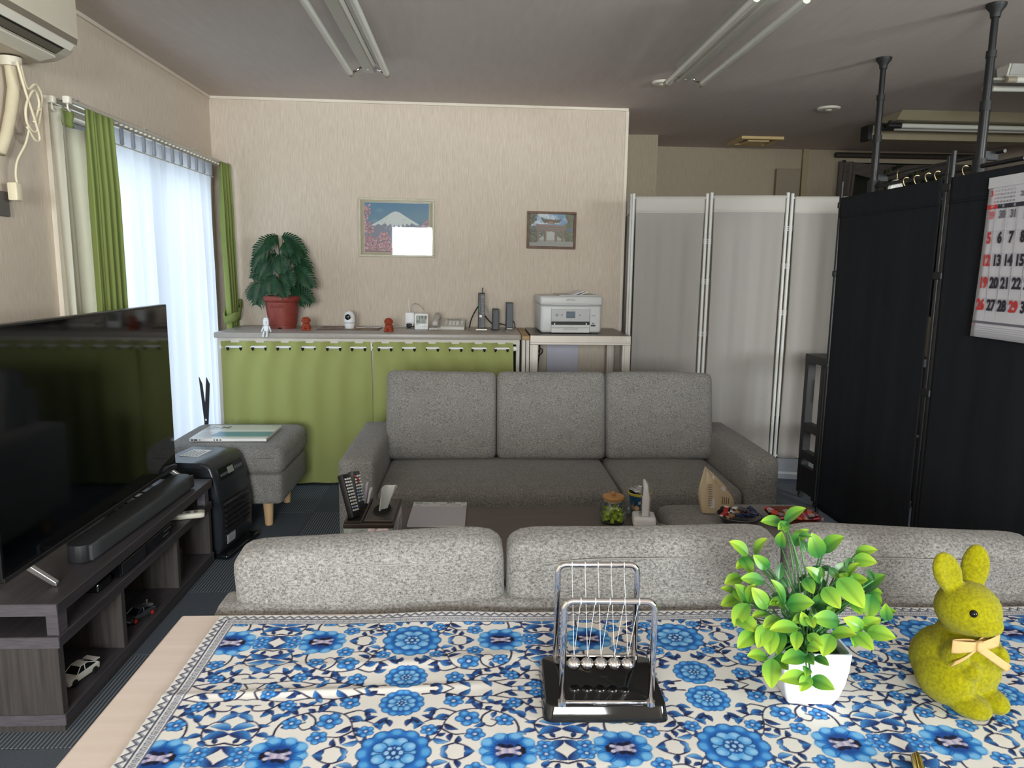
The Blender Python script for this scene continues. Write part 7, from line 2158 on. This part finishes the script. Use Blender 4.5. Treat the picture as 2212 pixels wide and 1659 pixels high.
# ------------------------------------------------------------------ green artificial plant in the white pot
m_potw = mat('pot_white_gloss', S(222, 224, 231), 0.25)
gp = thing('potted_plant', 'bright green artificial plant in a square white pot on the flowered cloth', 'plant', (0.467, 0.945, ZC), radians(-4))
def square_pot():
    bm = bmesh.new()
    prof = [(0.032, 0.0), (0.036, 0.010), (0.041, 0.030), (0.044, 0.052), (0.0455, 0.080), (0.0425, 0.080), (0.041, 0.060)]
    rings = []
    for h, z in prof:
        r = 0.006
        ring = []
        for cx, cy, a0 in ((1, 1, 0), (-1, 1, pi / 2), (-1, -1, pi), (1, -1, 3 * pi / 2)):
            for q in range(5):
                a = a0 + pi / 2 * q / 4
                ring.append(bm.verts.new((cx * (h - r) + r * cos(a), cy * (h - r) + r * sin(a), z)))
        rings.append(ring)
    n = len(rings[0])
    for A, C in zip(rings[:-1], rings[1:]):
        for k in range(n):
            bm.faces.new((A[k], A[(k + 1) % n], C[(k + 1) % n], C[k]))
    bm.faces.new(rings[0][::-1]); bm.faces.new(rings[-1])
    return bm
obj('pot', square_pot(), m_potw, gp, True)
obj('moss', B(-0.040, 0.040, -0.040, 0.040, 0.060, 0.068, 0.003), mat('moss_dark', S(36, 62, 30), 0.9, bump=((150, 150, 150), 1.0, 0.004)), gp)
LEAVES = [[0.448,1.002,0.93,0.468,0.986,0.957,0.5],[0.447,1.003,0.929,0.415,1.001,0.933,0.6],[0.441,0.986,0.938,0.434,0.966,0.93,0.4],[0.446,0.983,0.937,0.427,0.971,0.932,0.6],[0.442,0.991,0.897,0.438,0.985,0.922,0.7],[0.456,0.986,0.903,0.469,0.973,0.93,0.5],[0.494,0.983,0.884,0.483,0.985,0.919,0.6],[0.5,0.985,0.893,0.518,0.969,0.921,0.6],[0.399,1.004,0.881,0.373,1.007,0.9,0.95],[0.414,1.018,0.875,0.425,1.007,0.904,0.8],[0.533,0.959,0.899,0.55,0.938,0.914,0.95],[0.526,0.949,0.896,0.543,0.924,0.902,0.8],[0.416,0.969,0.875,0.394,0.969,0.894,0.7],[0.391,1.006,0.877,0.395,0.979,0.864,0.7],[0.406,1.01,0.874,0.381,0.998,0.864,0.8],[0.392,1.004,0.847,0.365,0.996,0.842,0.9],[0.405,0.957,0.862,0.373,0.955,0.867,0.6],[0.539,0.936,0.856,0.555,0.922,0.884,0.45],[0.517,0.943,0.873,0.523,0.931,0.897,0.9],[0.538,0.925,0.858,0.543,0.902,0.853,0.6],[0.536,0.916,0.86,0.523,0.893,0.838,0.5],[0.542,0.954,0.844,0.559,0.931,0.855,0.6],[0.547,0.909,0.832,0.557,0.892,0.847,0.5],[0.55,0.896,0.832,0.543,0.891,0.857,0.6],[0.387,1.007,0.821,0.363,1.004,0.83,0.8],[0.383,0.986,0.823,0.355,0.978,0.817,0.9],[0.375,0.984,0.837,0.378,0.961,0.83,0.8],[0.38,0.945,0.835,0.384,0.937,0.865,0.9],[0.384,0.953,0.832,0.365,0.955,0.857,0.7],[0.398,0.924,0.837,0.378,0.928,0.864,0.95],[0.415,0.953,0.838,0.396,0.947,0.847,0.5],[0.419,0.918,0.846,0.402,0.922,0.878,0.7],[0.426,0.927,0.846,0.4,0.92,0.845,0.5],[0.422,0.917,0.846,0.445,0.893,0.86,0.55],[0.461,0.918,0.839,0.468,0.909,0.866,0.35],[0.466,0.908,0.874,0.474,0.879,0.86,0.75],[0.488,0.914,0.884,0.504,0.877,0.862,0.95],[0.477,0.936,0.868,0.456,0.937,0.889,0.5],[0.454,0.938,0.874,0.455,0.914,0.864,0.5],[0.505,0.905,0.857,0.506,0.882,0.849,0.6],[0.521,0.949,0.864,0.535,0.928,0.875,0.85],[0.527,0.933,0.863,0.5,0.935,0.879,0.7],[0.376,0.936,0.839,0.353,0.918,0.817,0.8],[0.359,0.926,0.824,0.375,0.897,0.819,0.9],[0.38,0.91,0.811,0.352,0.898,0.796,0.95],[0.399,0.921,0.83,0.375,0.914,0.831,0.8],[0.407,0.906,0.833,0.383,0.895,0.825,0.75],[0.392,0.899,0.827,0.371,0.881,0.806,0.85],[0.392,0.897,0.823,0.384,0.872,0.801,0.8],[0.409,0.899,0.818,0.396,0.877,0.798,0.7],[0.421,0.876,0.834,0.384,0.874,0.833,0.95],[0.419,0.875,0.83,0.409,0.854,0.816,0.85],[0.439,0.889,0.829,0.428,0.885,0.85,0.95],[0.438,0.885,0.845,0.435,0.865,0.84,0.8],[0.463,0.891,0.832,0.452,0.884,0.848,0.6],[0.475,0.877,0.842,0.44,0.877,0.845,0.55],[0.43,0.869,0.828,0.438,0.845,0.826,0.9],[0.455,0.859,0.833,0.438,0.84,0.816,0.8],[0.459,0.867,0.828,0.478,0.844,0.841,0.95],[0.49,0.865,0.831,0.499,0.838,0.824,0.9],[0.495,0.873,0.827,0.485,0.854,0.819,0.7],[0.504,0.871,0.833,0.478,0.871,0.848,0.9],[0.508,0.879,0.829,0.52,0.864,0.85,0.85],[0.508,0.869,0.832,0.528,0.842,0.837,0.9],[0.526,0.886,0.838,0.506,0.876,0.837,0.8],[0.386,0.885,0.789,0.359,0.881,0.793,0.95],[0.388,0.874,0.793,0.378,0.848,0.769,0.85],[0.4,0.891,0.79,0.405,0.865,0.783,0.7],[0.426,0.86,0.804,0.393,0.855,0.8,0.65],[0.428,0.86,0.806,0.426,0.84,0.804,0.45],[0.439,0.864,0.8,0.446,0.842,0.801,0.45],[0.421,0.847,0.796,0.413,0.83,0.794,0.5],[0.42,0.832,0.788,0.382,0.831,0.789,0.95],[0.419,0.834,0.792,0.402,0.818,0.782,0.9],[0.424,0.84,0.784,0.44,0.814,0.786,0.5],[0.441,0.903,0.836,0.421,0.893,0.833,0.6],[0.402,0.934,0.836,0.407,0.92,0.851,0.8],[0.428,0.916,0.824,0.433,0.904,0.844,0.5],[0.419,0.925,0.834,0.408,0.917,0.848,0.8],[0.475,0.894,0.852,0.461,0.881,0.851,0.8],[0.425,0.856,0.82,0.43,0.836,0.825,0.9],[0.48,0.965,0.881,0.478,0.941,0.868,0.4],[0.478,0.979,0.822,0.465,0.98,0.81,0.261],[0.518,0.946,0.881,0.521,0.952,0.897,0.211],[0.462,0.933,0.846,0.464,0.923,0.826,0.423],[0.467,0.95,0.871,0.459,0.946,0.852,0.442],[0.476,0.958,0.857,0.463,0.969,0.866,0.171],[0.45,0.962,0.844,0.469,0.958,0.855,0.22],[0.503,0.952,0.872,0.519,0.952,0.889,0.266],[0.43,0.96,0.867,0.437,0.951,0.854,0.117],[0.509,0.939,0.843,0.504,0.933,0.825,0.237],[0.483,0.943,0.854,0.47,0.945,0.844,0.211],[0.417,0.936,0.817,0.408,0.932,0.799,0.14],[0.494,0.963,0.836,0.498,0.97,0.856,0.232],[0.467,0.92,0.834,0.484,0.911,0.832,0.482],[0.452,0.963,0.926,0.467,0.956,0.927,0.41],[0.399,0.986,0.793,0.385,0.998,0.805,0.177],[0.453,0.975,0.834,0.436,0.975,0.816,0.104],[0.49,0.962,0.84,0.496,0.968,0.858,0.139],[0.513,0.973,0.844,0.515,0.965,0.83,0.167],[0.466,0.984,0.853,0.482,0.975,0.851,0.499],[0.477,0.911,0.843,0.481,0.917,0.86,0.291],[0.471,0.962,0.812,0.487,0.954,0.811,0.456],[0.495,0.978,0.872,0.51,0.971,0.871,0.183],[0.455,0.911,0.807,0.463,0.903,0.798,0.326],[0.49,0.93,0.862,0.506,0.929,0.875,0.398],[0.44,0.942,0.855,0.443,0.932,0.836,0.47],[0.429,0.938,0.817,0.436,0.943,0.836,0.311],[0.428,0.958,0.888,0.424,0.951,0.867,0.13],[0.534,0.909,0.883,0.529,0.917,0.895,0.151],[0.509,0.936,0.867,0.522,0.928,0.863,0.328],[0.458,0.961,0.92,0.46,0.954,0.906,0.105],[0.467,0.937,0.868,0.476,0.941,0.888,0.32],[0.471,0.936,0.872,0.465,0.945,0.886,0.409],[0.422,0.968,0.836,0.436,0.962,0.836,0.296],[0.49,0.943,0.887,0.499,0.934,0.875,0.309],[0.525,0.931,0.855,0.533,0.933,0.87,0.252],[0.461,0.939,0.883,0.461,0.931,0.866,0.138]]
m_leafp = print_mat('plastic_leaf', 0.32, spec=0.5)
def leaf_mat_fix():
    nt = m_leafp.node_tree
    b = nt.nodes['Principled BSDF']
    out = [n for n in nt.nodes if n.type == 'OUTPUT_MATERIAL'][0]
    tl = nt.nodes.new('ShaderNodeBsdfTranslucent')
    a = [n for n in nt.nodes if n.type == 'ATTRIBUTE'][0]
    nt.links.new(a.outputs['Color'], tl.inputs[0])
    mx = nt.nodes.new('ShaderNodeMixShader'); mx.inputs[0].default_value = 0.15
    nt.links.new(b.outputs[0], mx.inputs[1]); nt.links.new(tl.outputs[0], mx.inputs[2])
    nt.links.new(mx.outputs[0], out.inputs[0])
leaf_mat_fix()
def leaf_mesh(c_base, c_tip, curl, wd):
    """unit leaf along +x with a raised midrib; colours run from base to tip"""
    nu, nv = 12, 6
    vs, cols = [], []
    for i in range(nu + 1):
        u = i / nu
        half = wd * (sin(pi * min(1, u ** 0.85)) ** 0.75) * 0.5
        for j in range(nv + 1):
            v = (j / nv) * 2 - 1
            z = curl * (u - u * u) * 0.9 - 0.25 * curl * u * u + 0.34 * half * abs(v) ** 1.3 - (0.012 if abs(v) < 0.2 else 0)
            vs.append((u, v * half, z))
            t = min(1, max(0, (u * 1.25 - 0.18) + 0.18 * abs(v) * u))
            mid = 0.86 if abs(v) < 0.1 else 1.0
            cols.append([(c_base[q] * (1 - t) + c_tip[q] * t) * mid for q in range(3)])
    fs = [(i * (nv + 1) + j, (i + 1) * (nv + 1) + j, (i + 1) * (nv + 1) + j + 1, i * (nv + 1) + j + 1) for i in range(nu) for j in range(nv)]
    me = bpy.data.meshes.new('leaf')
    me.from_pydata(vs, [], fs)
    at = me.color_attributes.new('ink', 'FLOAT_COLOR', 'POINT')
    c = np.ones((len(vs), 4), np.float32); c[:, :3] = to_linear(np.array(cols))
    at.data.foreach_set('color', c.ravel())
    me.polygons.foreach_set('use_smooth', [True] * len(fs))
    me.materials.append(m_leafp)
    return me
LM = [leaf_mesh((26, 78, 38), (52, 118, 46), 0.14, 0.50), leaf_mesh((34, 92, 48), (100, 150, 52), 0.16, 0.55), leaf_mesh((52, 120, 56), (138, 182, 54), 0.18, 0.57), leaf_mesh((92, 152, 56), (164, 196, 58), 0.16, 0.58)]
rd = random.Random(5)
MI = Matrix.Translation(Vector((0.467, 0.945, ZC))) @ Matrix.Rotation(radians(-4), 4, 'Z')
MI = MI.inverted()
camdir = Vector((-0.34, -0.72, 0.60)).normalized()
bases = []
m_stem = mat('plastic_stem', S(70, 118, 62), 0.4)
for (bx, by, bz, tx, ty, tz, s) in LEAVES:
    b, tp = MI @ Vector((bx, by, bz)), MI @ Vector((tx, ty, tz))
    if min(b.z, tp.z) < 0.006:
        continue
    d = tp - b
    L_ = d.length
    x = d.normalized()
    up = (camdir + Vector((rd.uniform(-0.5, 0.5), rd.uniform(-0.2, 0.4), rd.uniform(-0.1, 0.7)))).normalized()
    z = (up - x * up.dot(x)).normalized()
    y = z.cross(x)
    R_ = Matrix((x, y, z)).transposed().to_4x4()
    o = bpy.data.objects.new('leaf', LM[min(3, int(s * 4))])
    COL.objects.link(o)
    o.parent = gp
    o.matrix_local = Matrix.Translation(b) @ R_ @ Matrix.Diagonal((L_ * 1.06, L_ * rd.uniform(1.0, 1.25), L_, 1))
    for q in bases:
        if (q - b).length < 0.011:
            break
    else:
        bases.append(b)
for b in bases:
    r0 = Vector((rd.uniform(-0.02, 0.02), rd.uniform(-0.02, 0.02), 0.066))
    c1 = Vector((r0.x * 0.4 + b.x * 0.35, r0.y * 0.4 + b.y * 0.35, max(0.095, 0.35 * 0.066 + 0.65 * b.z)))
    pts = [r0 * (1 - t) ** 2 + c1 * 2 * t * (1 - t) + b * t * t for t in (0, 0.25, 0.5, 0.75, 1)]
    obj('stem', T(pts, [0.0016, 0.0015, 0.0014, 0.0012, 0.0010], 6), m_stem, gp, 'all')

# ------------------------------------------------------------------ moss green flocked rabbit
m_moss = mat('moss_flock', S(160, 155, 16), 1.0, var=((260, 260, 260), S(116, 112, 8), 0.25), bump=((900, 900, 900), 0.8, 0.0014), sheen=0.1, spec=0.1)
RB = Vector((0.682, 0.925, ZC))
rbt = thing('rabbit_figurine', 'moss green flocked rabbit figurine with beige bow sitting on the cloth', 'figurine', RB)
def rabbit():
    bm = bmesh.new()
    def el(c, r, rot=(0, 0, 0)):
        M = Matrix.Translation(c) @ Euler(rot).to_matrix().to_4x4() @ Matrix.Diagonal((*r, 1))
        bmesh.ops.create_uvsphere(bm, u_segments=24, v_segments=16, radius=1.0, matrix=M)
    el((-0.004, 0.012, 0.047), (0.057, 0.058, 0.049))          # haunches
    el((0.000, 0.000, 0.074), (0.044, 0.044, 0.046))          # chest
    el((0.004, -0.004, 0.100), (0.034, 0.033, 0.026))         # neck
    el((-0.005, -0.004, 0.133), (0.041, 0.041, 0.037))         # skull
    el((0.001, -0.022, 0.124), (0.027, 0.026, 0.024), (0, 0.05, 0))   # muzzle
    el((0.008, -0.036, 0.123), (0.014, 0.013, 0.012))         # nose
    el((-0.018, -0.042, 0.016), (0.022, 0.032, 0.016), (0, 0, 0.35))   # near foot
    el((0.018, -0.036, 0.017), (0.018, 0.026, 0.016), (0, 0, 0.3))     # far foot
    el((-0.034, -0.012, 0.038), (0.030, 0.042, 0.036), (0, 0.1, 0.25))  # thigh
    el((-0.032, -0.026, 0.078), (0.015, 0.019, 0.026), (0.5, 0.2, 0))  # arm
    el((-0.018, -0.044, 0.062), (0.012, 0.012, 0.014), (0.6, 0, 0))
    el((0.026, -0.030, 0.074), (0.012, 0.016, 0.022), (0.5, -0.2, 0))
    el((-0.036, 0.000, 0.183), (0.0195, 0.010, 0.034), (0.05, -0.52, 0.1))   # near ear
    el((0.009, 0.010, 0.186), (0.0175, 0.010, 0.034), (0, 0.03, -0.5))       # far ear
    me = bpy.data.meshes.new('tmp'); bm.to_mesh(me); bm.free()
    o = bpy.data.objects.new('tmp', me); COL.objects.link(o)
    md = o.modifiers.new('r', 'REMESH'); md.mode = 'VOXEL'; md.voxel_size = 0.0021
    s = o.modifiers.new('s', 'SMOOTH'); s.factor = 0.5; s.iterations = 5
    dg = bpy.context.evaluated_depsgraph_get()
    m2 = bpy.data.meshes.new_from_object(o.evaluated_get(dg))
    bpy.data.objects.remove(o); bpy.data.meshes.remove(me)
    b2 = bmesh.new(); b2.from_mesh(m2); bpy.data.meshes.remove(m2)
    bmesh.ops.recalc_face_normals(b2, faces=b2.faces[:])
    b2.normal_update()
    rr = random.Random(2)
    off = {}
    for v in b2.verts:
        dv = Vector((0, 0, 0)) + v.normal * rr.gauss(0, 0.00020)
        # hollow of the near ear and groove between head and ear
        off[v] = dv
    for v, dv in off.items():
        v.co += dv
        e = v.co - Vector((-0.037, -0.010, 0.184))
        ax = Vector((-0.50, 0, 0.87))
        al = e.dot(ax); pe = (e - ax * al)
        if abs(al) < 0.024 and e.y < 0.006 and abs(pe.x) < 0.010:
            v.co.y += 0.0045 * (1 - (al / 0.024) ** 2) * (1 - (pe.x / 0.010) ** 2)
        if v.co.z < 0.0008:
            v.co.z = 0.0008 + rr.uniform(0, 0.0003)
    return b2
obj('body', rabbit(), m_moss, rbt, 'all')
m_eye = mat('eye_black', S(12, 12, 14), 0.05)
bm = bmesh.new(); ball(bm, (-0.0215, -0.0385, 0.1425), 0.0052, 16, 10)
obj('eye', bm, m_eye, rbt, 'all')
bm = bmesh.new(); ball(bm, (0.0300, -0.006, 0.1425), 0.0052, 16, 10)
obj('eye', bm, m_eye, rbt, 'all')
m_bow = cloth_mat('beige_ribbon', S(208, 172, 120), 0.15, 0.0, 400)
bow = thing('tmp_bow', 'x', 'x', (0, 0, 0))
bpy.data.objects.remove(bow)
BC = Vector((-0.017, -0.048, 0.1035))
def loop(s):
    def fn(u, v):
        a = 2 * pi * u
        w = 0.009
        x = s * (0.017 - 0.017 * cos(a))
        y = -0.0045 * sin(a) * (1 + 0.3 * cos(a))
        return (BC.x + x, BC.y + y + abs(x) * 0.22 * (1 if s > 0 else 0.35), BC.z + (v - 0.5) * 2 * w * (0.45 + 0.55 * abs(sin(a / 2))) + 0.10 * x)
    return sheet(fn, 28, 6, 0.0005)
bw = obj('bow', loop(-1), m_bow, rbt, 'all')
obj('loop', loop(1), m_bow, bw, 'all')
def tail(dx, dz, L_):
    def fn(u, v):
        return (BC.x + dx * u + (v - 0.5) * 0.010 * abs(dz) / (abs(dx) + abs(dz)) * 1.2, BC.y - 0.002 + 0.006 * u * (1 if dx < 0 else -0.2) - 0.003 * sin(u * 3), BC.z - 0.003 + dz * u + (v - 0.5) * 0.013 * abs(dx) / (abs(dx) + abs(dz)) * 1.2)
    return sheet(fn, 10, 4, 0.0005)
obj('ribbon_tail', tail(-0.030, -0.026, 0.04), m_bow, bw, 'all')
obj('ribbon_tail', tail(0.044, -0.030, 0.05), m_bow, bw, 'all')
obj('knot', cushion(BC.x - 0.0055, BC.x + 0.0055, BC.y - 0.007, BC.y + 0.002, BC.z - 0.0065, BC.z + 0.0065, 0.003, n=5), m_bow, bw, 'all')

# brass pen end at the bottom edge
pn = thing('pen', 'brass pen end poking in at the bottom edge of the cloth', 'pen', (0.538, 0.792, ZC + 0.0075))
pn.rotation_euler = (0, 0, radians(-24))
m_brass = mat('brass', S(212, 182, 96), 0.18, 1.0)
obj('barrel', LA([(0, -0.12), (0.0055, -0.12), (0.0065, -0.10), (0.0068, -0.012), (0.0060, -0.004), (0, -0.002)], 20, (0, 0, 0), 'Y'), m_brass, pn, True)
obj('clip', B(-0.002, 0.002, -0.045, -0.004, 0.0066, 0.0082, 0.0006, 1), m_brass, pn)
